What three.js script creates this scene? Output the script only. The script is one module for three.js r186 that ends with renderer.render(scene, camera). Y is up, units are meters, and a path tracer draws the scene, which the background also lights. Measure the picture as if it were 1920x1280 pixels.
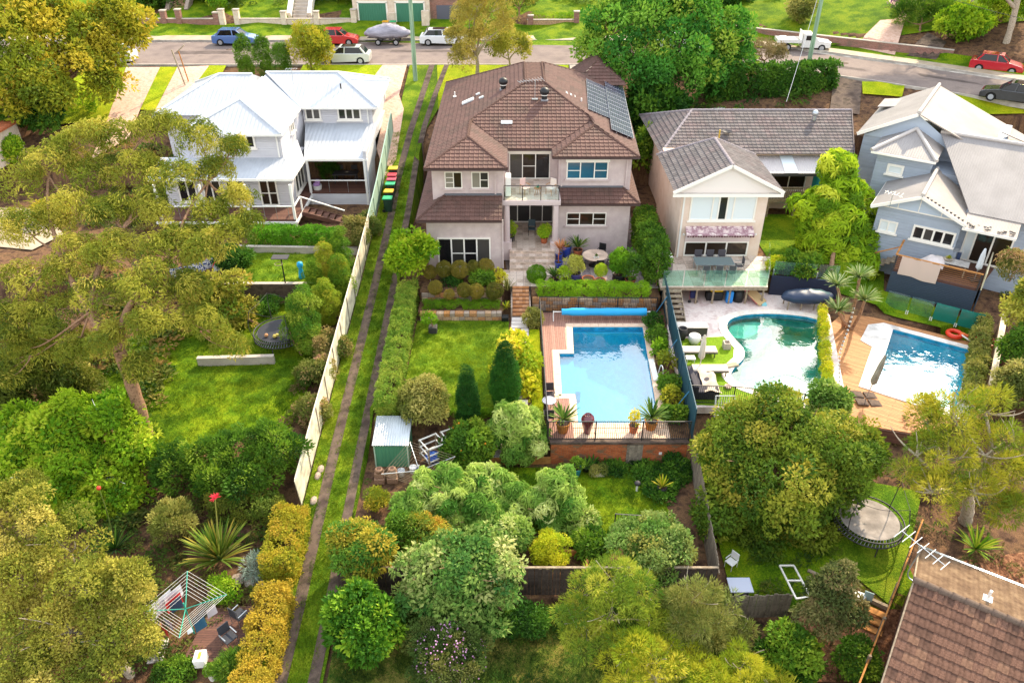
import * as THREE from 'three';
import { mergeGeometries } from 'three/addons/utils/BufferGeometryUtils.js';
import { TessellateModifier } from 'three/addons/modifiers/TessellateModifier.js';
import { RoundedBoxGeometry } from 'three/addons/geometries/RoundedBoxGeometry.js';

const scene = new THREE.Scene();
// drone camera, 24.4 m above the pool deck, looking 33 degrees down
const camera = new THREE.PerspectiveCamera(47.635, 1024 / 682, 0.5, 600);
camera.position.set(0, 24.4, 0);
camera.rotation.x = -33 * Math.PI / 180;
// sky and sun: sun behind and to the right, 37 degrees up
const sunDir = new THREE.Vector3();
{ const az = 33 * Math.PI / 180, el = 37 * Math.PI / 180; sunDir.set(Math.sin(az) * Math.cos(el), Math.sin(el), -Math.cos(az) * Math.cos(el)); }
{ // hazy bright morning sky with the sun's aureole
  const w = 512, h = 256, d = new Float32Array(w * h * 4), v = new THREE.Vector3();
  for (let j = 0; j < h; j++) for (let i = 0; i < w; i++) {
    const el = ((j + 0.5) / h - 0.5) * Math.PI, az = ((i + 0.5) / w - 0.5) * 2 * Math.PI; v.set(Math.cos(el) * Math.cos(az), Math.sin(el), Math.cos(el) * Math.sin(az));
    const t = Math.pow(Math.max(0, Math.sin(el)), 0.45), a = Math.acos(Math.min(1, v.dot(sunDir))) * 180 / Math.PI, g = 9 * Math.exp(-a / 5) + 2.2 * Math.exp(-a / 16), k = (j * w + i) * 4;
    d[k] = 1.42 + (0.8 - 1.42) * t + g; d[k + 1] = 1.36 + (0.92 - 1.36) * t + g * 0.9; d[k + 2] = 1.22 + (1.1 - 1.22) * t + g * 0.74; d[k + 3] = 1;
  }
  const sky = new THREE.DataTexture(d, w, h, THREE.RGBAFormat, THREE.FloatType); sky.mapping = THREE.EquirectangularReflectionMapping; sky.magFilter = sky.minFilter = THREE.LinearFilter; sky.needsUpdate = true;
  scene.background = sky; scene.environment = sky;
}
const sun = new THREE.DirectionalLight(new THREE.Color(1, 0.84, 0.6), 4.4);
sun.position.copy(sunDir).multiplyScalar(120).add(new THREE.Vector3(0, 0, -45)); sun.target.position.set(0, 0, -45);
sun.castShadow = true; sun.shadow.radius = 2; sun.shadow.mapSize.set(4096, 4096);
Object.assign(sun.shadow.camera, { left: -70, right: 70, top: 70, bottom: -70, near: 1, far: 260 });
scene.add(sun, sun.target);
const renderer = new THREE.WebGLRenderer({ antialias: true });
renderer.setSize(1024, 682); renderer.shadowMap.enabled = true;
renderer.toneMapping = THREE.LinearToneMapping; renderer.toneMappingExposure = 1.7;

// ---------- helpers ----------
let seed = 12345;
const rnd = () => { seed |= 0; seed = seed + 0x6D2B79F5 | 0; let t = Math.imul(seed ^ seed >>> 15, 1 | seed); t = t + Math.imul(t ^ t >>> 7, 61 | t) ^ t; return ((t ^ t >>> 14) >>> 0) / 4294967296; };
const rr = (a, b) => a + (b - a) * rnd();
const pick = a => a[Math.floor(rnd() * a.length)];
const lerp = (a, b, t) => a + (b - a) * t, clamp = (v, a, b) => Math.min(b, Math.max(a, v));
const V3 = (x, y, z) => new THREE.Vector3(x, y, z);
const taken = {};
function numbered(n) { const k = taken[n] = (taken[n] ?? -1) + 1; return k ? n + '_' + String(k).padStart(3, '0') : n; }
function tag(o, label, category, group) { o.userData.label = label; o.userData.category = category; if (group) o.userData.group = group; return o; }
function thing(name, label, category, [x, y, z] = [0, 0, 0], turn = 0, group) {
  const o = new THREE.Group(); o.name = numbered(name); o.position.set(x, y, z); o.rotation.y = turn; scene.add(o);
  return tag(o, label, category, group);
}
function merged(g) { if (!Array.isArray(g)) return g; if (g.length === 1) return g[0]; return mergeGeometries(g.map(q => { q = q.index ? q.toNonIndexed() : q; for (const k of Object.keys(q.attributes)) if (!['position', 'normal', 'uv'].includes(k)) q.deleteAttribute(k); return q; })); }
function mesh(name, g, m, parent = scene, extra) {
  const o = new THREE.Mesh(merged(g), m); o.castShadow = o.receiveShadow = true;
  o.name = parent === scene ? numbered(name) : name; parent.add(o); if (extra) Object.assign(o.userData, extra); return o;
}
const each = (name, gs, m, parent, extra) => gs.forEach(g => mesh(name, g, m, parent, extra));
function part(name, parent, p = [0, 0, 0], turn = 0) { const o = new THREE.Group(); o.name = name; o.position.set(...p); o.rotation.y = turn; parent.add(o); return o; }
function struct(name, g, m) { const o = mesh(name, g, m); o.userData.kind = 'structure'; return o; }
function copyOf(o, [x, y, z], turn, label) { const c = o.clone(); c.name = numbered(o.name.replace(/_\d{3}$/, '')); c.userData = { ...o.userData }; c.position.set(x, y, z); c.rotation.y = turn; if (label) c.userData.label = label; scene.add(c); return c; }
// uv in metres by the dominant axis of each face
function muv(g) {
  g = g.index ? g.toNonIndexed() : g; const p = g.attributes.position, uv = new Float32Array(p.count * 2), a = V3(), b = V3(), c = V3();
  for (let i = 0; i < p.count; i += 3) {
    a.fromBufferAttribute(p, i); b.fromBufferAttribute(p, i + 1).sub(a); c.fromBufferAttribute(p, i + 2).sub(a); b.cross(c);
    const x = Math.abs(b.x), y = Math.abs(b.y), z = Math.abs(b.z);
    for (let k = i; k < i + 3; k++) {
      const X = p.getX(k), Y = p.getY(k), Z = p.getZ(k);
      const [u, v] = y >= x && y >= z ? [X, Z] : x >= z ? [Z, Y] : [X, Y]; uv[2 * k] = u; uv[2 * k + 1] = v;
    }
  }
  g.setAttribute('uv', new THREE.BufferAttribute(uv, 2)); return g;
}
const bx = (w, h, d, x = 0, y = 0, z = 0, ry = 0) => { const g = new THREE.BoxGeometry(w, h, d); if (ry) g.rotateY(ry); g.translate(x, y, z); return muv(g); };
// box given by its bottom centre
const bb = (w, h, d, x = 0, y = 0, z = 0, ry = 0) => bx(w, h, d, x, y + h / 2, z, ry);
const rb = (w, h, d, x, y, z, r = 0.02, ry = 0) => { const g = new RoundedBoxGeometry(w, h, d, 2, Math.min(r, w / 2.1, h / 2.1, d / 2.1)); if (ry) g.rotateY(ry); g.translate(x, y, z); return g; };
const cyl = (r0, r1, h, x = 0, y = 0, z = 0, n = 12) => { const g = new THREE.CylinderGeometry(r1, r0, h, n); g.translate(x, y + h / 2, z); return g; };
const sph = (r, x = 0, y = 0, z = 0, n = 12) => { const g = new THREE.SphereGeometry(r, n, Math.ceil(n * 0.7)); g.translate(x, y, z); return g; };
const lathe = (pts, n = 18, x = 0, y = 0, z = 0) => { const g = new THREE.LatheGeometry(pts.map(p => new THREE.Vector2(p[0], p[1])), n); g.translate(x, y, z); return g; };
function bar(a, b, r, n = 6, r2 = r) { // round bar between two points
  const A = V3(...a), B = V3(...b), d = B.clone().sub(A), l = d.length(), g = new THREE.CylinderGeometry(r2, r, l, n); g.translate(0, l / 2, 0);
  g.applyQuaternion(new THREE.Quaternion().setFromUnitVectors(V3(0, 1, 0), d.normalize())); g.translate(A.x, A.y, A.z); return g;
}
function beam(a, b, w, h) { // square bar between two points
  const A = V3(...a), B = V3(...b), d = B.clone().sub(A), l = d.length(), g = new THREE.BoxGeometry(w, h, l); g.translate(0, 0, l / 2);
  const m = new THREE.Matrix4().lookAt(B, A, Math.abs(d.y) > 0.98 * l ? V3(1, 0, 0) : V3(0, 1, 0)); g.applyMatrix4(m); g.translate(A.x, A.y, A.z); return muv(g);
}
function tube(pts, r, n = 5, seg) { return new THREE.TubeGeometry(new THREE.CatmullRomCurve3(pts.map(p => V3(...p))), seg || pts.length * 4, r, n); }
// vertical prism over a plan polygon [[x,z],...]
function prism(pts, y0, y1) {
  const s = new THREE.Shape(pts.map(p => new THREE.Vector2(p[0], -p[1]))); const g = new THREE.ExtrudeGeometry(s, { depth: y1 - y0, bevelEnabled: false });
  g.rotateX(-Math.PI / 2); g.translate(0, y0, 0); return muv(g);
}
function prismHoles(pts, holes, y0, y1) {
  const s = new THREE.Shape(pts.map(p => new THREE.Vector2(p[0], -p[1]))); for (const h of holes) s.holes.push(new THREE.Path(h.map(p => new THREE.Vector2(p[0], -p[1]))));
  const g = new THREE.ExtrudeGeometry(s, { depth: y1 - y0, bevelEnabled: false, curveSegments: 24 }); g.rotateX(-Math.PI / 2); g.translate(0, y0, 0); return muv(g);
}
function poly3(pts) { // flat polygon fan through 3-D points
  const p = [], uv = []; for (let i = 1; i < pts.length - 1; i++) for (const q of [pts[0], pts[i], pts[i + 1]]) p.push(...q);
  const g = new THREE.BufferGeometry(); g.setAttribute('position', new THREE.Float32BufferAttribute(p, 3)); g.setAttribute('uv', new THREE.Float32BufferAttribute(new Array(p.length / 3 * 2).fill(0), 2)); g.computeVertexNormals(); return muv(g);
}
// ---------- tileable noise and textures ----------
const hsh = (x, y, s) => { let h = Math.imul(x, 374761393) + Math.imul(y, 668265263) + Math.imul(s, 1442695041) | 0; h = Math.imul(h ^ h >>> 13, 1274126177); return ((h ^ h >>> 16) >>> 0) / 4294967296; };
function pn(x, y, per, s) { const xi = Math.floor(x), yi = Math.floor(y); let fx = x - xi, fy = y - yi; fx = fx * fx * (3 - 2 * fx); fy = fy * fy * (3 - 2 * fy); const m = v => ((v % per) + per) % per; const a = hsh(m(xi), m(yi), s), b = hsh(m(xi + 1), m(yi), s), c = hsh(m(xi), m(yi + 1), s), d = hsh(m(xi + 1), m(yi + 1), s); return lerp(lerp(a, b, fx), lerp(c, d, fx), fy); }
function fbm(u, v, f, oct, s) { let t = 0, a = 0.5, n = 0; for (let i = 0; i < oct; i++) { t += a * pn(u * f, v * f, f, s + i); n += a; a *= 0.55; f *= 2; } return t / n; }
const noise2 = (x, y, s = 7) => fbm(((x / 64) % 1 + 1) % 1, ((y / 64) % 1 + 1) % 1, 16, 3, s);
function tex(n, metres, fn, srgb = true) { // fn(u,v) -> [r,g,b] 0..1 (sRGB) ; repeats every `metres`
  const d = new Uint8Array(n * n * 4); for (let j = 0; j < n; j++) for (let i = 0; i < n; i++) { const c = fn(i / n, j / n), k = (j * n + i) * 4; d[k] = clamp(c[0], 0, 1) * 255; d[k + 1] = clamp(c[1], 0, 1) * 255; d[k + 2] = clamp(c[2], 0, 1) * 255; d[k + 3] = 255; }
  const t = new THREE.DataTexture(d, n, n); t.wrapS = t.wrapT = THREE.RepeatWrapping; t.magFilter = THREE.LinearFilter; t.minFilter = THREE.LinearMipmapLinearFilter; t.generateMipmaps = true;
  const [mx, my] = Array.isArray(metres) ? metres : [metres, metres]; t.repeat.set(1 / mx, 1 / my); if (srgb) t.colorSpace = THREE.SRGBColorSpace; t.needsUpdate = true; return t;
}
const hex = h => [1, 3, 5].map(i => parseInt(h.slice(i, i + 2), 16) / 255);
const mixc = (a, b, t) => a.map((v, i) => v + (b[i] - v) * t);
const mat = (o) => new THREE.MeshPhysicalMaterial({ specularIntensity: (o.roughness ?? 1) > 0.8 ? 0.25 : 0.8, ...o });
const plain = (c, rough = 0.7, metal = 0) => new THREE.MeshStandardMaterial({ color: c, roughness: rough, metalness: metal });
// mottled colour between palette entries, with optional bump; two-colour mottles share a few grey grain textures
const grains = {}, withRepeat = (t, m) => { const c = t.clone(); c.repeat.set(1 / m, 1 / m); c.needsUpdate = true; return c; };
function grain(k) { return grains[k] ??= tex(256, 1, (u, v) => { const a = clamp((fbm(u, v, [8, 16, 6][k], 5, 200 + k) - 0.5) * 1.7 + 0.5, 0, 1), b = hsh(Math.floor(u * 256), Math.floor(v * 256), 77 + k), q = 0.66 + 0.26 * a + 0.08 * b; return [q, q, q]; }); }
const bumps = {}; function grainBump(k) { return bumps[k] ??= tex(256, 1, (u, v) => { const t = fbm(u, v, k ? 24 : 10, 5, 300 + k) * 0.6 + hsh(Math.floor(u * 256), Math.floor(v * 256), 88) * 0.4; return [t, t, t]; }, false); }
function mottle(cols, metres, { f = 8, oct = 5, s = 1, n = 256, contrast = 1.6, speck = 0.1, rough = 0.85, bump = 0 } = {}) {
  const C = cols.map(hex), o = { roughness: rough };
  if (cols.length === 2) { o.color = new THREE.Color(cols[0]).lerp(new THREE.Color(cols[1]), 0.5).multiplyScalar(1.45); o.map = withRepeat(grain(s % 3), metres * rr(1.1, 1.5)); o.map.offset.set(rnd(), rnd()); }
  else o.map = tex(n, metres, (u, v) => { let t = clamp((fbm(u, v, f, oct, s) - 0.5) * contrast + 0.5, 0, 0.999) * (C.length - 1); const i = Math.floor(t); let c = mixc(C[i], C[i + 1], t - i); const k = 1 + (hsh(Math.floor(u * n), Math.floor(v * n), s + 99) - 0.5) * 2 * speck; return c.map(q => q * k); });
  if (bump) { o.bumpMap = withRepeat(grainBump(f > 12 ? 1 : 0), metres); o.bumpScale = bump; }
  return mat(o);
}
const ZN = {"kerb":[[-200,-73.6],[15,-73.6],[22,-72],[28.7,-69.9],[33,-66.5],[38,-62.8],[46,-56],[90,-30]],"base":[[-260,60],[-130,17],[-108,11.8],[-96,9.4],[-89,8.2],[-88,8.0],[-87.5,7.3],[-83.6,7.1],[-83.4,6.9],[-73.7,6.9],[-73.5,7],[-63,4.6],[-52,2.0],[-45,0.9],[-41,0.4],[-29,-0.9],[-21,-2.0],[-10,-3],[20,-4],[90,-6]],"pads":[[2.45,7.95,-39.3,-29.75,-2.3,-2.3],[11.4,18.3,-40.0,-31.6,-2.0,-2.0],[19.4,26.6,-38.9,-31.4,-2.0,-2.0],[-7.2,8.8,-60,-42.6,0.98,0.98],[-7.2,1.66,-42.6,-31.1,-0.12,-0.12],[1.66,8.8,-42.6,-28.9,-0.04,-0.04],[-7.2,1.66,-31.1,-29.6,-0.2,-1.3],[-7.2,1.66,-29.6,-24,-1.35,-1.45],[1.66,8.8,-28.9,-24,-1.4,-1.45],[-7.2,8.8,-24,-21.2,-1.6,-1.8],[-40,-9.8,-58,-46.6,1.1,1.1],[-40,-9.8,-46.6,-42.3,1.15,1.15],[-40,-9.8,-42.3,-27,0.1,-0.7],[8.8,19,-43.6,-31.3,0.25,0.25],[8.8,22.5,-58,-43.6,1.6,1.6],[8.8,17.2,-31.3,-30,0.2,-0.6],[8.8,17.2,-30,-20,-0.9,-2.0],[19,60,-60,-41,0.5,0.4],[17.2,60,-41,-29.8,0.0,0.0]]};
const tab = (t, v) => { if (v <= t[0][0]) return t[0][1]; for (let i = 1; i < t.length; i++) if (v <= t[i][0]) return t[i - 1][1] + (t[i][1] - t[i - 1][1]) * (v - t[i - 1][0]) / (t[i][0] - t[i - 1][0]); return t[t.length - 1][1]; };
function T(x, z) { // height of the ground
  for (const [x0, x1, z0, z1, a, b] of ZN.pads) if (x >= x0 && x <= x1 && z >= z0 && z <= z1) return a + (b - a) * (z - z0) / (z1 - z0);
  const w = clamp((-z - 40) / 25, 0, 1); return tab(ZN.base, z - (tab(ZN.kerb, x) + 73.6) * w);
}
function drape(pts, off, edge = 0.8) { // sheet over a plan polygon, laid on the ground
  let g = new THREE.ShapeGeometry(new THREE.Shape(pts.map(p => new THREE.Vector2(p[0], -p[1])))); g = g.toNonIndexed(); g.deleteAttribute('normal'); g.deleteAttribute('uv');
  g = new TessellateModifier(edge, 9).modify(g); const p = g.attributes.position, uv = [], nn = [];
  for (let i = 0; i < p.count; i++) { const x = p.getX(i), z = -p.getY(i); p.setXYZ(i, x, T(x, z) + off, z); uv.push(x, z); }
  g.setAttribute('uv', new THREE.Float32BufferAttribute(uv, 2)); g.computeVertexNormals(); return g;
}
function tinted(g, fn) { const p = g.attributes.position, c = []; for (let i = 0; i < p.count; i++) c.push(...fn(p.getX(i), p.getZ(i))); g.setAttribute('color', new THREE.Float32BufferAttribute(c, 3)); return g; }
function ribbon(line, w0, w1, off) { // strip along [[x,z],...] from lateral offset w0 to w1
  const l = []; for (let i = 0; i < line.length - 1; i++) { const [a, b] = [line[i], line[i + 1]], n = Math.max(1, Math.ceil(Math.hypot(b[0] - a[0], b[1] - a[1]) / 0.7)); for (let k = 0; k < n; k++) l.push([lerp(a[0], b[0], k / n), lerp(a[1], b[1], k / n)]); } l.push(line[line.length - 1]);
  const p = [], uv = [], ix = []; let s = 0;
  l.forEach((q, i) => { const a = l[Math.max(0, i - 1)], b = l[Math.min(l.length - 1, i + 1)], d = [b[0] - a[0], b[1] - a[1]], m = Math.hypot(...d); if (i) s += Math.hypot(q[0] - l[i - 1][0], q[1] - l[i - 1][1]); for (const w of [w0, w1]) { const x = q[0] - d[1] / m * w, z = q[1] + d[0] / m * w; p.push(x, T(x, z) + off, z); uv.push(w, s); } if (i) { const k = i * 2; ix.push(k - 2, k, k - 1, k - 1, k, k + 1); } });
  const g = new THREE.BufferGeometry(); g.setAttribute('position', new THREE.Float32BufferAttribute(p, 3)); g.setAttribute('uv', new THREE.Float32BufferAttribute(uv, 2)); g.setIndex(ix); g.computeVertexNormals(); return g.toNonIndexed();
}
// ---------- materials ----------
const M = {};
const grassTex = (a, b, c, s) => tex(512, 5, (u, v) => { const f = fbm(u, v, 6, 5, s), g = fbm(u, v, 90, 2, s + 3); let k = clamp((f - 0.5) * 2 + 0.5 + (g - 0.5) * 1.1, 0, 1); const d = hsh(Math.floor(u * 512), Math.floor(v * 512), s); return (k < 0.5 ? mixc(hex(a), hex(b), k * 2) : mixc(hex(b), hex(c), k * 2 - 1)).map(q => q * (0.72 + 0.5 * d)); });
const grassBump = tex(256, 1.3, (u, v) => { const t = fbm(u, v, 40, 3, 4); return [t, t, t]; }, false);
const grassMat = (a, b, c, s) => mat({ map: grassTex(a, b, c, s), roughness: 0.95, bumpMap: grassBump, bumpScale: 0.05, vertexColors: true });
M.lawn = grassMat('#4a680e', '#647e14', '#829222', 11);
M.lawnDeep = grassMat('#446408', '#5e7c0c', '#7e9014', 21);
M.lawnLime = grassMat('#84960c', '#9ca810', '#b2b420', 31);
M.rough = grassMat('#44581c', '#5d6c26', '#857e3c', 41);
M.turf = mottle(['#5e7c14', '#6c8a16', '#7c961e'], 2, { f: 30, n: 256, speck: 0.2, s: 7, bump: 0.01 });
M.soil = mottle(['#3c2c22', '#5a4334', '#75583f', '#4a3a2a'], 4, { f: 12, n: 512, speck: 0.35, s: 3, bump: 0.04, rough: 1 });
M.mulch = mottle(['#4c3226', '#7c543c', '#a87c5c'], 2.5, { f: 24, n: 512, speck: 0.4, s: 4, bump: 0.04, rough: 1 });
M.asphalt = mottle(['#6c605b', '#796c67', '#84766f', '#70645e'], 9, { f: 6, n: 512, speck: 0.12, s: 5, contrast: 1.4, bump: 0.006, rough: 0.9 });
M.concrete = mottle(['#a89c90', '#b8aca0', '#c6bbae'], 5, { f: 6, n: 256, speck: 0.08, s: 6, rough: 0.85 });
M.paleConcrete = mottle(['#98876f', '#a6957e', '#b2a18a'], 4, { f: 6, n: 256, speck: 0.06, s: 8, rough: 0.8 });
M.darkConcrete = mottle(['#4a3e38', '#5c4e46', '#6c5c50', '#463c34'], 5, { f: 8, n: 512, speck: 0.16, s: 9, contrast: 2, bump: 0.01, rough: 0.9 });
M.pinkPaving = mottle(['#c39a86', '#d3ad98', '#dcbca8'], 3, { f: 20, n: 256, speck: 0.12, s: 10, bump: 0.01 });
M.patchwork = mottle(['#5a504c', '#6a5e5a'], 3, { s: 14, rough: 0.92 });
M.kerb = mottle(['#aaa298', '#bdb4a8'], 3, { n: 128, s: 12 });
const patch = (s, lo = 0.84, hi = 1.12, warm = 0.3) => (x, z) => { const n = noise2(x * 1.3, z * 1.3, s), k = lerp(lo, hi, clamp((n - 0.3) * 2.4, 0, 1)), w = (noise2(x * 2.9 + 9, z * 2.9, s + 5) - 0.5) * warm; return [k * (1 + w), k, k * (1 - w)]; };
// ---------- ground sheet ----------
{
  const g = new THREE.PlaneGeometry(240, 260, 400, 520); g.rotateX(-Math.PI / 2); g.translate(0, 0, -75); const p = g.attributes.position, uv = g.attributes.uv;
  for (let i = 0; i < p.count; i++) { const x = p.getX(i), z = p.getZ(i); const lo = Math.min(T(x, z), T(x + 0.4, z), T(x - 0.4, z), T(x, z + 0.4), T(x, z - 0.4)); p.setY(i, lo - 0.05 + (noise2(x * 4, z * 4, 3) - 0.5) * 0.08); uv.setXY(i, x, z); }
  g.computeVertexNormals(); struct('ground', g, M.soil);
}
function lawn(name, pts, m, off = 0.03, s = 1, lo, hi) { return struct(name, tinted(drape(pts, off), patch(s, lo, hi)), m); }
const rect = (x0, x1, z0, z1) => [[x0, z0], [x1, z0], [x1, z1], [x0, z1]];
// ---------- street ----------
const kz = x => tab(ZN.kerb, x);
{
  const xs = []; for (let x = -95; x <= 64; x += 3) xs.push(x);
  const line = xs.map(x => [x, kz(x)]);
  const far = d => xs.map(x => [x, kz(x) - d]);
  const band = (d0, d1) => [...far(d0), ...far(d1).reverse()];
  struct('road', drape(band(0.05, 9.85), 0.02, 2), M.asphalt);
  struct('gutter', drape(band(9.5, 9.84), 0.03, 2), M.kerb);
  const kerb = (d0, d1, y) => { const g = []; for (let i = 0; i < xs.length - 1; i++) { const [a, b] = [xs[i], xs[i + 1]]; g.push(prism([[a, kz(a) - d0], [b, kz(b) - d0], [b, kz(b) - d1], [a, kz(a) - d1]], y - 0.4, y)); } return g; };
  const k1 = struct('kerb', kerb(-0.1, 0.05, 7.05), M.kerb), k2 = struct('kerb', kerb(9.86, 10.02, 7.14), M.kerb);
  struct('footpath', drape(band(10.05, 11.6), 0.03, 2), M.paleConcrete);
  lawn('verge', band(11.6, 14.2), M.lawnDeep, 0.03, 3);
  lawn('hillside', [[-95, -89], [60, -78], [60, -160], [-95, -160]], M.lawnDeep, 0.02, 4);
}
{ const q = (x, d, w, l) => [[x, kz(x) - d], [x + l, kz(x + l) - d - 0.1], [x + l - 0.2, kz(x + l) - d - w], [x + 0.1, kz(x) - d - w - 0.15]]; for (const [x, d, w, l] of [[-33, 4.5, 1.2, 6], [-12, 5.2, 0.9, 9], [6, 3.8, 1.4, 4.5], [-24, 2.2, 0.6, 3], [27, 4, 1.1, 5], [36, 5.5, 1.0, 4]]) struct('road_patch', drape(q(x, d, w, l), 0.026, 1.5), M.patchwork); for (const x of [-28, -3, 31]) { const m = struct('manhole_cover', cyl(0.34, 0.34, 0.02, x, T(x, kz(x) - 6.4) + 0.02, kz(x) - 6.4, 20), M.darkConcrete); } }
// verge lawns on the near side
lawn('verge', [[-6.9, -73.45], [5.2, -73.45], [4.6, -63], [-6, -63]], M.lawnLime, 0.03, 5);
lawn('verge', [[-19.2, -73.45], [-11.9, -73.45], [-12.6, -70.6], [-19.6, -68.4]], M.lawnLime, 0.03, 6);
lawn('verge', [[-31.51,-65.56], [-32.23,-73.05], [-30.66,-73.05], [-30.2,-65.41]], M.lawnLime, 0.04, 7);
lawn('verge', [[-28.02,-70.67], [-27.81,-73.33], [-26.25,-73.33], [-26.21,-70.67]], M.lawnLime, 0.04, 8);
lawn('verge', [[30.2,-68.09], [33.32,-66.79], [32.33,-64.74], [29.66,-66.2]], M.lawnLime, 0.03, 9);
lawn('verge', [[36.06,-64.12], [41.76,-60.7], [42.17,-60.01], [35.66,-61.45]], M.lawnLime, 0.03, 10);
lawn('front_lawn', [[-43.85,-72.84], [-35.35,-73.05], [-33.7,-63.95], [-40.26,-62.75]], M.lawnLime, 0.03, 12);
// left neighbour's driveways
struct('driveway', drape([[-35.35,-73.05], [-32.23,-73.05], [-31.51,-65.56], [-30.96,-61.19], [-32.8,-58.18], [-33.7,-63.95]], 0.02), M.pinkPaving);
struct('driveway', drape([[-30.66,-73.05], [-27.81,-73.33], [-28.02,-70.67], [-28.65,-64.79], [-30.2,-65.41]], 0.02), M.pinkPaving);
struct('driveway', drape([[-12.45,-73.46], [-9.66,-73.46], [-9.83,-68.07], [-9.18,-65.69], [-9.05,-58.18], [-9.63,-56.06], [-11.92,-63.53]], 0.025), M.pinkPaving);
struct('driveway', drape([[5.3, -73.5], [8.6, -73.5], [8.8, -62], [5, -62]], 0.02), M.concrete);
struct('driveway', drape([[28.37,-69.75], [30.2,-68.09], [28.53,-63.34], [26.35,-64.16]], 0.02), M.darkConcrete);
struct('driveway', drape([[33.83,-79.13], [36.3,-76.23], [39.93,-83.55], [42.11,-86.7], [39.72,-87.78], [37.21,-83.21]], 0.06), M.pinkPaving);
struct('driveway', drape([[37.28,-75.94], [39.28,-74.27], [41,-76.42], [40.26,-79.02]], 0.06), M.darkConcrete);
// laneway with two wheel tracks between the lots
lawn('laneway_grass', [[-9.62, -14], [-9.62, -62], [-9.4, -73.45], [-4.6, -73.45], [-6.2, -66], [-7.15, -62], [-7.15, -14]], M.lawn, 0.02, 13);
{
  const t1 = [[-8.75, -14], [-8.75, -30], [-8.7, -45], [-8.6, -56], [-8.3, -62], [-7.8, -68], [-7.35, -73.5]], t2 = [[-7.5, -14], [-7.5, -45], [-7.45, -58], [-7.2, -63], [-6.7, -68], [-6, -73.5]];
  struct('wheel_track', ribbon(t1, -0.25, 0.25, 0.05), M.darkConcrete); struct('wheel_track', ribbon(t2, -0.22, 0.22, 0.05), M.darkConcrete);
}
// back gardens
lawn('back_lawn', rect(-5.75, -0.2, -40.05, -31.15), M.lawn, 0.02, 14);
lawn('lower_lawn', [[-1.2, -28.4], [6.4, -28.2], [7.2, -25.5], [6.6, -24.1], [1.5, -24.1], [-1.5, -25]], M.lawnDeep, 0.02, 15);
lawn('neighbour_lawn', [[-17.62,-46.07], [-17.3,-47.16], [-13,-47.29], [-11.69,-42.31], [-16.84,-42.31]], M.lawn, 0.02, 16);
lawn('neighbour_lawn', [[-22.99,-32.97], [-22.71,-37.82], [-18.14,-42.31], [-12.92,-41.47], [-10.88,-34.81], [-11.2,-30.48], [-17.11,-28.57], [-21.87,-31.71]], M.lawnDeep, 0.02, 17);
lawn('side_lawn', rect(16.6, 21.5, -52, -44.2), M.lawnDeep, 0.02, 18);
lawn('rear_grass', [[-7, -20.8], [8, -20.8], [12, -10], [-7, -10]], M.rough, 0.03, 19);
lawn('rear_grass', [[9.1, -29.6], [17, -29.6], [17, -20.5], [9.1, -20.5]], M.lawnDeep, 0.03, 20);
struct('mulch_bed', drape([[10.69,-17.5], [11.77,-20.57], [13.74,-22.61], [16.33,-21.07], [13.72,-17.5]], 0.03), M.mulch);
struct('mulch_bed', drape([[14, -22], [40, -26], [40, -15], [14, -10]], 0.02), M.mulch);
// ---------- building library ----------
function plane2(pts) { // axes of a planar polygon whose first edge is the eave
  const P = pts.map(p => V3(...p)), o = P[0], u = P[1].clone().sub(o).normalize(); let n = V3();
  for (let i = 1; i < P.length - 1; i++) n.add(P[i].clone().sub(o).cross(P[i + 1].clone().sub(o))); n.normalize(); if (n.y < 0) n.negate();
  const v = n.clone().cross(u); if (v.y < 0) v.negate(); v.normalize();
  return { o, u, v, n, q: P.map(p => [p.clone().sub(o).dot(u), p.clone().sub(o).dot(v)]) };
}
function spanAt(q, v) { let lo = 1e9, hi = -1e9; for (let i = 0; i < q.length; i++) { const [a, b] = [q[i], q[(i + 1) % q.length]]; if (Math.abs(a[1] - v) < 1e-4) { lo = Math.min(lo, a[0]); hi = Math.max(hi, a[0]); } if ((a[1] - v) * (b[1] - v) < 0) { const t = (v - a[1]) / (b[1] - a[1]), u = a[0] + (b[0] - a[0]) * t; lo = Math.min(lo, u); hi = Math.max(hi, u); } } return hi < lo ? null : [lo, hi]; }
const M4 = () => new THREE.Matrix4();
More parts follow.
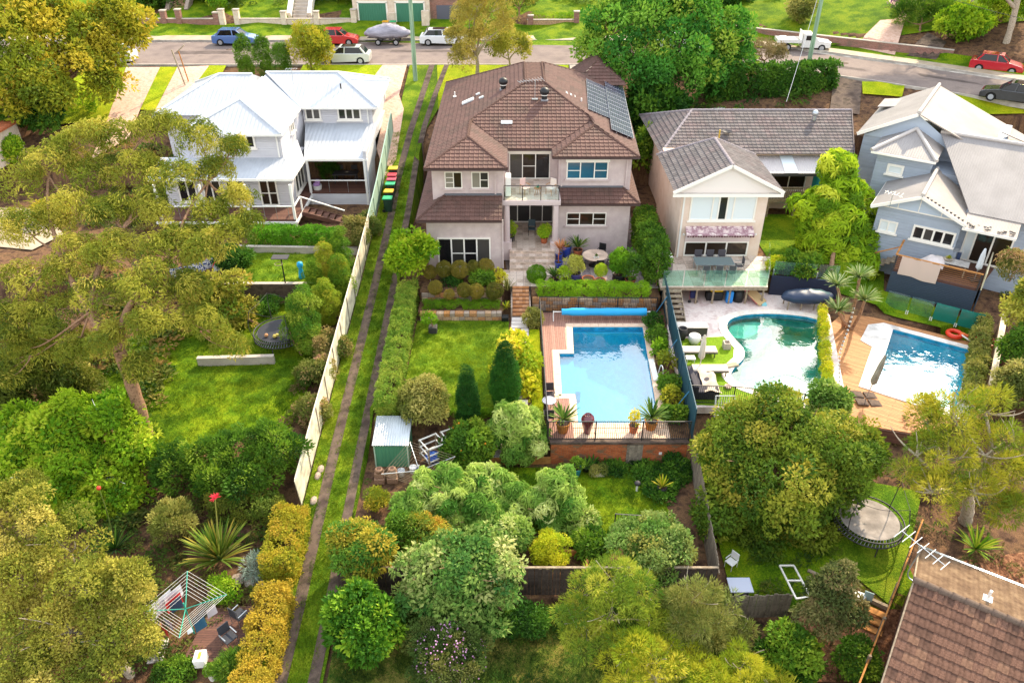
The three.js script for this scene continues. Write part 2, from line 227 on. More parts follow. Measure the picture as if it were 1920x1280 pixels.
// tiled roof plane: real courses with a wave profile; colour differs from tile to tile
function tileRoof(pts, { course = 0.34, wide = 0.3, lift = 0.045, wave = 0.03, tint = 0.12, cols = null, s = 1 } = {}) {
  const { o, u, v, n, q } = plane2(pts), vmin = Math.min(...q.map(p => p[1])), vmax = Math.max(...q.map(p => p[1])), pos = [], col = [], uvs = [];
  const at = (a, b, h) => V3(o.x + u.x * a + v.x * b + n.x * h, o.y + u.y * a + v.y * b + n.y * h, o.z + u.z * a + v.z * b + n.z * h);
  const prof = a => { const t = ((a / wide) % 1 + 1) % 1; return t < 0.34 ? wave * Math.sin(t / 0.34 * Math.PI) : 0; };
  const tri = (a, b, c, k) => { for (const p of [a, b, c]) { pos.push(p.x, p.y, p.z); col.push(...k); uvs.push(p.x, p.z); } };
  let row = 0;
  for (let b0 = vmin; b0 < vmax - 0.02; b0 += course, row++) {
    const b1 = Math.min(b0 + course, vmax), s0 = spanAt(q, Math.max(b0, vmin + 1e-3)), s1 = spanAt(q, Math.min(b1, vmax - 1e-3)); if (!s0 || !s1) continue;
    const lo = Math.min(s0[0], s1[0]), hi = Math.max(s0[1], s1[1]), step = wide / 6, A = []; for (let a = Math.floor(lo / step) * step; a <= hi + step; a += step) A.push(a);
    for (let i = 0; i < A.length - 1; i++) {
      const c0 = [clamp(A[i], ...s0), clamp(A[i + 1], ...s0)], c1 = [clamp(A[i], ...s1), clamp(A[i + 1], ...s1)]; if (c0[1] - c0[0] < 1e-4 && c1[1] - c1[0] < 1e-4) continue;
      const id = Math.floor((A[i] + 0.001) / wide), k0 = 1 + (hsh(id, row, s) - 0.5) * 2 * tint; let k = [k0, k0, k0];
      if (cols) { const c = cols(at(c0[0], b0, 0), hsh(id, row, s + 1)); k = c.map(x => x * k0); }
      const p0 = at(c0[0], b0, lift + prof(A[i])), p1 = at(c0[1], b0, lift + prof(A[i + 1])), p2 = at(c1[1], b1, prof(A[i + 1])), p3 = at(c1[0], b1, prof(A[i])), d0 = at(c0[0], b0, -0.01), d1 = at(c0[1], b0, -0.01);
      tri(p0, p1, p2, k); tri(p0, p2, p3, k); tri(d0, d1, p1, k); tri(d0, p1, p0, k);
    }
  }
  const g = new THREE.BufferGeometry(); g.setAttribute('position', new THREE.Float32BufferAttribute(pos, 3)); g.setAttribute('color', new THREE.Float32BufferAttribute(col, 3)); g.setAttribute('uv', new THREE.Float32BufferAttribute(uvs, 2)); g.computeVertexNormals(); return g;
}
// sheet roof plane with thickness; uv runs along the eave and up the slope
function sheetRoof(pts, th = 0.07) {
  const { o, u, v, n, q } = plane2(pts), sh = new THREE.Shape(q.map(p => new THREE.Vector2(p[0], p[1]))), g0 = new THREE.ExtrudeGeometry(sh, { depth: th, bevelEnabled: false });
  let g = g0.index ? g0.toNonIndexed() : g0; const p = g.attributes.position, uv = []; for (let i = 0; i < p.count; i++) uv.push(p.getX(i), p.getY(i)); g.setAttribute('uv', new THREE.Float32BufferAttribute(uv, 2));
  g.applyMatrix4(M4().makeBasis(u, v, u.clone().cross(v))); if (u.clone().cross(v).dot(n) > 0) g.translate(o.x - n.x * th, o.y - n.y * th, o.z - n.z * th); else g.translate(o.x, o.y, o.z); return g;
}
const ridgeCap = (a, b, r = 0.11) => { const A = V3(...a), B = V3(...b), n = Math.max(1, Math.round(A.distanceTo(B) / 0.42)), out = []; for (let i = 0; i < n; i++) { const p = A.clone().lerp(B, i / n), q = A.clone().lerp(B, (i + 1.08) / n); out.push(bar([p.x, p.y - 0.02, p.z], [q.x, q.y - 0.02, q.z], r, 8, r * 0.86)); } return out; };
// wooden or metal window with panes; origin at the bottom centre on the wall face, facing +z
function win(parent, pos, w, h, turn, cols, { fm = M.frame, gm = M.glass, fw = 0.06, sill = true, sm = null, name = 'window' } = {}) {
  const o = part(name, parent, pos, turn), f = [bx(w + 0.04, fw, 0.11, 0, h - fw / 2, 0.035), bx(w + 0.04, fw, 0.11, 0, fw / 2, 0.035), bx(fw, h - 2 * fw, 0.11, -w / 2 + fw / 2 - 0.02, h / 2, 0.035), bx(fw, h - 2 * fw, 0.11, w / 2 - fw / 2 + 0.02, h / 2, 0.035)];
  const tot = cols.reduce((a, c) => a + c[0], 0); let x = -w / 2 + fw * 0.6; const W = w - fw * 1.2;
  cols.forEach((c, i) => {
    const cw = W * c[0] / tot; if (i) f.push(bx(fw, h - 2 * fw, 0.1, x, h / 2, 0.03));
    for (const t of c[1] || []) f.push(bx(cw - fw, fw * 0.6, 0.09, x + cw / 2, fw + (h - 2 * fw) * t, 0.028));
    mesh('pane', bx(cw - fw * 0.4, h - fw * 1.4, 0.02, x + cw / 2, h / 2, 0.01), c[2] === M.glass ? pick(M.panes) : c[2] || gm, o); x += cw;
  });
  mesh('frame', f, fm, o); if (sill) mesh('sill', bx(w + 0.24, 0.09, 0.2, 0, -0.05, 0.06), sm || fm, o); return o;
}
function palings(o, A, B, h, m, { w = 0.15, th = 0.025, base = null, ragged = 0.03, name = 'paling' } = {}) { // palings as single pieces from A to B [x,z]
  const L = Math.hypot(B[0] - A[0], B[1] - A[1]), n = Math.round(L / (w + 0.008)), ry = Math.atan2(-(B[1] - A[1]), B[0] - A[0]), vars = [0, 1, 2, 3].map(i => bb(w * 0.96, h + (i - 1.5) * ragged, th));
  for (let i = 0; i < n; i++) { const t = (i + 0.5) / n, x = lerp(A[0], B[0], t), z = lerp(A[1], B[1], t), k = mesh(name, vars[Math.floor(rnd() * 4)], Array.isArray(m) ? pick(m) : m, o); k.position.set(x, (base ?? T(x, z)) - 0.05, z); k.rotation.set(rr(-0.015, 0.015), ry, rr(-0.012, 0.012)); }
}
function railing(name, label, cat, pts, h, m, { gap = 0.1, post = 2.2, r = 0.018, bars = true, g } = {}) { // pts: [x,y,z] along the foot
  const o = thing(name, label, cat, [0, 0, 0], 0, g);
  for (let i = 0; i < pts.length - 1; i++) {
    const a = pts[i], b = pts[i + 1], L = Math.hypot(b[0] - a[0], b[2] - a[2]), n = Math.max(1, Math.round(L / post)), at = (t, y) => [lerp(a[0], b[0], t), lerp(a[1], b[1], t) + y, lerp(a[2], b[2], t)];
    for (let k = i ? 1 : 0; k <= n; k++) mesh('post', beam(at(k / n, -0.05), at(k / n, h + 0.03), 0.05, 0.05), m, o);
    mesh('top_rail', beam(at(0, h), at(1, h), 0.045, 0.035), m, o); mesh('bottom_rail', beam(at(0, 0.1), at(1, 0.1), 0.035, 0.03), m, o);
    if (bars) { const nb = Math.round(L / gap), gg = []; for (let k = 1; k < nb; k++) gg.push(beam(at(k / nb, 0.1), at(k / nb, h), r, r)); mesh('balusters', gg, m, o, { kind: 'stuff' }); }
  }
  return o;
}
// ---------- building materials ----------
M.frame = plain('#f2ece2', 0.5); M.white = plain('#e9e6e0', 0.6); M.black = plain('#17171a', 0.5); M.charcoal = plain('#3a3638', 0.6);
const glassy = (c, r = 0.06) => new THREE.MeshPhysicalMaterial({ color: c, roughness: r, ior: 1.5, specularIntensity: 1 });
M.glass = glassy('#1d1c1e'); M.panes = [M.glass, glassy('#2c2b2c'), glassy('#3b3936', 0.08), glassy('#4a4744', 0.1)]; M.glassBrown = glassy('#2e241c'); M.glassBlue = glassy('#2a5a70'); M.blind = glassy('#dfe6e8', 0.25); M.curtain = glassy('#8a8478', 0.2);
M.clearPane = new THREE.MeshPhysicalMaterial({ color: '#f4fbf9', roughness: 0.02, transmission: 0.98, thickness: 0, ior: 1.35 });
M.clear = new THREE.MeshPhysicalMaterial({ color: '#d6efe6', roughness: 0.02, transmission: 0.96, thickness: 0, ior: 1.45 });
M.stucco = mottle(['#c2b0ae', '#cbb9b6', '#d2c2be'], 3, { f: 10, n: 256, speck: 0.03, s: 51, bump: 0.004, rough: 0.9 });
M.cream = mottle(['#dcc4b2', '#e4cebd', '#e8d4c6'], 3, { f: 8, n: 256, speck: 0.03, s: 52, bump: 0.003, rough: 0.85 });
const board = (pitch, base, s) => ({ bumpMap: tex(64, [1, pitch], (u, v) => { const t = v < 0.08 ? v / 0.08 * 0.2 : 1 - v * 0.8; return [t, t, t]; }, false), bumpScale: 0.02, map: tex(128, [3, pitch * 8], (u, v) => { const k = 0.94 + 0.06 * hsh(Math.floor(v * 8), 0, s) + (fbm(u, v, 8, 3, s) - 0.5) * 0.05; return hex(base).map(q => q * k); }) });
M.whiteBoards = mat({ ...board(0.17, '#cfcdd2', 61), roughness: 0.6 });
M.blueBoards = mat({ ...board(0.2, '#a6b0be', 62), roughness: 0.6 });
const corrs = {}, corr = (pitch) => corrs[pitch] ??= tex(32, [pitch, 1], (u) => { const t = 0.5 + 0.5 * Math.sin(u * Math.PI * 2); return [t, t, t]; }, false);
const sheetMap = (c, s, k = 0.05) => tex(256, 6, (u, v) => { const t = 1 + (fbm(u, v, 5, 4, s) - 0.5) * k * 2 - (hsh(Math.floor(u * 8), 0, s) < 0.5 ? 0.015 : 0); return hex(c).map(q => q * t); });
M.whiteSheet = mat({ map: sheetMap('#b0b4ba', 71, 0.08), bumpMap: corr(0.3), bumpScale: 0.025, roughness: 0.45 });
M.greySheet = mat({ map: sheetMap('#8e8886', 72, 0.1), bumpMap: corr(0.15), bumpScale: 0.02, roughness: 0.5 });
M.greenSheet = mat({ map: sheetMap('#4f8a68', 73, 0.06), bumpMap: corr(0.18), bumpScale: 0.03, roughness: 0.5 });
M.galv = mat({ map: sheetMap('#b9c0c6', 74, 0.2), bumpMap: corr(0.12), bumpScale: 0.02, roughness: 0.4, metalness: 0.5 });
M.brownTile = mat({ color: '#664a42', roughness: 0.8, vertexColors: true }); M.ridgeTile = mottle(['#54403a', '#5e463e'], 1, { n: 64, s: 75 });
M.greyTile = mat({ color: '#706a68', roughness: 0.85, vertexColors: true }); M.greyRidge = mottle(['#8d8488', '#a1979a'], 1, { n: 64, s: 76 });
M.gutter = plain('#4a3634', 0.5);
const boardsTex = (cols, w, s) => tex(512, [4, w * 16], (u, v) => { const b = Math.floor(v * 16), f = v * 16 - b; if (f < 0.07) return hex('#2a1c16'); const j = Math.abs(u - hsh(b, 3, s)) < 0.002; const t = hsh(b, 1, s) * 0.7 + fbm(u * 0.25, v, 16, 3, s) * 0.3; const g = fbm(u, v * 3 % 1, 32, 3, s + 2); return mixc(hex(cols[0]), hex(cols[1]), t).map(q => q * (j ? 0.4 : 0.85 + 0.3 * g)); });
M.deckPink = mat({ map: boardsTex(['#94695a', '#ad8170'], 0.11, 81), roughness: 0.75 });
M.deckWarm = mat({ map: boardsTex(['#ad7548', '#c48d5c'], 0.12, 82), roughness: 0.75 });
M.deckDark = mat({ map: boardsTex(['#5a3a32', '#74503f'], 0.11, 83), roughness: 0.7 });
for (const k of ['deckPink']) { M[k].map.rotation = Math.PI / 2; }
M.tile = mottle(['#c9b3a2', '#d6c2b2', '#dfcdbf'], 2, { n: 128, s: 84, speck: 0.05, rough: 0.6 }); M.tile2 = mottle(['#bda694', '#cbb5a4'], 2, { n: 128, s: 85, speck: 0.05, rough: 0.6 });
M.paver = mottle(['#8d7f7c', '#9d8f8a', '#ab9c95'], 1.5, { n: 128, s: 86, speck: 0.1 }); M.paver2 = mottle(['#7d7171', '#8e8180'], 1.5, { n: 128, s: 87, speck: 0.1 });
M.grout = plain('#6e6058', 0.95);
M.stones = [['#b08a68', '#c9a888'], ['#c3a184', '#d8bda0'], ['#a87850', '#bf8e62'], ['#9d8a7c', '#b5a394'], ['#b87a48', '#cf9860']].map((c, i) => mottle(c, 0.8, { n: 64, s: 88 + i, speck: 0.12, bump: 0.02 }));
M.stepBrick = [['#b98058', '#cb946a'], ['#c48e66', '#d8a67e'], ['#a87048', '#bf885c']].map((c, i) => mottle(c, 0.5, { n: 64, s: 94 + i, speck: 0.14, bump: 0.015 }));
M.slab = mottle(['#c8bdb6', '#d8cec8', '#cfc4bd'], 1, { n: 64, s: 97, speck: 0.08 });
M.coping = mottle(['#d8b394', '#e3c3a8', '#e8ccb4'], 1.5, { n: 128, s: 98, speck: 0.06, rough: 0.7 });
const brickTex = (s, c1, c2, mort, moss) => tex(512, [2.4, 1.6], (u, v) => { const row = Math.floor(v * 20), off = (row % 2) * 0.5, bu = u * 10 + off, b = Math.floor(bu) % 10, fu = bu - Math.floor(bu), fv = v * 20 - row; const m = fbm(u, v, 5, 4, s + 3); if (fu < 0.06 || fv < 0.14) return mixc(hex(mort), hex(moss), clamp((m - 0.5) * 3, 0, 0.6)); const k = hsh(b, row, s); let c = mixc(hex(c1), hex(c2), k); return mixc(c, hex(moss), clamp((m - 0.52) * 5, 0, 0.75)).map(q => q * (0.85 + 0.3 * fbm(u, v, 64, 2, s))); });
M.brickWall = mat({ map: brickTex(101, '#a5532f', '#c06a40', '#8d6e58', '#6e6250'), roughness: 0.95 });
M.brickBrown = mat({ map: brickTex(102, '#8a5e54', '#9e7468', '#a08c80', '#7c665c'), roughness: 0.95 });
M.timber = mottle(['#8a7a66', '#a3917c'], 1, { f: 16, n: 128, s: 103 }); M.timberWarm = mottle(['#a86e3c', '#c08a52'], 1, { f: 16, n: 128, s: 104 });
M.palingDark = ['#3e3532', '#4a403c', '#544844', '#393130'].map((c, i) => mottle([c, '#5c504a'], 0.8, { f: 16, n: 64, s: 105 + i, speck: 0.15 }));
M.palingGrey = ['#6a6058', '#7a6e64', '#857a6e'].map((c, i) => mottle([c, '#948676'], 0.8, { f: 16, n: 64, s: 109 + i, speck: 0.15 }));
M.steel = plain('#b8bcc0', 0.35, 0.8); M.railDark = plain('#2c2a2c', 0.5); M.creamFence = mottle(['#cfc6ae', '#ded5be'], 2.2, { s: 108, rough: 0.6 });
// ---------- plants ----------
const leafMat = (rough = 0.85, tr = 0.3) => new THREE.MeshPhysicalMaterial({ color: 0xffffff, roughness: rough, transmission: tr, thickness: 0, ior: 1.4, specularIntensity: 0.35, side: THREE.DoubleSide });
M.leaf = leafMat(0.85, 0.36); M.leafGloss = leafMat(0.6, 0.28); M.bark = mottle(['#8a6a54', '#a88468', '#6e5342'], 1.2, { f: 10, n: 128, s: 111, speck: 0.15, bump: 0.03, rough: 0.95 }); M.barkGrey = mottle(['#a0917e', '#bcae9a', '#857664'], 1.2, { f: 10, n: 128, s: 112, speck: 0.12, bump: 0.03, rough: 0.95 });
function clump({ n = 60, len = 0.16, wid = 0.07, rad = 0.42, flat = 0.8, out = 0.8, droop = 0, up = 0, fold = 0.25, whorl = 0, s = 1 }) {
  const keep = seed; seed = 777 + s * 131; const pos = [], Y = V3(0, 1, 0), d = V3(), side = V3(), nrm = V3(), p = V3();
  const leaf = (p, d, l, w) => { side.crossVectors(d, Math.abs(d.y) > 0.9 ? V3(1, 0, 0) : Y).normalize().applyAxisAngle(d, rr(-0.7, 0.7)); nrm.crossVectors(side, d); const m = p.clone().addScaledVector(d, l * 0.45), t = p.clone().addScaledVector(d, l); t.y -= droop * l * 0.3; const a = m.clone().addScaledVector(side, w / 2).addScaledVector(nrm, fold * w), b = m.clone().addScaledVector(side, -w / 2).addScaledVector(nrm, fold * w); for (const q of [p, a, t, p, t, b]) pos.push(q.x, q.y, q.z); };
  for (let i = 0; i < n; i++) {
    const th = rr(0, Math.PI * 2), cz = rr(-0.35, 1), sr = Math.sqrt(Math.max(0, 1 - cz * cz)), r = rad * Math.cbrt(rr(0.15, 1)); p.set(Math.cos(th) * sr * r, cz * r * flat, Math.sin(th) * sr * r);
    if (whorl) { const ax = p.clone().normalize().lerp(Y, 0.3).normalize(); for (let k = 0; k < whorl; k++) { const a = k / whorl * 6.283 + rr(-0.3, 0.3); d.set(Math.cos(a), rr(-0.25, 0.45), Math.sin(a)).applyQuaternion(new THREE.Quaternion().setFromUnitVectors(Y, ax)).normalize(); d.y -= droop * 0.5; d.normalize(); leaf(p, d, len * rr(0.75, 1.15), wid * rr(0.8, 1.15)); } continue; }
    d.copy(p).normalize().multiplyScalar(out).add(V3(rr(-1, 1), rr(-1, 1), rr(-1, 1)).multiplyScalar(0.7)); d.y += up - droop; d.normalize(); leaf(p, d, len * rr(0.7, 1.2), wid * rr(0.75, 1.2));
  }
  seed = keep; const g = new THREE.BufferGeometry(); g.setAttribute('position', new THREE.Float32BufferAttribute(pos, 3)); g.computeVertexNormals(); return g;
}
const CL = {
  broad: [1, 2, 3].map(s => clump({ n: 46, len: 0.25, wid: 0.13, s })), small: [4, 5, 6].map(s => clump({ n: 70, len: 0.17, wid: 0.09, rad: 0.42, s })),
  fine: [7, 8].map(s => clump({ n: 100, len: 0.11, wid: 0.06, rad: 0.36, s })), gum: [9, 10, 11].map(s => clump({ n: 84, len: 0.22, wid: 0.052, rad: 0.55, flat: 0.6, droop: 0.7, s })),
  mango: [12, 13, 14].map(s => clump({ n: 8, len: 0.42, wid: 0.1, rad: 0.42, whorl: 9, droop: 0.6, s })), feather: [15, 16, 17].map(s => clump({ n: 90, len: 0.26, wid: 0.034, rad: 0.42, up: 0.5, out: 1, s })),
  upright: [18, 19].map(s => clump({ n: 74, len: 0.19, wid: 0.075, rad: 0.34, up: 0.9, out: 0.6, flat: 1.3, s })), big: [20, 21].map(s => clump({ n: 34, len: 0.3, wid: 0.15, rad: 0.42, droop: 0.2, s })),
};
const C3 = (() => { const c = {}; return h => c[h] ??= new THREE.Color(h); })();
function crown(o, blobs, kind, pal, { dens = 5, size = 1, low = 0.45, core = 0.25, name = 'crown', m = M.leaf, squash = 1, jit = 0.3, lumps = 8, holes = 0.4 } = {}) {
  size *= 1.25; dens *= 0.85;
  if (lumps) blobs = blobs.flatMap(b => { const r = b[3], ry = b[4] || r * squash; if (r < 0.5) return [b]; const out = [[b[0], b[1], b[2], r * 0.7, ry * 0.7]], n = Math.round(lumps * (r > 1.6 ? 2 : 1)); for (let i = 0; i < n; i++) { const c = rr(-0.25, 1), th = rr(0, 6.283), s = Math.sqrt(1 - c * c), k = rr(0.5, 0.84), q = rr(0.2, 0.4); out.push([b[0] + Math.cos(th) * s * r * k, b[1] + c * ry * k, b[2] + Math.sin(th) * s * r * k, r * q, ry * q * 0.9]); } return out; });
  const items = CL[kind].map(() => []), q = new THREE.Quaternion(), q2 = new THREE.Quaternion(), d = V3(), Y = V3(0, 1, 0), inside = (p, me) => blobs.some((b, i) => { if (i === me) return false; const ry = b[4] || b[3]; const dx = (p.x - b[0]) / b[3], dy = (p.y - b[1]) / ry, dz = (p.z - b[2]) / b[3]; return dx * dx + dy * dy + dz * dz < 0.5; });
  blobs.forEach((b, bi) => {
    const r = b[3], ry = b[4] || r * squash, n = Math.max(6, Math.round(dens * 4 * Math.PI * r * (r + ry) / 2 / (size * size))), tone = rr(0, 1);
    for (let i = 0; i < n; i++) {
      const c = rr(-1, 1); if (c < -low && rnd() < 0.75) continue; const th = rr(0, 6.283), sr = Math.sqrt(1 - c * c); d.set(Math.cos(th) * sr, c, Math.sin(th) * sr);
      const k = rnd() < core ? rr(0.3, 0.75) : holes && rnd() < 0.09 ? rr(1.08, 1.38) : rr(1 - jit, 1 + jit * 0.45), p = V3(b[0] + d.x * r * k, b[1] + d.y * ry * k, b[2] + d.z * r * k); if (inside(p, bi)) continue; if (holes && r > 0.3) { const f = 4 / Math.max(0.45, Math.min(1, r)), hn = noise2(p.x * f + p.y * f * 0.7 + 11, p.z * f - p.y * f * 0.6, 71); if (hn < holes) continue; }
      const up = d.clone().lerp(Y, 0.35).normalize(); q.setFromUnitVectors(Y, up); q2.setFromAxisAngle(Y, rr(0, 6.283)); q.multiply(q2); const s = size * rr(0.75, 1.3);
      const t = clamp(tone * 0.75 + rr(-0.12, 0.37), 0, 0.999) * (pal.length - 1), ci = Math.floor(t), col = C3(pal[ci]).clone().lerp(C3(pal[Math.min(ci + 1, pal.length - 1)]), t - ci).multiplyScalar(1.25);
      pick(items).push([new THREE.Matrix4().compose(p, q, V3(s, s, s)), col]);
    }
  });
  items.forEach((it, k) => { if (!it.length) return; const im = new THREE.InstancedMesh(CL[kind][k], m, it.length); it.forEach(([mm, c], i) => { im.setMatrixAt(i, mm); im.setColorAt(i, c); }); im.castShadow = im.receiveShadow = true; im.name = name; im.userData.kind = 'stuff'; o.add(im); });
}
// branch from a to b with a bend
function limb(a, b, r0, r1, bend = 0.12, seg = 5) {
  const A = V3(...a), B = V3(...b), L = A.distanceTo(B), pts = []; for (let i = 0; i <= seg; i++) { const t = i / seg, p = A.clone().lerp(B, t), k = Math.sin(t * Math.PI) * bend * L; pts.push(V3(p.x + k * Math.sin(A.x * 7 + B.z * 5), p.y + k * 0.5 * Math.sin(B.x * 9 + 1) - k * 0.3, p.z + k * Math.cos(A.z * 5 + B.x * 7))); }
  const g = [], out = []; const c = new THREE.CatmullRomCurve3(pts), N = seg * 2, R = 7, fr = c.computeFrenetFrames(N), pos = [], uv = [], ix = []; for (let i = 0; i <= N; i++) { const t = i / N, p = c.getPoint(t), r = lerp(r0, r1, t) * (1 + 0.08 * Math.sin(i * 2.1)); for (let j = 0; j <= R; j++) { const a2 = j / R * 6.2832; pos.push(p.x + r * (Math.cos(a2) * fr.normals[i].x + Math.sin(a2) * fr.binormals[i].x), p.y + r * (Math.cos(a2) * fr.normals[i].y + Math.sin(a2) * fr.binormals[i].y), p.z + r * (Math.cos(a2) * fr.normals[i].z + Math.sin(a2) * fr.binormals[i].z)); uv.push(j / R * 6.28 * r0, t * L); if (i && j) { const k = i * (R + 1) + j; ix.push(k - R - 2, k - 1, k - R - 1, k - R - 1, k - 1, k); } } }
  const G = new THREE.BufferGeometry(); G.setAttribute('position', new THREE.Float32BufferAttribute(pos, 3)); G.setAttribute('uv', new THREE.Float32BufferAttribute(uv, 2)); G.setIndex(ix); G.computeVertexNormals(); return G.toNonIndexed();
}
const PAL = {
  gum: ['#55641c', '#7a8426', '#a29f3a', '#c0b350'], gold: ['#5c7018', '#828c20', '#a6a028', '#bca832'], green: ['#2c5012', '#466c18', '#668820', '#8a9e2c'], deep: ['#1e4010', '#315a16', '#48721c', '#668826'], lime: ['#4c7a10', '#6e9616', '#92ac20', '#b0b834'],
  yellow: ['#7a961a', '#a2ae1c', '#c6c028', '#d6c440'], olive: ['#545f26', '#727a32', '#949046', '#b0a65e'], pale: ['#4a7028', '#6e8e36', '#98ac50', '#c2c67e'], conifer: ['#23480f', '#335c16', '#4a721c', '#668826'], blond: ['#626e20', '#84882c', '#a49c3e', '#beb058'],
  autumn: ['#647a1c', '#8c9022', '#b0a02a', '#b8943a'], photinia: ['#4c6424', '#6c7630', '#928648', '#b08a68'], grey: ['#8a9a8c', '#a8b4a4', '#7c8c7c'], box: ['#4a7010', '#688e14', '#88a81c'], darkbox: ['#4c561c', '#6a6822', '#8a7e30', '#a08838'],
};
// tree or shrub with a trunk and a leafy crown; blobs are [x,y,z,r(,ry)]
function tree(name, label, cat, base, blobs, kind, pal, { tr = 0.12, m = M.bark, limbs = 5, fork = 0.45, group, ...opt } = {}) {
  const o = thing(name, label, cat, [0, 0, 0], 0, group), gs = []; let [x, y, z] = base; const top = blobs.reduce((a, b) => [a[0] + b[0] / blobs.length, a[1] + b[1] / blobs.length, a[2] + b[2] / blobs.length], [0, 0, 0]);
  const F = [lerp(x, top[0], fork * 0.8), lerp(y, top[1], fork), lerp(z, top[2], fork * 0.8)]; gs.push(limb([x, y - 0.2, z], F, tr, tr * 0.7, 0.05));
  const order = blobs.slice().sort((a, b) => b[3] - a[3]).slice(0, limbs); for (const b of order) { gs.push(limb(F, [b[0], b[1] - b[3] * 0.1, b[2]], tr * 0.62, tr * 0.18, 0.1)); for (let k = 0; k < 4; k++) gs.push(limb([b[0], b[1] - b[3] * 0.1, b[2]], [b[0] + rr(-0.95, 0.95) * b[3], b[1] + rr(0.1, 0.95) * (b[4] || b[3]), b[2] + rr(-0.95, 0.95) * b[3]], tr * 0.17, 0.012, 0.1, 4)); }
  mesh('trunk', gs, m, o); crown(o, blobs, kind, PAL[pal] || pal, opt); return o;
}
// round or dome shrub without a visible trunk
function shrub(name, label, base, r, h, kind, pal, opt = {}) {
  const o = thing(name, label, opt.cat || 'shrub', [0, 0, 0], 0, opt.group), [x, y, z] = base, bl = opt.blobs || [[x, y + h * 0.5, z, r, h * 0.55]]; if (opt.lumpy) for (let i = 0; i < opt.lumpy; i++) { const a = rr(0, 6.283), k = r * rr(0.35, 0.7); bl.push([x + Math.cos(a) * k, y + h * rr(0.35, 0.75), z + Math.sin(a) * k, r * rr(0.4, 0.6), h * rr(0.25, 0.36)]); }
  mesh('stem', [limb([x, y - 0.15, z], [x + 0.1, y + h * 0.5, z], Math.max(0.03, r * 0.06), 0.02), limb([x + 0.05, y - 0.1, z], [x - r * 0.4, y + h * 0.5, z + r * 0.2], Math.max(0.025, r * 0.04), 0.015)], M.bark, o); crown(o, bl, kind, PAL[pal] || pal, { dens: 7, name: 'foliage', ...opt }); return o;
}
// clipped hedge along a line, box section
function hedge(name, label, A, B, w, h, kind, pal, { size = 0.6, dens = 9, y0 = null, group, m = M.leaf, wob = 0.07, y1 = null } = {}) {
  const o = thing(name, label, 'hedge', [0, 0, 0], 0, group), L = Math.hypot(B[0] - A[0], B[1] - A[1]), dx = (B[0] - A[0]) / L, dz = (B[1] - A[1]) / L, P = PAL[pal] || pal, items = CL[kind].map(() => []), Y = V3(0, 1, 0), q = new THREE.Quaternion(), q2 = new THREE.Quaternion();
  const gy = t => { const x = lerp(A[0], B[0], t), z = lerp(A[1], B[1], t); return y0 === null ? T(x, z) : y1 === null ? y0 : lerp(y0, y1, t); };
  const put = (t, side, up, n) => { const bump = (noise2(t * L * 6 + side * 3, up * 9, 5) - 0.5) * 2 * wob, x = A[0] + dx * t * L - dz * side + n.x * bump, z = A[1] + dz * t * L + dx * side + n.z * bump; q.setFromUnitVectors(Y, n.clone().lerp(Y, 0.25).normalize()); q2.setFromAxisAngle(Y, rr(0, 6.283)); q.multiply(q2); const s = size * rr(0.75, 1.25), k = clamp(noise2(t * L * 3, up * 4 + side, 9) * 0.8 + rr(-0.2, 0.4), 0, 0.999) * (P.length - 1), i = Math.floor(k); pick(items).push([new THREE.Matrix4().compose(V3(x, gy(t) + up + n.y * bump, z), q.clone(), V3(s, s, s)), C3(P[i]).clone().lerp(C3(P[Math.min(i + 1, P.length - 1)]), k - i).multiplyScalar(1.25)]); };
  const e = size * 0.28, den = dens / (size * size) * 0.36, f = (area, fn) => { for (let i = Math.round(area * den); i > 0; i--) fn(); };
  f(L * w, () => put(rnd(), rr(-w / 2 + e, w / 2 - e), h - e, V3(0, 1, 0)));
  for (const s of [-1, 1]) { f(L * h, () => put(rnd(), s * (w / 2 - e), rr(0.05, h - e), V3(-dz * s, 0, dx * s))); f(w * h, () => put(s < 0 ? e / L : 1 - e / L, rr(-w / 2 + e, w / 2 - e), rr(0.05, h - e), V3(dx * s, 0, dz * s))); }
  items.forEach((it, k) => { if (!it.length) return; const im = new THREE.InstancedMesh(CL[kind][k], m, it.length); it.forEach(([mm, c], i) => { im.setMatrixAt(i, mm); im.setColorAt(i, c); }); im.castShadow = im.receiveShadow = true; im.name = 'foliage'; im.userData.kind = 'stuff'; o.add(im); });
  const st = []; for (let t = 0.1; t < 1; t += 1 / Math.max(3, L)) st.push(bar([lerp(A[0], B[0], t), gy(t) - 0.1, lerp(A[1], B[1], t)], [lerp(A[0], B[0], t), gy(t) + h * 0.75, lerp(A[1], B[1], t)], 0.03, 5)); mesh('stems', st, M.bark, o, { kind: 'stuff' });
  return o;
}
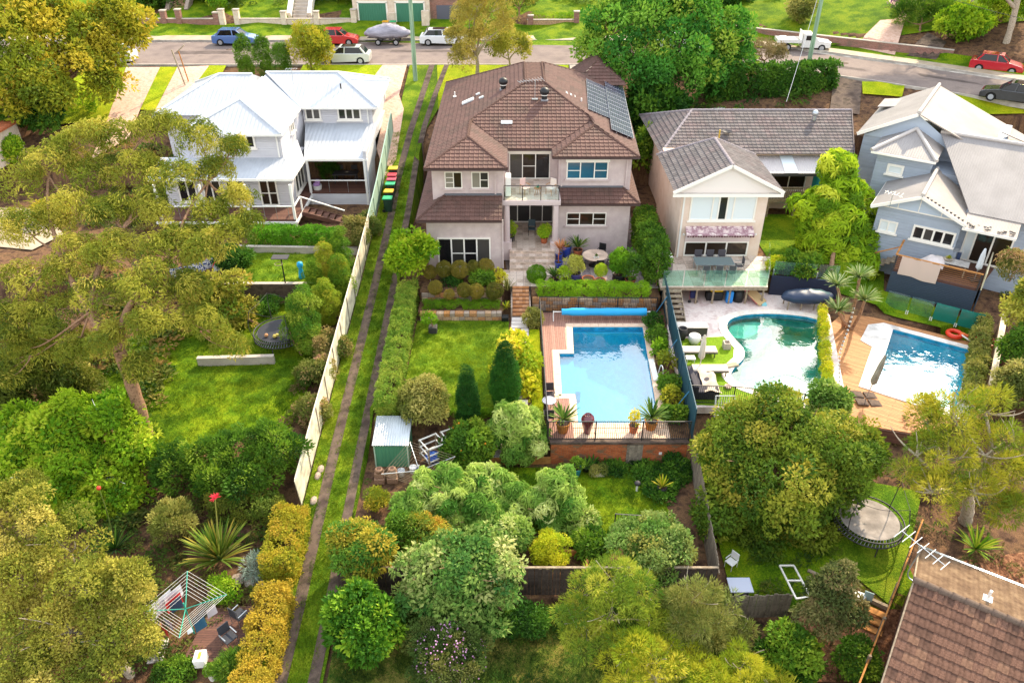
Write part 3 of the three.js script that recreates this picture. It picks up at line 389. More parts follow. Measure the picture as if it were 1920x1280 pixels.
// rosette of strap leaves (flax, cycad, agave, grass trees)
function strap(o, p, n, len, wid, pal, { lift = 0.5, arch = 0.5, name = 'leaves', m = M.leaf, teeth = 0 } = {}) {
  const pos = [], col = [], P = (PAL[pal] || pal).map(h => C3(h)); for (let i = 0; i < n; i++) {
    const a = rr(0, 6.283), l = len * rr(0.7, 1.1), e = rr(lift * 0.4, lift * 1.3), S = 6, c = pick(P), dir = V3(Math.cos(a) * Math.cos(e), Math.sin(e), Math.sin(a) * Math.cos(e)), sd = V3(-Math.sin(a), 0, Math.cos(a)); let prev = null; const cur = V3(...p).addScaledVector(dir, 0.03);
    for (let k = 0; k <= S; k++) { const t = k / S, w = wid * (teeth ? 1 - t * 0.8 : Math.sin(Math.PI * (0.12 + 0.88 * t)) ** 0.7) * 0.5, A = cur.clone().addScaledVector(sd, w), B = cur.clone().addScaledVector(sd, -w); if (prev) { for (const v of [prev[0], A, B, prev[0], B, prev[1]]) { pos.push(v.x, v.y, v.z); col.push(c.r, c.g, c.b); } } prev = [A, B]; cur.addScaledVector(dir, l / S); dir.y -= arch * 2.2 / S * t; dir.normalize(); }
  }
  const g = new THREE.BufferGeometry(); g.setAttribute('position', new THREE.Float32BufferAttribute(pos, 3)); g.setAttribute('color', new THREE.Float32BufferAttribute(col, 3)); g.computeVertexNormals(); return mesh(name, g, M.strap, o);
}
M.strap = leafMat(0.7, 0.3); M.strap.vertexColors = true;
// ---------- main house ----------
const PT = rb(0.395, 0.04, 0.39, 0, 0, 0, 0.008), ST = rb(0.405, 0.03, 0.4, 0, 0, 0, 0.008);
{
  const o = thing('brown_roofed_house', 'two-storey mauve rendered house with brown tiled hip roofs behind the blue pool', 'house');
  each('wall', [
    prism(rect(-5.42, -0.64, -60, -44.9), 0.6, 4.55), prism(rect(-5.05, -0.5, -63.5, -46.4), 4.4, 7.4), prism(rect(-0.64, 3.1, -63, -50.25), 0.6, 4.9), prism(rect(-0.5, 3.05, -63, -49.85), 4.8, 7.4),
    prism(rect(3.1, 7.78, -63, -47.4), 0.6, 4.55), prism([[3.05, -48.2], [7.75, -48.2], [8.3, -63.5], [3.05, -63.5]], 4.4, 7.4)], M.stucco, o);
  const E = 7.45, q = (x, y, z) => [x, y, z];
  // roof vertices
  const FL = q(-5.4, E, -45.6), FLr = q(-0.32, E, -45.6), la = q(-2.83, 8.53, -48.4), lb = q(-2.83, 8.53, -51.7), vL = q(-0.32, E, -49.2), vR = q(2.62, E, -49.2), A = q(0.95, 10.15, -55.3), B = q(2.27, 10.15, -55.3), A2 = q(0.95, 10.15, -61), B2 = q(2.27, 10.15, -61);
  const FR = q(8.12, E, -47.65), FRl = q(2.62, E, -47.65), ra = q(5.4, 8.55, -50.6), rbk = q(5.4, 8.55, -51.8), BR = q(9.0, E, -65.6), BL = q(-5.45, E, -65.6);
  const dirt = (p, k) => { const n = noise2(p.x * 5, p.z * 5 + p.y * 3, 17), c = [1, 1, 1]; const s = clamp((n - 0.52) * 3, 0, 0.5); return [c[0] - s * 0.35, c[1] - s * 0.2, c[2] - s * 0.25]; };
  const R = (pts, s) => mesh('roof_tiles', tileRoof(pts, { s, cols: dirt }), M.brownTile, o, { kind: 'stuff' });
  R([FL, FLr, la], 1); R([BL, FL, la, lb, A, A2], 2); R([vL, FLr, la, lb], 3); R([vL, vR, rbk, B, A, lb], 4); R([FRl, vR, rbk, ra], 5); R([FRl, FR, ra], 6); R([FR, BR, B2, B, rbk, ra], 7); R([BL, BR, B2, A2], 8); mesh('ridge_deck', prism([[0.93, -55.28], [2.29, -55.28], [2.29, -61.02], [0.93, -61.02]], 9.9, 10.14), M.ridgeTile, o);
  for (const [a, b] of [[FL, la], [FLr, la], [la, lb], [lb, A], [A, B], [rbk, B], [ra, rbk], [FR, ra], [FRl, ra], [BL, A2], [BR, B2], [A, A2], [B, B2]]) mesh('ridge_cap', ridgeCap(a, b), M.ridgeTile, o);
  // street-side gabled wing beyond the main ridge
  R([q(9, 8.1, -62.2), q(9.0, 8.1, -67), q(6.9, 9.5, -67), q(6.9, 9.5, -64.4)], 9); R([q(4.8, 8.1, -67), q(4.8, 8.1, -62.2), q(6.9, 9.5, -64.4), q(6.9, 9.5, -67)], 10); R([q(4.8, 8.1, -62.2), q(9, 8.1, -62.2), q(6.9, 9.5, -64.4)], 15);
  // lower skirt roofs
  const la0 = q(-5.95, 4.55, -44.35), la1 = q(-0.62, 4.55, -44.35), lt0 = q(-4.2, 5.42, -46.45), lt1 = q(-0.62, 5.42, -46.45), lbk = q(-5.95, 4.55, -58), ltk = q(-4.95, 5.05, -58), lt2 = q(-5.0, 5.05, -46.9);
  R([la0, la1, lt1, lt0], 11); R([lbk, la0, lt0, lt2, ltk], 12);
  const ra0 = q(3.02, 4.6, -46.85), ra1 = q(8.3, 4.6, -46.85), rt0 = q(3.02, 5.22, -48.25), rt1 = q(7.2, 5.22, -48.25); R([ra0, ra1, rt1, rt0], 13); R([ra1, q(8.6, 4.6, -58), q(7.8, 5.1, -58), rt1], 14);
  mesh('ridge_cap', ridgeCap(la0, lt0), M.ridgeTile, o); mesh('ridge_cap', ridgeCap(ra1, rt1), M.ridgeTile, o);
  each('flashing', [beam([-4.3, 5.45, -46.36], [-0.65, 5.45, -46.36], 0.12, 0.12), beam([3.1, 5.26, -48.16], [7.3, 5.26, -48.16], 0.12, 0.1)], plain('#6d7078', 0.5, 0.4), o);
  const eave = (a, b) => [beam([a[0], a[1] - 0.08, a[2]], [b[0], b[1] - 0.08, b[2]], 0.12, 0.12)];
  each('gutter', [...eave(FL, FLr), ...eave(BL, FL), ...eave(FLr, vL), ...eave(vL, vR), ...eave(vR, FRl), ...eave(FRl, FR), ...eave(FR, BR), ...eave(la0, la1), ...eave(lbk, la0), ...eave(ra0, ra1), ...eave(ra1, q(8.6, 4.6, -58))], M.gutter, o);
  each('soffit', [prism([[-5.3, -45.7], [-0.4, -45.7], [-0.4, -49.4], [2.7, -49.4], [2.7, -47.75], [8.0, -47.75], [8.5, -60], [-5.3, -60]], 7.28, 7.34), prism(rect(-5.85, -0.66, -58, -44.45), 4.4, 4.45), prism([[3.1, -46.95], [8.2, -46.95], [8.5, -58], [3.1, -58]], 4.44, 4.49)], M.frame, o);
  // windows
  const half = [[1, [0.33, 0.66], M.curtain], [1, [], M.glassBrown]];
  win(o, [-3.69, 5.86, -46.4], 1.06, 1.1, 0, half, { sm: M.stucco }); win(o, [-2.01, 5.86, -46.4], 1.06, 1.1, 0, [[1, [], M.curtain], [1, [0.5], M.glass]], { sm: M.stucco });
  win(o, [-3.07, 1.02, -44.9], 3.36, 2.12, 0, [[1, [], M.glass], [1, [0.48], M.glass], [1, [0.48], M.glass], [1, [], M.glass]], { name: 'french_doors', sill: false, fw: 0.09 });
  win(o, [4.9, 5.78, -48.2], 2.66, 1.2, 0, [[0.9, [0.48], M.glassBlue], [1, [], M.glassBlue], [0.9, [0.48], M.glassBlue]], { sm: M.stucco, fw: 0.07 });
  mesh('shutter_box', bx(2.85, 0.16, 0.2, 4.9, 7.06, -48.12), M.frame, o);
  win(o, [4.92, 2.86, -47.4], 2.6, 0.92, 0, [[0.9, [0.5], M.glassBrown], [1, [], M.glassBrown], [0.9, [0.5], M.glassBrown]], { sm: M.stucco });
  win(o, [1.18, 5.17, -49.85], 2.7, 1.78, 0, [[1, [], M.glass], [1.05, [0.5], M.glassBrown], [1.1, [], M.glass]], { name: 'sliding_door', sill: false });
  mesh('shutter_box', bx(2.9, 0.24, 0.22, 1.15, 7.1, -49.75), M.frame, o);
  win(o, [1.25, 1.82, -50.25], 3.2, 2.3, 0, [[0.8, [], M.glass], [1, [], M.glass], [1, [], M.glass], [0.8, [], M.glass]], { name: 'sliding_door', sill: false });
  for (const [x, z, y0, y1] of [[-1.05, -46.3, 5.5, 7.3], [7.45, -48.1, 5.3, 7.3], [3.25, -48.1, 5.3, 7.2], [-0.58, -44.8, 1, 4.4]]) mesh('downpipe', bb(0.09, y1 - y0, 0.09, x, y0, z), M.stucco, o);
  // porch and balcony
  mesh('porch_slab', bx(3.74, 0.75, 4.2, 1.24, 1.4, -48.15), M.tile2, o);
  for (let i = 0; i < 9; i++) for (let j = 0; j < 10; j++) mesh('floor_tile', PT, pick([M.tile, M.tile, M.tile2]), o).position.set(-0.5 + 0.41 * i + 0.2, 1.79, -46.28 - 0.405 * j);
  mesh('balcony_slab', rb(3.74, 0.32, 3.9, 1.24, 4.98, -48, 0.02), M.stucco, o);
  for (let i = 0; i < 9; i++) for (let j = 0; j < 9; j++) mesh('floor_tile', PT, pick([M.tile, M.tile, M.tile2]), o).position.set(-0.4 + 0.4 * i + 0.04, 5.15, -46.35 - 0.4 * j);
  for (const x of [-0.33, 2.82]) { const c = part('column', o, [x, 0, -46.2]); mesh('shaft', cyl(0.21, 0.18, 2.5, 0, 2.3, 0, 16), M.stucco, c); mesh('plinth', rb(0.62, 1.3, 0.6, 0, 1.65, 0, 0.03), M.stucco, c); }
  // tiled steps down to the terrace
  const stepZ = [-45.95, -45.45, -44.95, -44.45, -43.8]; for (let i = 0; i < 4; i++) { const y = 1.8 - 0.2 * (i + 1) + 0.0, z0 = -46.1 + i * 0.42; const s = part('step', o); mesh('tread', bx(2.95, 0.6, 0.44, 1.32, y - 0.1, z0 + 0.21), M.tile2, s); for (let k = 0; k < 7; k++) mesh('tile', ST, pick([M.tile, M.tile, M.tile2]), s).position.set(-0.13 + 0.42 * k + 0.19, y + 0.205, z0 + 0.21); }
  // balcony balustrade
  const bal = part('balustrade', o); for (const x of [-0.5, 0.67, 1.83, 2.98]) mesh('post', bb(0.05, 0.95, 0.05, x, 5.15, -46.12), M.railDark, bal); mesh('handrail', beam([-0.52, 6.12, -46.12], [3.0, 6.12, -46.12], 0.06, 0.04), M.railDark, bal);
  for (let i = 0; i < 3; i++) mesh('glass_panel', bx(1.1, 0.85, 0.012, 0.09 + i * 1.165, 5.62, -46.12), M.clearPane, bal);
  // whirlybird vents, skylights and small roof pipes
  for (const [x, y, z] of [[2.23, 9.4, -53.6], [-0.62, 9.45, -56]]) { const v = part('roof_ventilator', o, [x, y, z]); mesh('flashing', bx(0.5, 0.1, 0.5, 0, 0.0, 0), plain('#8a8a90', 0.5), v); mesh('throat', cyl(0.2, 0.2, 0.35, 0, 0, 0), M.black, v); mesh('dome', lathe([[0.2, 0.33], [0.31, 0.45], [0.33, 0.58], [0.26, 0.74], [0.1, 0.82], [0, 0.83]], 16), M.black, v); mesh('collar', cyl(0.23, 0.23, 0.05, 0, 0.3, 0), M.white, v); }
  const sl = (x, z, y, w, d, tilt) => { const g = bx(w, 0.1, d, 0, 0, 0); g.rotateZ(tilt); g.translate(x, y, z); mesh('skylight', g, M.blind, o); };
  sl(-3.2, -56.5, 8.5, 0.9, 0.55, 0.4); sl(-2.5, -57.3, 8.78, 0.3, 0.2, 0.4); sl(-2.2, -56.0, 8.9, 0.35, 0.2, 0.4); sl(4.1, -55.5, 9.25, 0.85, 0.6, -0.4);
  for (const [x, y, z] of [[-4.36, 7.9, -59.6], [4.87, 8.8, -54.7]]) mesh('roof_pipe', [cyl(0.05, 0.05, 0.4, x, y, z), bx(0.25, 0.06, 0.25, x, y + 0.05, z)], M.white, o);
  { const g = bx(0.75, 0.05, 0.3, 0, 0, 0); g.rotateX(0.415); g.translate(-0.36, 8.52, -51.4); mesh('clear_tiles', g, M.blind, o); }
  const an = part('aerial', o, [1.57, 9.45, -53.6]); mesh('mast', [cyl(0.025, 0.025, 1.25), bx(0.4, 0.05, 0.3, 0, 0, 0)], M.steel, an); { const g = [bar([-1.1, 1.2, 0.2], [0.5, 1.32, -0.1], 0.012)]; for (let i = 0; i < 9; i++) { const t = i / 8, l = 0.3 + 0.3 * t; g.push(bar([-1.1 + 1.6 * t - 0.12, 1.2 + 0.12 * t, 0.2 - 0.3 * t - l], [-1.1 + 1.6 * t + 0.12, 1.2 + 0.12 * t, 0.2 - 0.3 * t + l], 0.01)); } mesh('elements', g, M.steel, an); }
}
// solar arrays on the right-hand roof slope
{
  const cell = tex(128, [1, 1], (u, v) => { const a = (u * 6) % 1, b = (v * 10) % 1; if (u < 0.025 || u > 0.975 || v < 0.015 || v > 0.985) return hex('#c9cdd2'); return a < 0.07 || b < 0.07 ? hex('#9a9ca4') : hex('#3c4356'); });
  const pm = new THREE.MeshPhysicalMaterial({ map: cell, roughness: 0.16, ior: 1.6 });
  const array = (label, p0, p1, n, sl, up) => { // p0,p1: ends of the lower edge [x,y,z]
    const o = thing('solar_array', label, 'solar panels'), A = V3(...p0), B = V3(...p1), u = B.clone().sub(A), L = u.length(); u.normalize(); const v = V3(...up).normalize(), nn = u.clone().cross(v).normalize(); if (nn.y < 0) nn.negate(); const w = L / n;
    const g = new THREE.BoxGeometry(w * 0.98, sl, 0.04); { const uv = g.attributes.uv; } g.applyMatrix4(M4().makeBasis(u, v, u.clone().cross(v)));
    for (let i = 0; i < n; i++) { const c = A.clone().addScaledVector(u, w * (i + 0.5)).addScaledVector(v, sl / 2).addScaledVector(nn, 0.16); mesh('panel', g, pm, o).position.copy(c); }
    each('mounting_rail', [0.25, 0.75].map(t => { const a = A.clone().addScaledVector(v, sl * t).addScaledVector(nn, 0.08), b = B.clone().addScaledVector(v, sl * t).addScaledVector(nn, 0.08); return beam([a.x, a.y, a.z], [b.x, b.y, b.z], 0.05, 0.07); }), M.steel, o);
  };
  array('shorter row of dark solar panels nearer the roof ridge', [6.7, 8.1, -53.2], [7.2, 8.1, -61.2], 8, 1.65, [-1, 0.415, 0]);
  array('longer row of solar panels along the right roof edge', [8.05, 7.56, -50.5], [8.95, 7.56, -64.6], 14, 1.65, [-1, 0.415, 0]);
}
// ---------- main back garden ----------
const xR = z => 8.68 + (-29.8 - z) * 0.053;
// terrace paving
{
  const o = struct('terrace', prism([[-0.6, -47.3], [8.9, -47.3], [9.2, -42.45], [-0.1, -42.45]], 0.5, 0.955), M.grout);
  const g = rb(0.5, 0.06, 0.5, 0, 0, 0, 0.012), gt = rb(0.42, 0.06, 0.42, 0, 0, 0, 0.01);
  for (let i = 0; i < 12; i++) for (let j = 0; j < 10; j++) { const k = mesh('paver', g, pick([M.paver, M.paver, M.paver2]), o); k.position.set(3.02 + 0.51 * i + 0.25 + (j % 2) * 0.0, 0.965 + rr(-0.004, 0.004), -47.15 + 0.51 * j + 0.1); }
  for (let i = 0; i < 8; i++) for (let j = 0; j < 5; j++) mesh('tile', gt, pick([M.tile, M.tile2, M.tile]), o).position.set(-0.55 + 0.43 * i + 0.2, 0.967, -44.35 + 0.43 * j);
}
// side path between house and right hedge
struct('side_path', prism([[7.85, -47.3], [8.5, -47.3], [9.3, -62], [8.6, -62]], 0.6, 0.99), M.paver2);
const SB = rb(0.2, 0.1, 0.26, 0, 0, 0, 0.012);
// brick steps down to the lawn
{
  const o = thing('brick_steps', 'flight of orange brick garden steps between terrace and stepping-stone path', 'steps'); const n = 8;
  for (let i = 0; i < n; i++) { const y = 0.95 - (i) * 0.125, z = -42.5 + i * 0.26, s = part('step', o); mesh('riser', bx(1.02, 0.5, 0.25, 0.54, y - 0.29, z + 0.13), M.grout, s); for (let k = 0; k < 5; k++) mesh('brick', SB, pick(M.stepBrick), s).position.set(0.13 + 0.205 * k, y - 0.02, z + 0.13); }
  mesh('side_wall', [bx(0.1, 0.7, 2.1, -0.02, 0.25, -41.5), bx(0.1, 0.7, 2.1, 1.1, 0.25, -41.5)], M.stones[3], o);
}
// stepping stone path
{
  const o = struct('garden_path', drape(rect(-0.15, 1.0, -40.4, -30.8), 0.01), M.soil);
  const add = (x, z, w, d) => mesh('stepping_stone', rb(w, 0.08, d, x, -0.09, z, 0.02), M.slab, o);
  for (let i = 0; i < 3; i++) add(0.45 + rr(-0.03, 0.03), -40.2 + i * 0.42, 1.0, 0.36);
  for (let i = 0; i < 3; i++) { add(0.18, -38.9 + i * 0.42, 0.5, 0.34); add(0.76, -38.9 + i * 0.42, 0.46, 0.34); }
  for (let i = 0; i < 11; i++) add(0.48 + rr(-0.05, 0.05), -37.5 + i * 0.56, 0.6, 0.42);
}
// stone garden walls, each stone a piece
function stoneWall(label, A, B, y0, h, th, m = M.stones, w = [0.28, 0.55]) {
  const o = thing('stone_wall', label, 'garden wall'), L = Math.hypot(B[0] - A[0], B[1] - A[1]), ry = Math.atan2(-(B[1] - A[1]), B[0] - A[0]), rows = Math.max(1, Math.round(h / 0.26)), rh = h / rows;
  mesh('core', beam([A[0], y0 + h / 2 - 0.03, A[1]], [B[0], y0 + h / 2 - 0.03, B[1]], th * 0.8, h - 0.06), M.grout, o);
  for (let r = 0; r < rows; r++) { let t = 0; while (t < L - 0.05) { const sw = Math.min(rr(...w), L - t), g = rb(sw - 0.02, rh * rr(0.9, 0.97), th * rr(0.9, 1.05), 0, 0, 0, 0.03), k = mesh('stone', g, pick(m), o); const c = (t + sw / 2) / L; k.position.set(lerp(A[0], B[0], c), y0 + rh * (r + 0.5) + rr(-0.01, 0.01), lerp(A[1], B[1], c)); k.rotation.y = ry; t += sw; } }
  return o;
}
stoneWall('sandstone block wall at the top edge of the square lawn', [-5.6, -40.25], [-0.62, -40.25], -0.15, 0.55, 0.34);
stoneWall('upper sandstone wall in front of the clipped topiary balls', [-5.6, -41.75], [-0.62, -41.75], 0.3, 0.62, 0.3);
stoneWall('sandstone wall behind the pool cover roller', [1.25, -41.35], [8.9, -41.0], -0.1, 0.95, 0.3);
struct('garden_bed', prism(rect(-5.7, -0.55, -44.85, -41.7), 0, 0.93), M.soil);
struct('garden_bed', prism(rect(-5.7, -0.55, -41.7, -40.3), -0.2, 0.36), M.soil);
struct('garden_bed', prism([[1.2, -42.5], [9.1, -42.5], [9.1, -41.2], [1.2, -41.4]], -0.2, 0.9), M.soil);
hedge('low_hedge', 'low clipped hedge on the ledge between two sandstone walls', [-5.4, -40.95], [-0.75, -40.95], 0.75, 0.45, 'fine', 'box', { y0: 0.3, size: 0.4, dens: 12, wob: 0.04 });
hedge('box_hedge', 'bright green box hedge along the terrace edge above the pool', [1.62, -41.75], [8.3, -41.5], 1.0, 1.1, 'fine', ['#6a9416', '#86ac1c', '#a2bc2c'], { y0: 0.55, size: 0.55, dens: 14, wob: 0.05 });
// topiary
{
  const B = (label, pos, r, stem, pal = 'darkbox') => { const o = thing('topiary_ball', label, 'topiary', [0, 0, 0], 0, 'clipped topiary balls'), [x, y, z] = pos; mesh('stem', bar([x, 0.85, z], [x, y, z], 0.035, 7), M.barkGrey, o); crown(o, [[x, y, z, r]], 'fine', PAL[pal], { size: 0.24, dens: 9, low: 1.1, core: 0.1, jit: 0.05, lumps: 0, holes: 0, name: 'foliage' }); };
  B('leftmost brown-green topiary ball beside the leafy corner bush', [-5.17,1.55,-43.2], 0.36, 0); B('standard topiary ball on a bare stem, left of the French doors', [-4.27,1.85,-43.06], 0.44); B('tallest standard topiary ball on a stem in front of the French doors', [-3.27,1.85,-42.99], 0.5);
  B('back-row topiary ball half hidden between two larger balls', [-2.42,1.8,-43.37], 0.38); B('rightmost back-row topiary ball by the tiled steps', [-1.65,1.8,-43.44], 0.46); B('front-row topiary ball at the left end of the stone bed', [-4.72,1.3,-41.65], 0.38);
  B('small dark topiary ball low in the front row', [-3.84,1.15,-41.11], 0.26); B('front-row topiary ball in the middle of the stone bed', [-2.91,1.25,-41.4], 0.38); B('second front-row topiary ball from the right', [-2.15,1.25,-41.33], 0.4); B('largest front-row topiary ball at the right end of the bed', [-1.07,1.3,-41.25], 0.47);
  B('lime green topiary ball at the foot of the tiled steps', [1.54,1.45,-43.1], 0.55, 0, 'lime');
  shrub('bay_shrub', 'leafy mid-green shrub between the topiary balls and terrace', [-1.85,0.9,-42.99], 0.65, 0.8, 'broad', 'green', { size: 0.6 }); shrub('croton', 'small yellow-leaved shrub beside the tiled landing', [-0.81,0.9,-43.2], 0.3, 0.6, 'small', 'yellow', { size: 0.5 });
  shrub('ground_cover_shrub', 'green ground-cover shrub under the standard topiary balls', [-3.71,0.9,-42.99], 0.6, 0.4, 'small', 'deep', { size: 0.6 });
  const gr = thing('spiky_grass', 'dark upright strappy plant beside the brick steps', 'plant'); strap(gr, [-0.3,0.9,-41.96], 50, 0.9, 0.04, 'olive', { lift: 1.3, arch: 0.2 });
  const y = thing('bromeliad', 'yellow bromeliad at the foot of the brick steps', 'plant'); strap(y, [-0.36,0.2,-41], 40, 0.5, 0.06, 'yellow', { lift: 0.9, arch: 0.5 });
}
shrub('corner_bush', 'large glossy lime-tipped bush at the left corner of the house', [-6.37,0.9,-43.34], 1.15, 3, 'broad', 'lime', { size: 0.8, lumpy: 6, m: M.leafGloss });
hedge('boundary_hedge', 'long clipped lilly-pilly hedge between the lawn and laneway', [-6.45, -42.3], [-6.35, -30.6], 1.1, 1.75, 'small', ['#4c6e1c', '#6a8a28', '#8e9e38', '#a4a844'], { size: 0.55, dens: 11, y0: -0.1, y1: -0.6, wob: 0.09 });
hedge('tall_hedge', 'tall green hedge beside the terrace along the right fence', [8.95, -49], [9.0, -42.3], 1.3, 2.7, 'broad', 'green', { y0: 0.9, size: 0.7, wob: 0.2 });
hedge('lawn_edge_hedge', 'very low clipped hedge along the bottom edge of the square lawn', [-5.5, -31.0], [-0.3, -31.0], 0.5, 0.4, 'fine', 'box', { y0: -0.25, size: 0.4, dens: 12 });
// ---------- pool ----------
M.poolTile = mottle(['#34b2ce', '#40bcd6', '#4cc4dc'], 2, { f: 12, n: 128, s: 121, speck: 0.04, rough: 0.5 }); M.poolRim = mottle(['#2f8fb4', '#3a9abe'], 1, { n: 64, s: 122 });
const waveTex = tex(512, 6, (u, v) => { const t = fbm(u, v, 8, 5, 131); return [t, t, t]; }, false);
const water = (c, b = 0.02, ior = 1.33) => new THREE.MeshPhysicalMaterial({ color: c, roughness: 0.02, transmission: 1, thickness: 0, ior, bumpMap: waveTex, bumpScale: b });
function pool(label, outline, y, depth, coping, cm, wallM, floorM, steps = []) { // outline [x,z]; coping width
  const o = thing('swimming_pool', label, 'pool'), c = outline.reduce((a, p) => [a[0] + p[0] / outline.length, a[1] + p[1] / outline.length], [0, 0]);
  mesh('floor', prism(outline, y - depth - 0.1, y - depth), floorM, o);
  const n = outline.length, w = [], rim = []; for (let i = 0; i < n; i++) { const a = outline[i], b = outline[(i + 1) % n]; w.push(poly3([[a[0], y - depth, a[1]], [b[0], y - depth, b[1]], [b[0], y - 0.0, b[1]], [a[0], y - 0.0, a[1]]])); const m = [(a[0] + b[0]) / 2, (a[1] + b[1]) / 2]; const nx = b[1] - a[1], nz = a[0] - b[0], L = Math.hypot(nx, nz) || 1; const sgn = ((c[0] - m[0]) * nx + (c[1] - m[1]) * nz) > 0 ? 1 : -1; const ox = nx / L * 0.004 * sgn, oz = nz / L * 0.004 * sgn; rim.push(poly3([[a[0] + ox, y - 0.32, a[1] + oz], [b[0] + ox, y - 0.32, b[1] + oz], [b[0] + ox, y - 0.01, b[1] + oz], [a[0] + ox, y - 0.01, a[1] + oz]])); }
  mesh('wall', w, wallM, o); mesh('waterline_tiles', rim, M.poolRim, o); for (const s of steps) mesh('underwater_step', prism(s[0], y - depth, s[1]), floorM, o); return o;
}
const P1 = [[3.62, -39.15], [7.8, -39.15], [7.32, -30.1], [3.3, -30.1], [3.32, -32.5], [2.62, -32.5], [2.68, -36.3], [3.5, -36.3]];
{
  pool('rectangular blue swimming pool with a side step alcove below the house', P1, 0, 1.5, 0.4, M.coping, M.poolTile, M.poolTile, [[[[2.62, -32.5], [3.36, -32.5], [3.48, -36.3], [2.68, -36.3]], -0.45], [[[3.35, -33.8], [3.75, -33.8], [3.8, -35.2], [3.4, -35.2]], -0.8]]);
  struct('pool_water', drapeFlat(P1, -0.11), water('#b4ecf2', 0.012, 2.2));
  const cop = [[3.2, -39.55], [8.12, -39.55], [7.72, -28.9], [3.0, -28.9], [3.0, -32.1], [2.2, -32.1], [2.26, -36.7], [3.1, -36.7]];
  // coping stones laid round the pool, piece by piece
  const o = struct('pool_surround', prismHoles(cop, [P1.slice().reverse()], -0.35, -0.012), M.coping);
  const line = (a, b, w, off) => { const L = Math.hypot(b[0] - a[0], b[1] - a[1]), n = Math.round(L / 0.5), ry = Math.atan2(-(b[1] - a[1]), b[0] - a[0]), g = rb(L / n - 0.012, 0.05, w, 0, 0, 0, 0.012); for (let i = 0; i < n; i++) { const t = (i + 0.5) / n, k = mesh('coping_stone', g, M.coping, o); k.position.set(lerp(a[0], b[0], t), 0, lerp(a[1], b[1], t)); k.rotation.y = ry; } };
  line([3.22, -39.36], [8.1, -39.36], 0.38); line([3.42, -39.15], [3.3, -36.72], 0.36); line([2.28, -36.5], [3.5, -36.5], 0.38); line([2.47, -36.3], [2.41, -32.3], 0.38); line([2.42, -32.3], [3.3, -32.3], 0.38); line([3.15, -32.1], [3.1, -30.1], 0.36); line([7.98, -39.15], [7.53, -30.1], 0.34); line([3.0, -29.9], [7.7, -29.9], 0.38); for (const z of [-29.48, -29.1]) line([3.0, z], [7.7, z], 0.37);
  const deck = [[1.7, -40.85], [8.75, -40.75], [8.75, -39.55], [3.2, -39.55], [3.1, -36.7], [2.26, -36.7], [2.2, -32.1], [3.0, -32.1], [3.0, -28.9], [1.75, -28.9]];
  struct('pool_deck', prism(deck, -0.3, 0.012), M.deckPink);
  struct('pool_garden', prism([[8.12, -39.55], [9.0, -39.5], [8.62, -28.9], [7.72, -28.9]], -0.3, 0.03), M.soil);
}
function drapeFlat(pts, y) { const g = new THREE.ShapeGeometry(new THREE.Shape(pts.map(p => new THREE.Vector2(p[0], -p[1])))); g.rotateX(-Math.PI / 2); g.translate(0, y, 0); return muv(g); }
// brick retaining wall below the pool
{
  const o = thing('brick_retaining_wall', 'weathered red brick retaining wall under the pool fence', 'retaining wall');
  mesh('brickwork', bx(6.62, 1.5, 0.24, 5.2, -0.78, -28.82), M.brickWall, o); mesh('capping', bx(6.72, 0.12, 0.34, 5.2, -0.08, -28.8), M.darkConcrete, o);
  const d = part('hatch', o, [5.98, -1.42, -28.69]); for (let i = 0; i < 6; i++) mesh('board', bb(0.125, 1.22, 0.04, -0.33 + i * 0.132, 0, 0.01), pick(M.palingGrey), d);
  mesh('vent', bx(0.14, 0.14, 0.04, 7.25, -0.75, -28.69), M.white, o);
}
railing('pool_fence', 'black bar pool fence on top of the brick retaining wall', 'pool fence', [[1.75, 0, -28.8], [8.55, 0, -28.8]], 1.15, M.railDark);
railing('pool_fence', 'black bar pool fence beside the mossy strip left of the pool deck', 'pool fence', [[1.68, 0, -40.6], [1.72, 0, -28.9]], 1.15, M.railDark);
railing('pool_fence', 'black bar pool fence behind the rolled pool cover', 'pool fence', [[1.68, 0, -40.75], [8.8, 0, -40.65]], 1.15, M.railDark);
// ground cover strip beside the deck
lawn('mossy_strip', rect(1.02, 1.62, -39, -30.6), M.lawnLime, 0.06, 33);
shrub('round_shrub', 'round grey-green shrub at the pool gate beside the path', [1.25, -0.1, -39.6], 0.55, 0.9, 'small', 'olive', { size: 0.55 });
// cover roller
{
  const o = thing('pool_cover_roller', 'blue pool blanket wound on a white roller at the pool end', 'pool roller');
  const g = new THREE.CylinderGeometry(0.23, 0.23, 5.1, 20, 24); { const p = g.attributes.position; for (let i = 0; i < p.count; i++) { const y = p.getY(i), k = 1 + 0.05 * Math.sin(y * 3.1) + 0.03 * Math.sin(y * 9) - (y < -2 ? -0.1 * (y + 2) * 0 + 0.1 : 0); p.setX(i, p.getX(i) * k); p.setZ(i, p.getZ(i) * k); } g.computeVertexNormals(); } g.rotateZ(-Math.PI / 2); g.translate(5.55, 0.52, -40.05);
  mesh('blanket', g, mat({ color: '#1f9fd8', roughness: 0.45 }), o); mesh('axle', bar([2.5, 0.52, -40.05], [8.35, 0.52, -40.05], 0.035, 8), M.white, o);
  for (const x of [2.5, 8.3]) mesh('stand', [bar([x, 0, -39.8], [x, 0.56, -40.05], 0.03), bar([x, 0, -40.3], [x, 0.56, -40.05], 0.03), bar([x, 0.05, -40.3], [x, 0.05, -39.8], 0.025)], M.white, o);
}
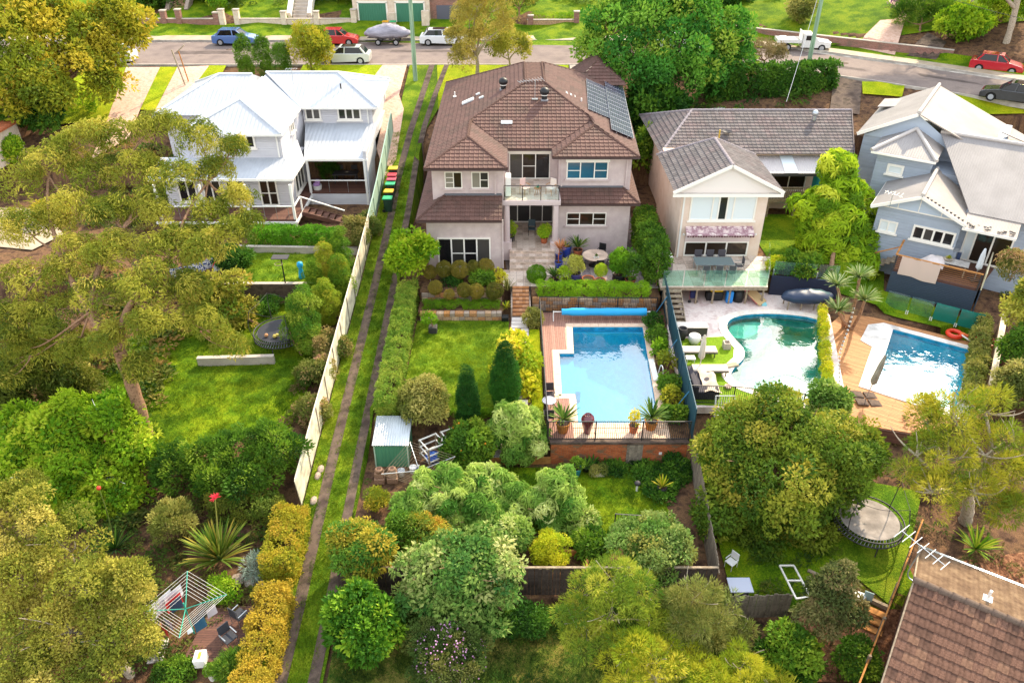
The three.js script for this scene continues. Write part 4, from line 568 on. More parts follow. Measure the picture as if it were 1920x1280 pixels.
// ---------- left neighbour: white metal-roofed house ----------
{
  const o = thing('white_house', 'two-storey white weatherboard house with pale corrugated metal roofs and rear verandah', 'house'), q = (x, y, z) => [x, y, z], E = 7.05;
  each('wall', [prism(rect(-16.4, -10.95, -68, -60.5), 4.4, E), prism(rect(-23, -16.5, -60.6, -54), 4.2, E), prism(rect(-26.3, -16.45, -66.5, -58.2), 0.8, E + 0.02), prism(rect(-25, -15.95, -58, -52.7), 1, 4.55), prism(rect(-10.98, -10.75, -68, -55.2), 0.8, 5.2), prism(rect(-15.95, -10.75, -68, -59.6), 0.9, 4.6)], M.whiteBoards, o);
  mesh('foundation', [prism(rect(-15.5, -10.8, -59.6, -55.15), 0.6, 1.9)], M.whiteBoards, o);
  const S = (pts) => mesh('roof_sheet', sheetRoof(pts), M.whiteSheet, o);
  // right upper hip
  const a = q(-16.4, E, -60), b = q(-10.45, E, -60), c = q(-10.6, E, -68.4), d = q(-21, E, -68.4), r0 = q(-19.9, 8.6, -64.3), r1 = q(-14.1, 8.6, -64.3);
  S([a, b, r1, r0]); S([b, c, r1]); S([d, c, r1, r0]);
  // front left hip
  const f0 = q(-23.4, E, -53.5), f1 = q(-16.25, E, -53.5), fa = q(-19.85, 8.5, -56.9), fb = q(-19.85, 8.5, -63);
  S([f0, f1, fa]); S([f1, a, r0, fb, fa]); S([q(-23.4, E, -60), f0, fa, fb]);
  // far left hip
  const g0 = q(-26.9, E + 0.05, -57.7), g1 = q(-20, E + 0.05, -57.7), g2 = q(-26.9, E + 0.05, -67), h0 = q(-23, 8.95, -62.3), h1 = q(-20.4, 8.95, -62.3);
  S([g0, g1, h1, h0]); S([g2, g0, h0]); S([q(-20, E + 0.05, -67), g2, h0, h1]); S([g1, q(-20, E + 0.05, -67), h1]);
  each('ridge_cap', [[a, r0], [b, r1], [r0, r1], [c, r1], [f0, fa], [f1, fa], [fa, fb], [g0, h0], [h0, h1], [g2, h0]].map(([p, s]) => bar([p[0], p[1] + 0.03, p[2]], [s[0], s[1] + 0.03, s[2]], 0.09, 6)), plain('#d5d9de', 0.5), o);
  // verandah roofs
  S([q(-25.4, 4.6, -51.3), q(-15.4, 4.6, -51.3), q(-16.4, 5.15, -54.02), q(-25.4, 5.15, -54.02)]); S([q(-15.4, 4.6, -51.3), q(-15.4, 4.6, -55.32), q(-16.45, 5.18, -58), q(-16.45, 5.18, -54)]); S([q(-15.4, 4.6, -55.3), q(-10.75, 4.6, -55.3), q(-10.6, 5.66, -60.52), q(-16.3, 5.66, -60.52)]);
  const beamW = (p, s) => beam(p, s, 0.14, 0.16); each('gutter', [beamW([-25.4, 4.52, -51.25], [-15.35, 4.52, -51.25]), beamW([-15.35, 4.52, -51.25], [-15.35, 4.52, -55.3]), beamW([-15.35, 4.52, -55.25], [-10.7, 4.52, -55.25]), beamW([f0[0], E - 0.1, f0[2]], [f1[0], E - 0.1, f1[2]]), beamW([f1[0], E - 0.1, f1[2]], [a[0], E - 0.1, a[2]]), beamW([a[0], E - 0.1, a[2]], [b[0], E - 0.1, b[2]]), beamW([b[0], E - 0.1, b[2]], [c[0], E - 0.1, c[2]]), beamW([g0[0], E - 0.1, g0[2]], [g2[0], E - 0.1, g2[2]])], M.white, o);
  const w2 = [[1, [], M.glass], [1, [], M.glass]], w3 = [...w2, [1, [], M.glass]];
  win(o, [-15.6, 5.9, -60.5], 1.2, 1.0, 0, w2, { fw: 0.12 }); win(o, [-12.75, 5.9, -60.5], 1.8, 1.0, 0, w3, { fw: 0.12 }); win(o, [-19.2, 5.85, -54], 1.7, 1.05, 0, w3, { fw: 0.12 }); win(o, [-16.5, 6.0, -57.2], 1, 0.7, Math.PI / 2, w2, { fw: 0.08 });
  win(o, [-17.55, 2.02, -52.7], 1.25, 2.1, 0, [[1, [0.45], M.glassBrown], [1, [0.45], M.glassBrown]], { name: 'french_doors', sill: false, fw: 0.1 }); for (const x of [-19.9, -21.6, -23.4]) win(o, [x, 2.3, -52.7], 1.3, 1.8, 0, w2, { fw: 0.1 });
  win(o, [-15.95, 2.3, -55.2], 2.6, 1.8, Math.PI / 2, w3, { fw: 0.1 }); win(o, [-13.2, 2.0, -59.6], 4.2, 2.2, 0, [[1, [], M.curtain], [1, [], M.glass], [1, [], M.glass]], { sill: false, name: 'sliding_door' });
  // deck
  each('deck_floor', [prism(rect(-25, -15.2, -52.7, -50.2), 1.86, 2.0), prism(rect(-15.3, -10.85, -59.6, -55.15), 1.92, 2.01), prism(rect(-16, -15.2, -59.6, -52.7), 1.87, 2.0)], M.deckDark, o);
  for (const [x, z] of [[-15.25, -50.3], [-18.4, -50.3], [-21.5, -50.3], [-24.6, -50.3], [-15.2, -55.2], [-10.95, -55.2]]) mesh('post', bb(0.16, 4.55 - 0.6, 0.16, x, 0.6, z), M.white, o);
  each('deck_beam', [beamW([-25, 1.78, -50.15], [-15.15, 1.78, -50.15]), beamW([-15.15, 1.78, -50.15], [-15.15, 1.78, -55.1])], M.white, o);
  each('handrail', [beam([-25, 2.95, -50.3], [-15.25, 2.95, -50.3], 0.1, 0.07), beam([-15.2, 2.95, -50.3], [-15.2, 2.95, -52], 0.1, 0.07), beam([-15.2, 2.95, -55.2], [-10.95, 2.95, -55.2], 0.1, 0.07), beam([-15.1, 2.95, -52.0], [-12.1, 1.9, -52.0], 0.09, 0.07), beam([-15.15, 1.95, -52], [-15.15, 3.0, -52], 0.1, 0.1)], M.white, o);
  { const g = []; for (let i = 1; i < 4; i++) g.push(bar([-15.2 + i * 1.42, 2, -55.2], [-15.2 + i * 1.42, 2.95, -55.2], 0.02)); for (let i = 0; i < 12; i++) g.push(bar([-25 + i * 0.85, 2, -50.3], [-25 + i * 0.85, 2.95, -50.3], 0.015)); mesh('balusters', g, M.steel, o, { kind: 'stuff' }); }
  const st = part('staircase', o); each('stringer', [beam([-15.1, 1.85, -51.6], [-11.9, 0.9, -51.6], 0.08, 0.32), beam([-15.1, 1.85, -52.6], [-11.9, 0.9, -52.6], 0.08, 0.32)], M.deckDark, st); for (let i = 0; i < 7; i++) mesh('tread', bx(0.4, 0.05, 0.96, -14.9 + i * 0.45, 1.9 - i * 0.14, -52.1), M.deckDark, st);
  for (const [x, z, y0, y1] of [[-11.3, -60.4, 5.6, 6.9], [-16.75, -53.9, 5.2, 6.9]]) mesh('downpipe', bb(0.09, y1 - y0, 0.09, x, y0, z), M.white, o);
  const an = part('aerial', o, [-17.3, 8.1, -62.4]); mesh('mast', [cyl(0.025, 0.025, 1.3), bar([-0.5, 1.2, 0], [0.5, 1.3, 0.1], 0.012), ...[0, 1, 2, 3, 4].map(i => bar([-0.4 + i * 0.2, 1.22, -0.3], [-0.4 + i * 0.2, 1.22, 0.3], 0.01))], M.steel, an);
  mesh('roof_pipe', cyl(0.06, 0.06, 0.4, -13.5, 7.9, -62), M.charcoal, o);
}
// outdoor dining set on the verandah
{
  const o = thing('dining_table', 'dark outdoor dining table in the white house verandah', 'table', [-12.9, 2.0, -57.3]); mesh('top', rb(1.9, 0.06, 0.95, 0, 0.74, 0, 0.02), M.charcoal, o); for (const x of [-0.8, 0.8]) for (const z of [-0.38, 0.38]) mesh('leg', bb(0.07, 0.72, 0.07, x, 0, z), M.charcoal, o);
  const t = tree('potted_tree', 'tall potted tree in the left corner of the verandah', 'potted plant', [-15.0, 2.0, -58.6], [[-15.0, 3.6, -58.6, 0.45, 0.8]], 'small', 'deep', { tr: 0.05, size: 0.7 });
  shrub('potted_palm', 'dark potted palm beside the dining table', [-14.2, 2.0, -58.2], 0.5, 0.9, 'feather', 'deep', { size: 0.8, cat: 'plant' });
  const b = thing('toy_pile', 'pile of bright folded laundry by the verandah post', 'laundry', [-14.9, 2.0, -55.9]); mesh('cloth', [rb(0.5, 0.5, 0.4, 0, 0.25, 0, 0.15), rb(0.4, 0.3, 0.35, 0.1, 0.6, 0, 0.14)], plain('#b48ac0', 0.9), b); mesh('basket', lathe([[0.3, 0], [0.36, 0.35], [0.33, 0.35], [0.28, 0.03], [0, 0.03]], 14, 0.05, 0, 0.05), M.white, b);
}
function chair(name, label, [x, y, z], turn, seatM, legM, group) {
  const o = thing(name, label, 'chair', [x, y, z], turn, group); mesh('seat', rb(0.5, 0.05, 0.48, 0, 0.44, 0, 0.02), seatM, o); const bk = rb(0.48, 0.5, 0.04, 0, 0.75, -0.26, 0.02); mesh('backrest', bk, seatM, o);
  for (const sx of [-1, 1]) { mesh('leg', bar([sx * 0.22, 0, 0.22], [sx * 0.22, 0.44, 0.2], 0.018), legM, o); mesh('leg', bar([sx * 0.22, 0, -0.26], [sx * 0.22, 0.98, -0.27], 0.018), legM, o); mesh('armrest', beam([sx * 0.25, 0.64, -0.24], [sx * 0.25, 0.64, 0.2], 0.04, 0.03), legM, o); } return o;
}
{ const c0 = chair('verandah_chair', 'left dark chair at the verandah dining table', [-13.5, 2, -58.1], 0, M.charcoal, M.charcoal, 'chairs at the verandah table'); copyOf(c0, [-12.4, 2, -58.1], 0, 'right dark chair at the verandah dining table'); }
// boundary fence along the laneway
{
  const o = thing('metal_fence', 'long cream metal panel fence running down beside the grass laneway', 'fence'), z0 = -62, n = 16, L = 36.4 / n;
  const g = new THREE.BoxGeometry(0.03, 1, L - 0.07); muv(g); const green = plain('#9db8a6', 0.6);
  for (let i = 0; i < n; i++) { const a = z0 + i * L, b = a + L, ya = T(-9.7, a) - 0.0, y = (T(-9.68, a + 0.1) + T(-9.68, b - 0.1)) / 2; const ya2 = T(-9.68, a), yb2 = T(-9.68, b); mesh('panel', beam([-9.7, ya2 + 0.92, a + 0.03], [-9.7, yb2 + 0.92, b - 0.03], 0.035, 1.75), i < 6 ? green : M.creamFence, o); mesh('post', bb(0.09, 2.0, 0.09, -9.7, y - 0.15, a), i < 6 ? plain('#6f8a7a', 0.6) : M.palingGrey[1], o); mesh('top_rail', beam([-9.7, ya2 + 1.8, a], [-9.7, yb2 + 1.8, b], 0.06, 0.06), i < 6 ? green : M.creamFence, o); }
}
// wheelie bins
{
  const body = plain('#1d5a34', 0.6), mk = (label, [x, y, z], lid, bm = body) => { const o = thing('wheelie_bin', label, 'bin', [x, y, z], Math.PI / 2, 'wheelie bins along the fence'); const g = new THREE.CylinderGeometry(0.42, 0.33, 0.95, 4, 1); g.rotateY(Math.PI / 4); g.translate(0, 0.52, 0); mesh('body', g.toNonIndexed(), bm, o); mesh('lid', [rb(0.64, 0.08, 0.68, 0, 1.03, 0, 0.03), bar([-0.25, 1.0, -0.36], [0.25, 1.0, -0.36], 0.025)], plain(lid, 0.45), o); for (const s of [-1, 1]) { const w = new THREE.CylinderGeometry(0.12, 0.12, 0.06, 12); w.rotateZ(Math.PI / 2); w.translate(s * 0.26, 0.12, -0.3); mesh('wheel', w, M.black, o); } };
  mk('farthest yellow-lidded bin by the green fence', [-8.88,2.81,-55.42], '#d9b418', plain('#3a2f2c', 0.6)); mk('upper red-lidded bin in the row', [-8.87,2.61,-54.59], '#b02a3a', plain('#3a2f2c', 0.6)); mk('lower red-lidded bin in the row', [-8.85,2.49,-54.08], '#b5485a', plain('#3a2f2c', 0.6)); mk('green-lidded bin between red and yellow ones', [-8.87,2.36,-53.51], '#2fae72', plain('#223a2c', 0.6)); mk('nearer yellow-lidded bin above the nearest green one', [-8.88,2.14,-52.61], '#d9a818', plain('#2a2c2c', 0.6)); mk('nearest bin with a green lid', [-8.87,1.96,-51.77], '#22a86c', plain('#1d3a2c', 0.6));
}
// retaining walls of the left garden
{
  const w = (label, A, B, y0, h, m) => { const o = thing('garden_wall', label, 'retaining wall'); mesh('wall', beam([A[0], y0 + h / 2, A[1]], [B[0], y0 + h / 2, B[1]], 0.22, h), m, o); mesh('coping', beam([A[0], y0 + h + 0.02, A[1]], [B[0], y0 + h + 0.02, B[1]], 0.27, 0.05), M.concrete, o); };
  w('grey rendered wall dropping from the upper lawn to the trampoline', [-19, -42.35], [-10.4, -42.35], 0, 1.2, M.darkConcrete); w('low grey wall below the verandah hedge', [-18.5, -46.9], [-10.3, -46.6], 1.1, 0.45, M.concrete); w('low grey edging wall across the lower lawn behind the gum trunk', [-17.5, -35.5], [-13.3, -35.7], -0.3, 0.55, M.concrete);
}
hedge('verandah_hedge', 'dense bright hedge below the white verandah', [-17.6, -48.0], [-11.6, -47.4], 1.4, 1.5, 'small', ['#3c7010', '#588c16', '#78a41e'], { y0: 1.0, size: 0.6, dens: 13, wob: 0.05 });
// trampoline builder
function trampoline(label, [x, y, z], r, h, m, net) {
  const o = thing('trampoline', label, 'trampoline', [x, y, z]); const mg = new THREE.CylinderGeometry(r * 0.86, r * 0.86, 0.02, 40); mg.translate(0, h, 0); mesh('mat', mg, m, o); const tg = new THREE.TorusGeometry(r, 0.035, 8, 48); tg.rotateX(Math.PI / 2); tg.translate(0, h, 0); mesh('rim', tg, M.charcoal, o);
  const rods = []; for (let i = 0; i < 60; i++) { const a = i / 60 * 6.283; rods.push(bar([Math.cos(a) * r * 0.86, h, Math.sin(a) * r * 0.86], [Math.cos(a + 0.06) * r * 1.0, h - 0.26, Math.sin(a + 0.06) * r], 0.012, 4)); } mesh('rods', rods, M.steel, o, { kind: 'stuff' }); const t2 = new THREE.TorusGeometry(r, 0.03, 8, 48); t2.rotateX(Math.PI / 2); t2.translate(0, h - 0.28, 0); mesh('lower_ring', t2, M.charcoal, o);
  for (let i = 0; i < 5; i++) { const a = i / 5 * 6.283 + 0.4; mesh('leg', bar([Math.cos(a) * r, 0, Math.sin(a) * r], [Math.cos(a) * r, h - 0.25, Math.sin(a) * r], 0.03), M.charcoal, o); }
  if (net) for (let i = 0; i < net; i++) { const a = i / net * 6.283 + 1.0, b = (i + 1) / net * 6.283 + 1.0; mesh('net_pole', tube([[Math.cos(a) * r, h - 0.2, Math.sin(a) * r], [Math.cos(a) * r * 1.12, h + 0.9, Math.sin(a) * r * 1.12], [Math.cos(a) * r * 1.0, h + 1.75, Math.sin(a) * r * 1.0]], 0.022), M.charcoal, o); if (net < 6) mesh('net_edge', tube([[Math.cos(a) * r, h + 1.75, Math.sin(a) * r], [Math.cos((a + b) / 2) * r * 0.75, h + 1.6, Math.sin((a + b) / 2) * r * 0.75], [Math.cos(b) * r, h + 1.75, Math.sin(b) * r]], 0.012), M.charcoal, o); }
  return o;
}
trampoline('black trampoline half hidden behind the dense conifer', [-13.4, T(-13.4, -37.8), -37.8], 1.5, 0.75, plain('#23242e', 0.6), 4);
{ const o = thing('ball', 'tan ball lying on the black trampoline', 'ball', [-14.0, T(-13.4, -37.8) + 0.87, -37.1]); mesh('shell', sph(0.11), plain('#c08a5c', 0.6), o); const p = thing('ball', 'yellow and white ball lying on the black trampoline', 'ball', [-13.5, T(-13.4, -37.8) + 0.87, -37.0]); mesh('shell', [sph(0.11), sph(0.1, 0.12, 0.02, -0.08)], plain('#d8c060', 0.6), p); }
{ const o = thing('football_goal', 'small white folding soccer goal on the upper lawn', 'goal', [-18.82,1.15,-44.27], 0.8); mesh('frame', tube([[-0.5, 0, 0], [-0.35, 0.5, 0], [0, 0.7, 0], [0.35, 0.5, 0], [0.5, 0, 0]], 0.03), plain('#d04030', 0.5), o); const g = new THREE.CircleGeometry(0.48, 16, 0, Math.PI); g.rotateX(-0.6); mesh('net', g, plain('#d8dadc', 0.9), o); }
{ const o = thing('paddle_float', 'bright blue inflatable toy standing by the conifers', 'toy', [-13.27,1.15,-43.13]); mesh('body', [lathe([[0, 0], [0.2, 0.05], [0.16, 0.4], [0.1, 0.7], [0.2, 0.9], [0.17, 1.1], [0, 1.16]], 14)], plain('#12a0d8', 0.4), o); }
{ const o = thing('basketball_hoop', 'black basketball hoop standing at the retaining wall edge', 'hoop', [-14.11,1.15,-42.31]); mesh('pole', bar([0, 0, 0], [0, 1.9, 0], 0.04), M.black, o); mesh('backboard', bx(1.0, 0.05, 0.6, 0, 1.95, 0.1), M.charcoal, o); const t = new THREE.TorusGeometry(0.23, 0.02, 6, 20); t.rotateX(Math.PI / 2); t.translate(0, 1.75, 0.6); mesh('ring', t, plain('#9a8a68', 0.6), o); }
{ const o = thing('printed_banner', 'blue and white patterned cloth hung along a line under the gum tree', 'cloth', [0, 0, 0]); const a = [-21.36,1.98,-42.8], b = [-19.21,1.94,-44.5]; const n = 24, pos = [], uv = [], ix = []; for (let i = 0; i <= n; i++) { const t = i / n, s = 0.04 * Math.sin(t * 20); for (const y of [0, -0.65]) { pos.push(lerp(a[0], b[0], t) + s * 0.4, lerp(a[1], b[1], t) + y - 0.1 * Math.sin(t * Math.PI), lerp(a[2], b[2], t) + s); uv.push(t * 3, y); } if (i) { const k = i * 2; ix.push(k - 2, k - 1, k, k - 1, k + 1, k); } } const g = new THREE.BufferGeometry(); g.setAttribute('position', new THREE.Float32BufferAttribute(pos, 3)); g.setAttribute('uv', new THREE.Float32BufferAttribute(uv, 2)); g.setIndex(ix); g.computeVertexNormals(); mesh('cloth', g, mottle(['#2a3f7a', '#e6e6ee', '#f2f2f4', '#39508c'], 0.8, { f: 6, n: 128, s: 141, contrast: 3 }), o); }
// ---------- right neighbour: cream house with gable ----------
{
  const o = thing('cream_gable_house', 'narrow cream rendered two-storey wing with a white gable and grey tiled roof', 'house'), q = (x, y, z) => [x, y, z];
  mesh('wall', prism(rect(10.6, 16.0, -53, -45.3), 0.3, 6.2), M.cream, o);
  const L = q(9.95, 6.3, -44.7), R_ = q(16.65, 6.3, -44.7), Lb = q(9.95, 6.3, -51.4), Rb = q(16.65, 6.3, -51.4), a = q(13.3, 8.0, -44.7), b = q(13.3, 8.0, -49.7);
  const stain = (p, k) => { const n = noise2(p.x * 6, p.z * 6, 23), w = clamp((n - 0.45) * 2.5, 0, 1); return [lerp(0.82, 1.1, k) + w * 0.12, lerp(0.82, 1.1, k) + w * 0.02, lerp(0.84, 1.1, k) + w * 0.02]; };
  const R = (pts, s) => mesh('roof_tiles', tileRoof(pts, { s, cols: stain, tint: 0.16 }), M.greyTile, o, { kind: 'stuff' });
  R([Lb, L, a, b], 21); R([R_, Rb, b, a], 22); R([Lb, Rb, b], 23);
  each('ridge_cap', [[a, b], [b, Lb], [b, Rb]].map(([p, s]) => merged(ridgeCap(p, s))), M.greyRidge, o);
  mesh('gable', [poly3([[10.1, 6.1, -44.95], [16.5, 6.1, -44.95], [13.3, 7.82, -44.95]])], plain('#e9dfd8', 0.7), o); each('barge_board', [beam([9.9, 6.22, -44.68], [13.3, 7.93, -44.68], 0.05, 0.2), beam([16.7, 6.22, -44.68], [13.3, 7.93, -44.68], 0.05, 0.2), beam([9.9, 6.05, -44.72], [16.7, 6.05, -44.72], 0.1, 0.2)], M.frame, o);
 
  win(o, [13.25, 4.15, -45.3], 4.1, 1.75, 0, [[1, [], M.blind], [0.3, [], M.blind], [0.4, [], M.glass], [0.3, [], M.blind], [1, [], M.blind]], { fw: 0.09 });
  win(o, [13.2, 1.65, -45.3], 4.1, 1.05, 0, [[1, [], M.glassBrown], [1, [], M.glassBrown], [1, [], M.glassBrown]], { fw: 0.09, sill: false, name: 'sliding_door' });
  const aw = part('awning', o); { const g = bx(4.3, 0.07, 0.75, 0, 0, 0); g.rotateX(0.5); g.translate(13.2, 3.55, -44.95); mesh('hood', g, mottle(['#e4d4cc', '#c8aeb0', '#96707a', '#e8dcd4'], 1.6, { f: 5, n: 128, s: 151, contrast: 2.2 }), aw); const e = []; for (let i = 0; i < 26; i++) e.push(bx(0.12, rr(0.05, 0.12), 0.04, 11.15 + i * 0.165, 3.33, -44.62)); mesh('valance', e, plain('#5a3038', 0.9), aw); mesh('roller_blind', bx(4.15, 0.6, 0.05, 13.2, 3.0, -45.22), plain('#d8c6c4', 0.8), aw); }
  mesh('downpipe', [bb(0.1, 4.4, 0.1, 10.75, 1.6, -45.2)], M.white, o); each('wall_lamp', [sph(0.08, 11.0, 3.2, -45.2), sph(0.08, 15.6, 3.2, -45.2)], M.white, o);
}
// tiled house behind
{
  const o = thing('grey_tiled_house', 'long low house with weathered grey-mauve tiled roof behind the cream gable wing', 'house'), q = (x, y, z) => [x, y, z];
  mesh('wall', prism(rect(10.8, 23.4, -61, -53.2), 0.8, 5.8), M.cream, o);
  const stain = (p, k) => { const n = noise2(p.x * 5, p.z * 7, 29), w = clamp((n - 0.42) * 2.2, 0, 1); return [lerp(0.85, 1.12, k) + w * 0.12, lerp(0.85, 1.08, k) - w * 0.03, lerp(0.86, 1.08, k) - w * 0.02]; };
  const R = (pts, s) => mesh('roof_tiles', tileRoof(pts, { s, cols: stain, tint: 0.14 }), M.greyTile, o, { kind: 'stuff' });
  const a = q(10.4, 5.9, -52.6), b = q(24.0, 5.9, -52.6), c = q(24.6, 5.9, -61.8), d = q(10.2, 5.9, -61.8), r0 = q(13.3, 7.65, -57.2), r1 = q(25.1, 7.65, -57.2);
  R([a, b, r1, r0], 31); R([d, a, r0], 32); R([d, c, r1, r0], 33);
  each('ridge_cap', [[r0, r1], [a, r0], [d, r0]].map(([p, s]) => merged(ridgeCap(p, s))), M.greyRidge, o); each('barge', [beam(b, r1, 0.06, 0.2), beam(c, r1, 0.06, 0.2)], plain('#54484c', 0.7), o);
  mesh('verandah_sheet', sheetRoof([q(17.2, 4.95, -51.4), q(22.8, 4.95, -51.4), q(22.4, 5.6, -53.1), q(17.2, 5.6, -53.1)]), mat({ map: sheetMap('#cfc6c4', 152), bumpMap: corr(0.15), bumpScale: 0.02, roughness: 0.5 }), o); mesh('clear_sheet', sheetRoof([q(19, 4.99, -51.38), q(19.9, 4.99, -51.38), q(19.85, 5.64, -53.08), q(18.95, 5.64, -53.08)], 0.02), M.blind, o);
  each('verandah_beam', [beam([17.2, 4.83, -51.4], [22.8, 4.83, -51.4], 0.1, 0.18), bb(0.1, 3.0, 0.1, 18.3, 1.8, -51.6), bb(0.1, 3.0, 0.1, 21.6, 1.8, -51.6)], M.charcoal, o);
  mesh('deck_floor', prism(rect(16.2, 22.6, -53.2, -51.5), 2.75, 2.95), M.timber, o); { const g = []; for (let x = 16.3; x < 21.7; x += 0.14) g.push(bb(0.06, 0.85, 0.04, x, 2.98, -51.5)); mesh('balustrade', [...g, beam([16.2, 3.86, -51.5], [21.8, 3.86, -51.5], 0.1, 0.06), beam([16.2, 2.95, -51.5], [21.8, 2.95, -51.5], 0.08, 0.12)], M.timber, o, { kind: 'stuff' }); }
  for (const x of [16.4, 18.3, 20.2]) mesh('deck_post', bb(0.14, 1.4, 0.14, x, 1.5, -51.6), M.timber, o); mesh('screen', bx(0.06, 1.9, 1.3, 21.5, 3.9, -51.9), plain('#1f9aa0', 0.6), o);
  win(o, [20, 3.0, -53.2], 2.4, 1.6, 0, [[1, [], M.glassBrown], [1, [], M.glassBrown]]);
  const v = part('roof_ventilator', o, [22.0, 7.25, -56]); mesh('throat', cyl(0.16, 0.16, 0.35), M.steel, v); mesh('dome', sph(0.24, 0, 0.5, 0, 14), M.steel, v); mesh('flue', [cyl(0.06, 0.06, 0.7, -7.3, -0.75, 2.1)], plain('#b89a3a', 0.6), o).position.set(22, 7.25, -56);
  const an = part('aerial', o, [15, 7.3, -56.4]); an.scale.setScalar(0.55); mesh('mast', [cyl(0.025, 0.025, 1.2), ...[0, 1, 2, 3, 4, 5].map(i => bar([-0.7 + i * 0.22, 1.15 + i * 0.03, -0.4], [-0.3 + i * 0.22, 1.15 + i * 0.03, 0.5], 0.012)), bar([-0.9, 1.12, 0], [0.9, 1.35, 0.1], 0.012)], M.steel, an); mesh('dish', lathe([[0, 0], [0.2, 0.05], [0.34, 0.16]], 16, 2.4, -0.25, 1.5), M.charcoal, o).position.set(13, 7.0, -56);
}
{ const o = thing('kayak', 'turquoise kayak stored under the timber deck', 'kayak', [19.19,2.75,-51.9]); const g = sph(1, 0, 0, 0, 16); g.scale(0.95, 0.16, 0.28); mesh('hull', g, plain('#20b8c8', 0.4), o); }
// balcony of the cream house
{
  const o = thing('glass_balcony', 'tiled balcony with frameless glass railing in front of the cream house', 'balcony');
  mesh('slab', prism([[9.2, -45.35], [16.7, -45.35], [15.55, -41.2], [9.05, -41.2]], 1.38, 1.58), M.tile2, o); const g = rb(0.6, 0.03, 0.6, 0, 0, 0, 0.008);
  for (let i = 0; i < 12; i++) for (let j = 0; j < 7; j++) { const x = 9.55 + i * 0.61, z = -45 + j * 0.58; if (x > 16.4 - (z + 45.3) * 0.28) continue; mesh('tile', g, pick([M.tile, M.tile, M.tile2]), o).position.set(x, 1.59, z); }
  for (let i = 0; i < 5; i++) mesh('glass_panel', bx(1.22, 1.05, 0.014, 9.75 + i * 1.28, 2.15, -41.28), M.clear, o); for (let i = 0; i < 3; i++) mesh('glass_panel', bx(1.28, 1.05, 0.014, 15.72 + i * 0.36, 2.15, -41.95 - i * 1.32, Math.PI / 2 - 0.265), M.clear, o);
  for (let i = 0; i < 7; i++) mesh('post', bb(0.1, 1.15, 0.1, 9.3 + i * 1.02, 0.28, -41.4), M.timber, o); mesh('fascia', beam([9.05, 1.45, -41.2], [15.55, 1.45, -41.2], 0.05, 0.18), M.timber, o);
  const st = part('staircase', o); for (let i = 0; i < 7; i++) mesh('tread', bx(1.0, 0.06, 0.32, 9.75, 1.42 - i * 0.165, -41.0 + i * 0.33), M.timber, st); each('stringer', [beam([9.24, 1.4, -41.1], [9.24, 0.3, -38.8], 0.05, 0.24), beam([10.26, 1.4, -41.1], [10.26, 0.3, -38.8], 0.05, 0.24)], M.timber, st);
}
{
  const t = thing('glass_dining_table', 'rectangular glass-topped dining table on the cream house balcony', 'table', [12.6, 1.6, -43.2]); mesh('top', rb(2.4, 0.03, 1.05, 0, 0.74, 0, 0.01), glassy('#6a7878', 0.08), t); mesh('frame', [beam([-1.2, 0.72, -0.52], [1.2, 0.72, -0.52], 0.05, 0.04), beam([-1.2, 0.72, 0.52], [1.2, 0.72, 0.52], 0.05, 0.04), beam([-1.2, 0.72, -0.52], [-1.2, 0.72, 0.52], 0.05, 0.04), beam([1.2, 0.72, -0.52], [1.2, 0.72, 0.52], 0.05, 0.04)], M.steel, t); for (const x of [-1.1, 1.1]) for (const z of [-0.45, 0.45]) mesh('leg', bb(0.05, 0.72, 0.05, x, 0, z), M.steel, t);
  const sling = plain('#4a464c', 0.7), c0 = chair('sling_chair', 'far-side left chair at the glass balcony table', [11.85, 1.6, -44.0], 0, sling, M.steel, 'chairs round the glass balcony table');
  copyOf(c0, [12.6, 1.6, -44.0], 0, 'far-side middle chair at the glass balcony table'); copyOf(c0, [13.35, 1.6, -44.0], 0, 'far-side right chair at the glass balcony table'); copyOf(c0, [11.9, 1.6, -42.3], Math.PI, 'near-side left chair at the glass balcony table'); copyOf(c0, [12.7, 1.6, -42.3], Math.PI, 'near-side middle chair at the glass balcony table'); copyOf(c0, [13.5, 1.6, -42.3], Math.PI, 'near-side right chair at the glass balcony table'); copyOf(c0, [14.2, 1.6, -43.2], -Math.PI / 2, 'chair at the right end of the glass balcony table');
  const b = thing('barbecue', 'covered barbecue at the left end of the balcony', 'barbecue', [9.7, 1.6, -43.4]); mesh('cover', rb(0.7, 0.9, 1.0, 0, 0.5, 0, 0.12), plain('#8a7a78', 0.9), b); mesh('hood', rb(0.6, 0.25, 0.85, 0, 1.02, 0, 0.1), plain('#d8d4cc', 0.6), b);
}
// planted screen between lawn and pool terrace
{
  const o = thing('dark_screen_wall', 'dark navy screen wall below the glass fence beside the balcony', 'screen wall'); mesh('wall', beam([16.2, 0.95, -42.6], [20.2, 0.95, -41.9], 0.12, 1.35), plain('#20263c', 0.8), o);
  for (let i = 0; i < 3; i++) mesh('glass_panel', beam([16.3 + i * 1.3, 2.1, -42.75 + i * 0.23], [17.5 + i * 1.3, 2.1, -42.54 + i * 0.22], 0.014, 0.9), M.clear, o); for (let i = 0; i < 4; i++) mesh('clamp', bb(0.06, 0.5, 0.06, 16.3 + i * 1.28, 1.5, -42.72 + i * 0.22), M.steel, o);
  shrub('screen_shrub', 'leafy green shrub behind the dark screen wall', [18.3, 1.5, -43.4], 1.0, 0.9, 'broad', 'green', { size: 0.7, lumpy: 4 }); shrub('screen_shrub', 'yellowish shrub behind the glass fence corner', [16.7, 1.5, -43.5], 0.5, 0.8, 'small', 'yellow', { size: 0.6 });
}
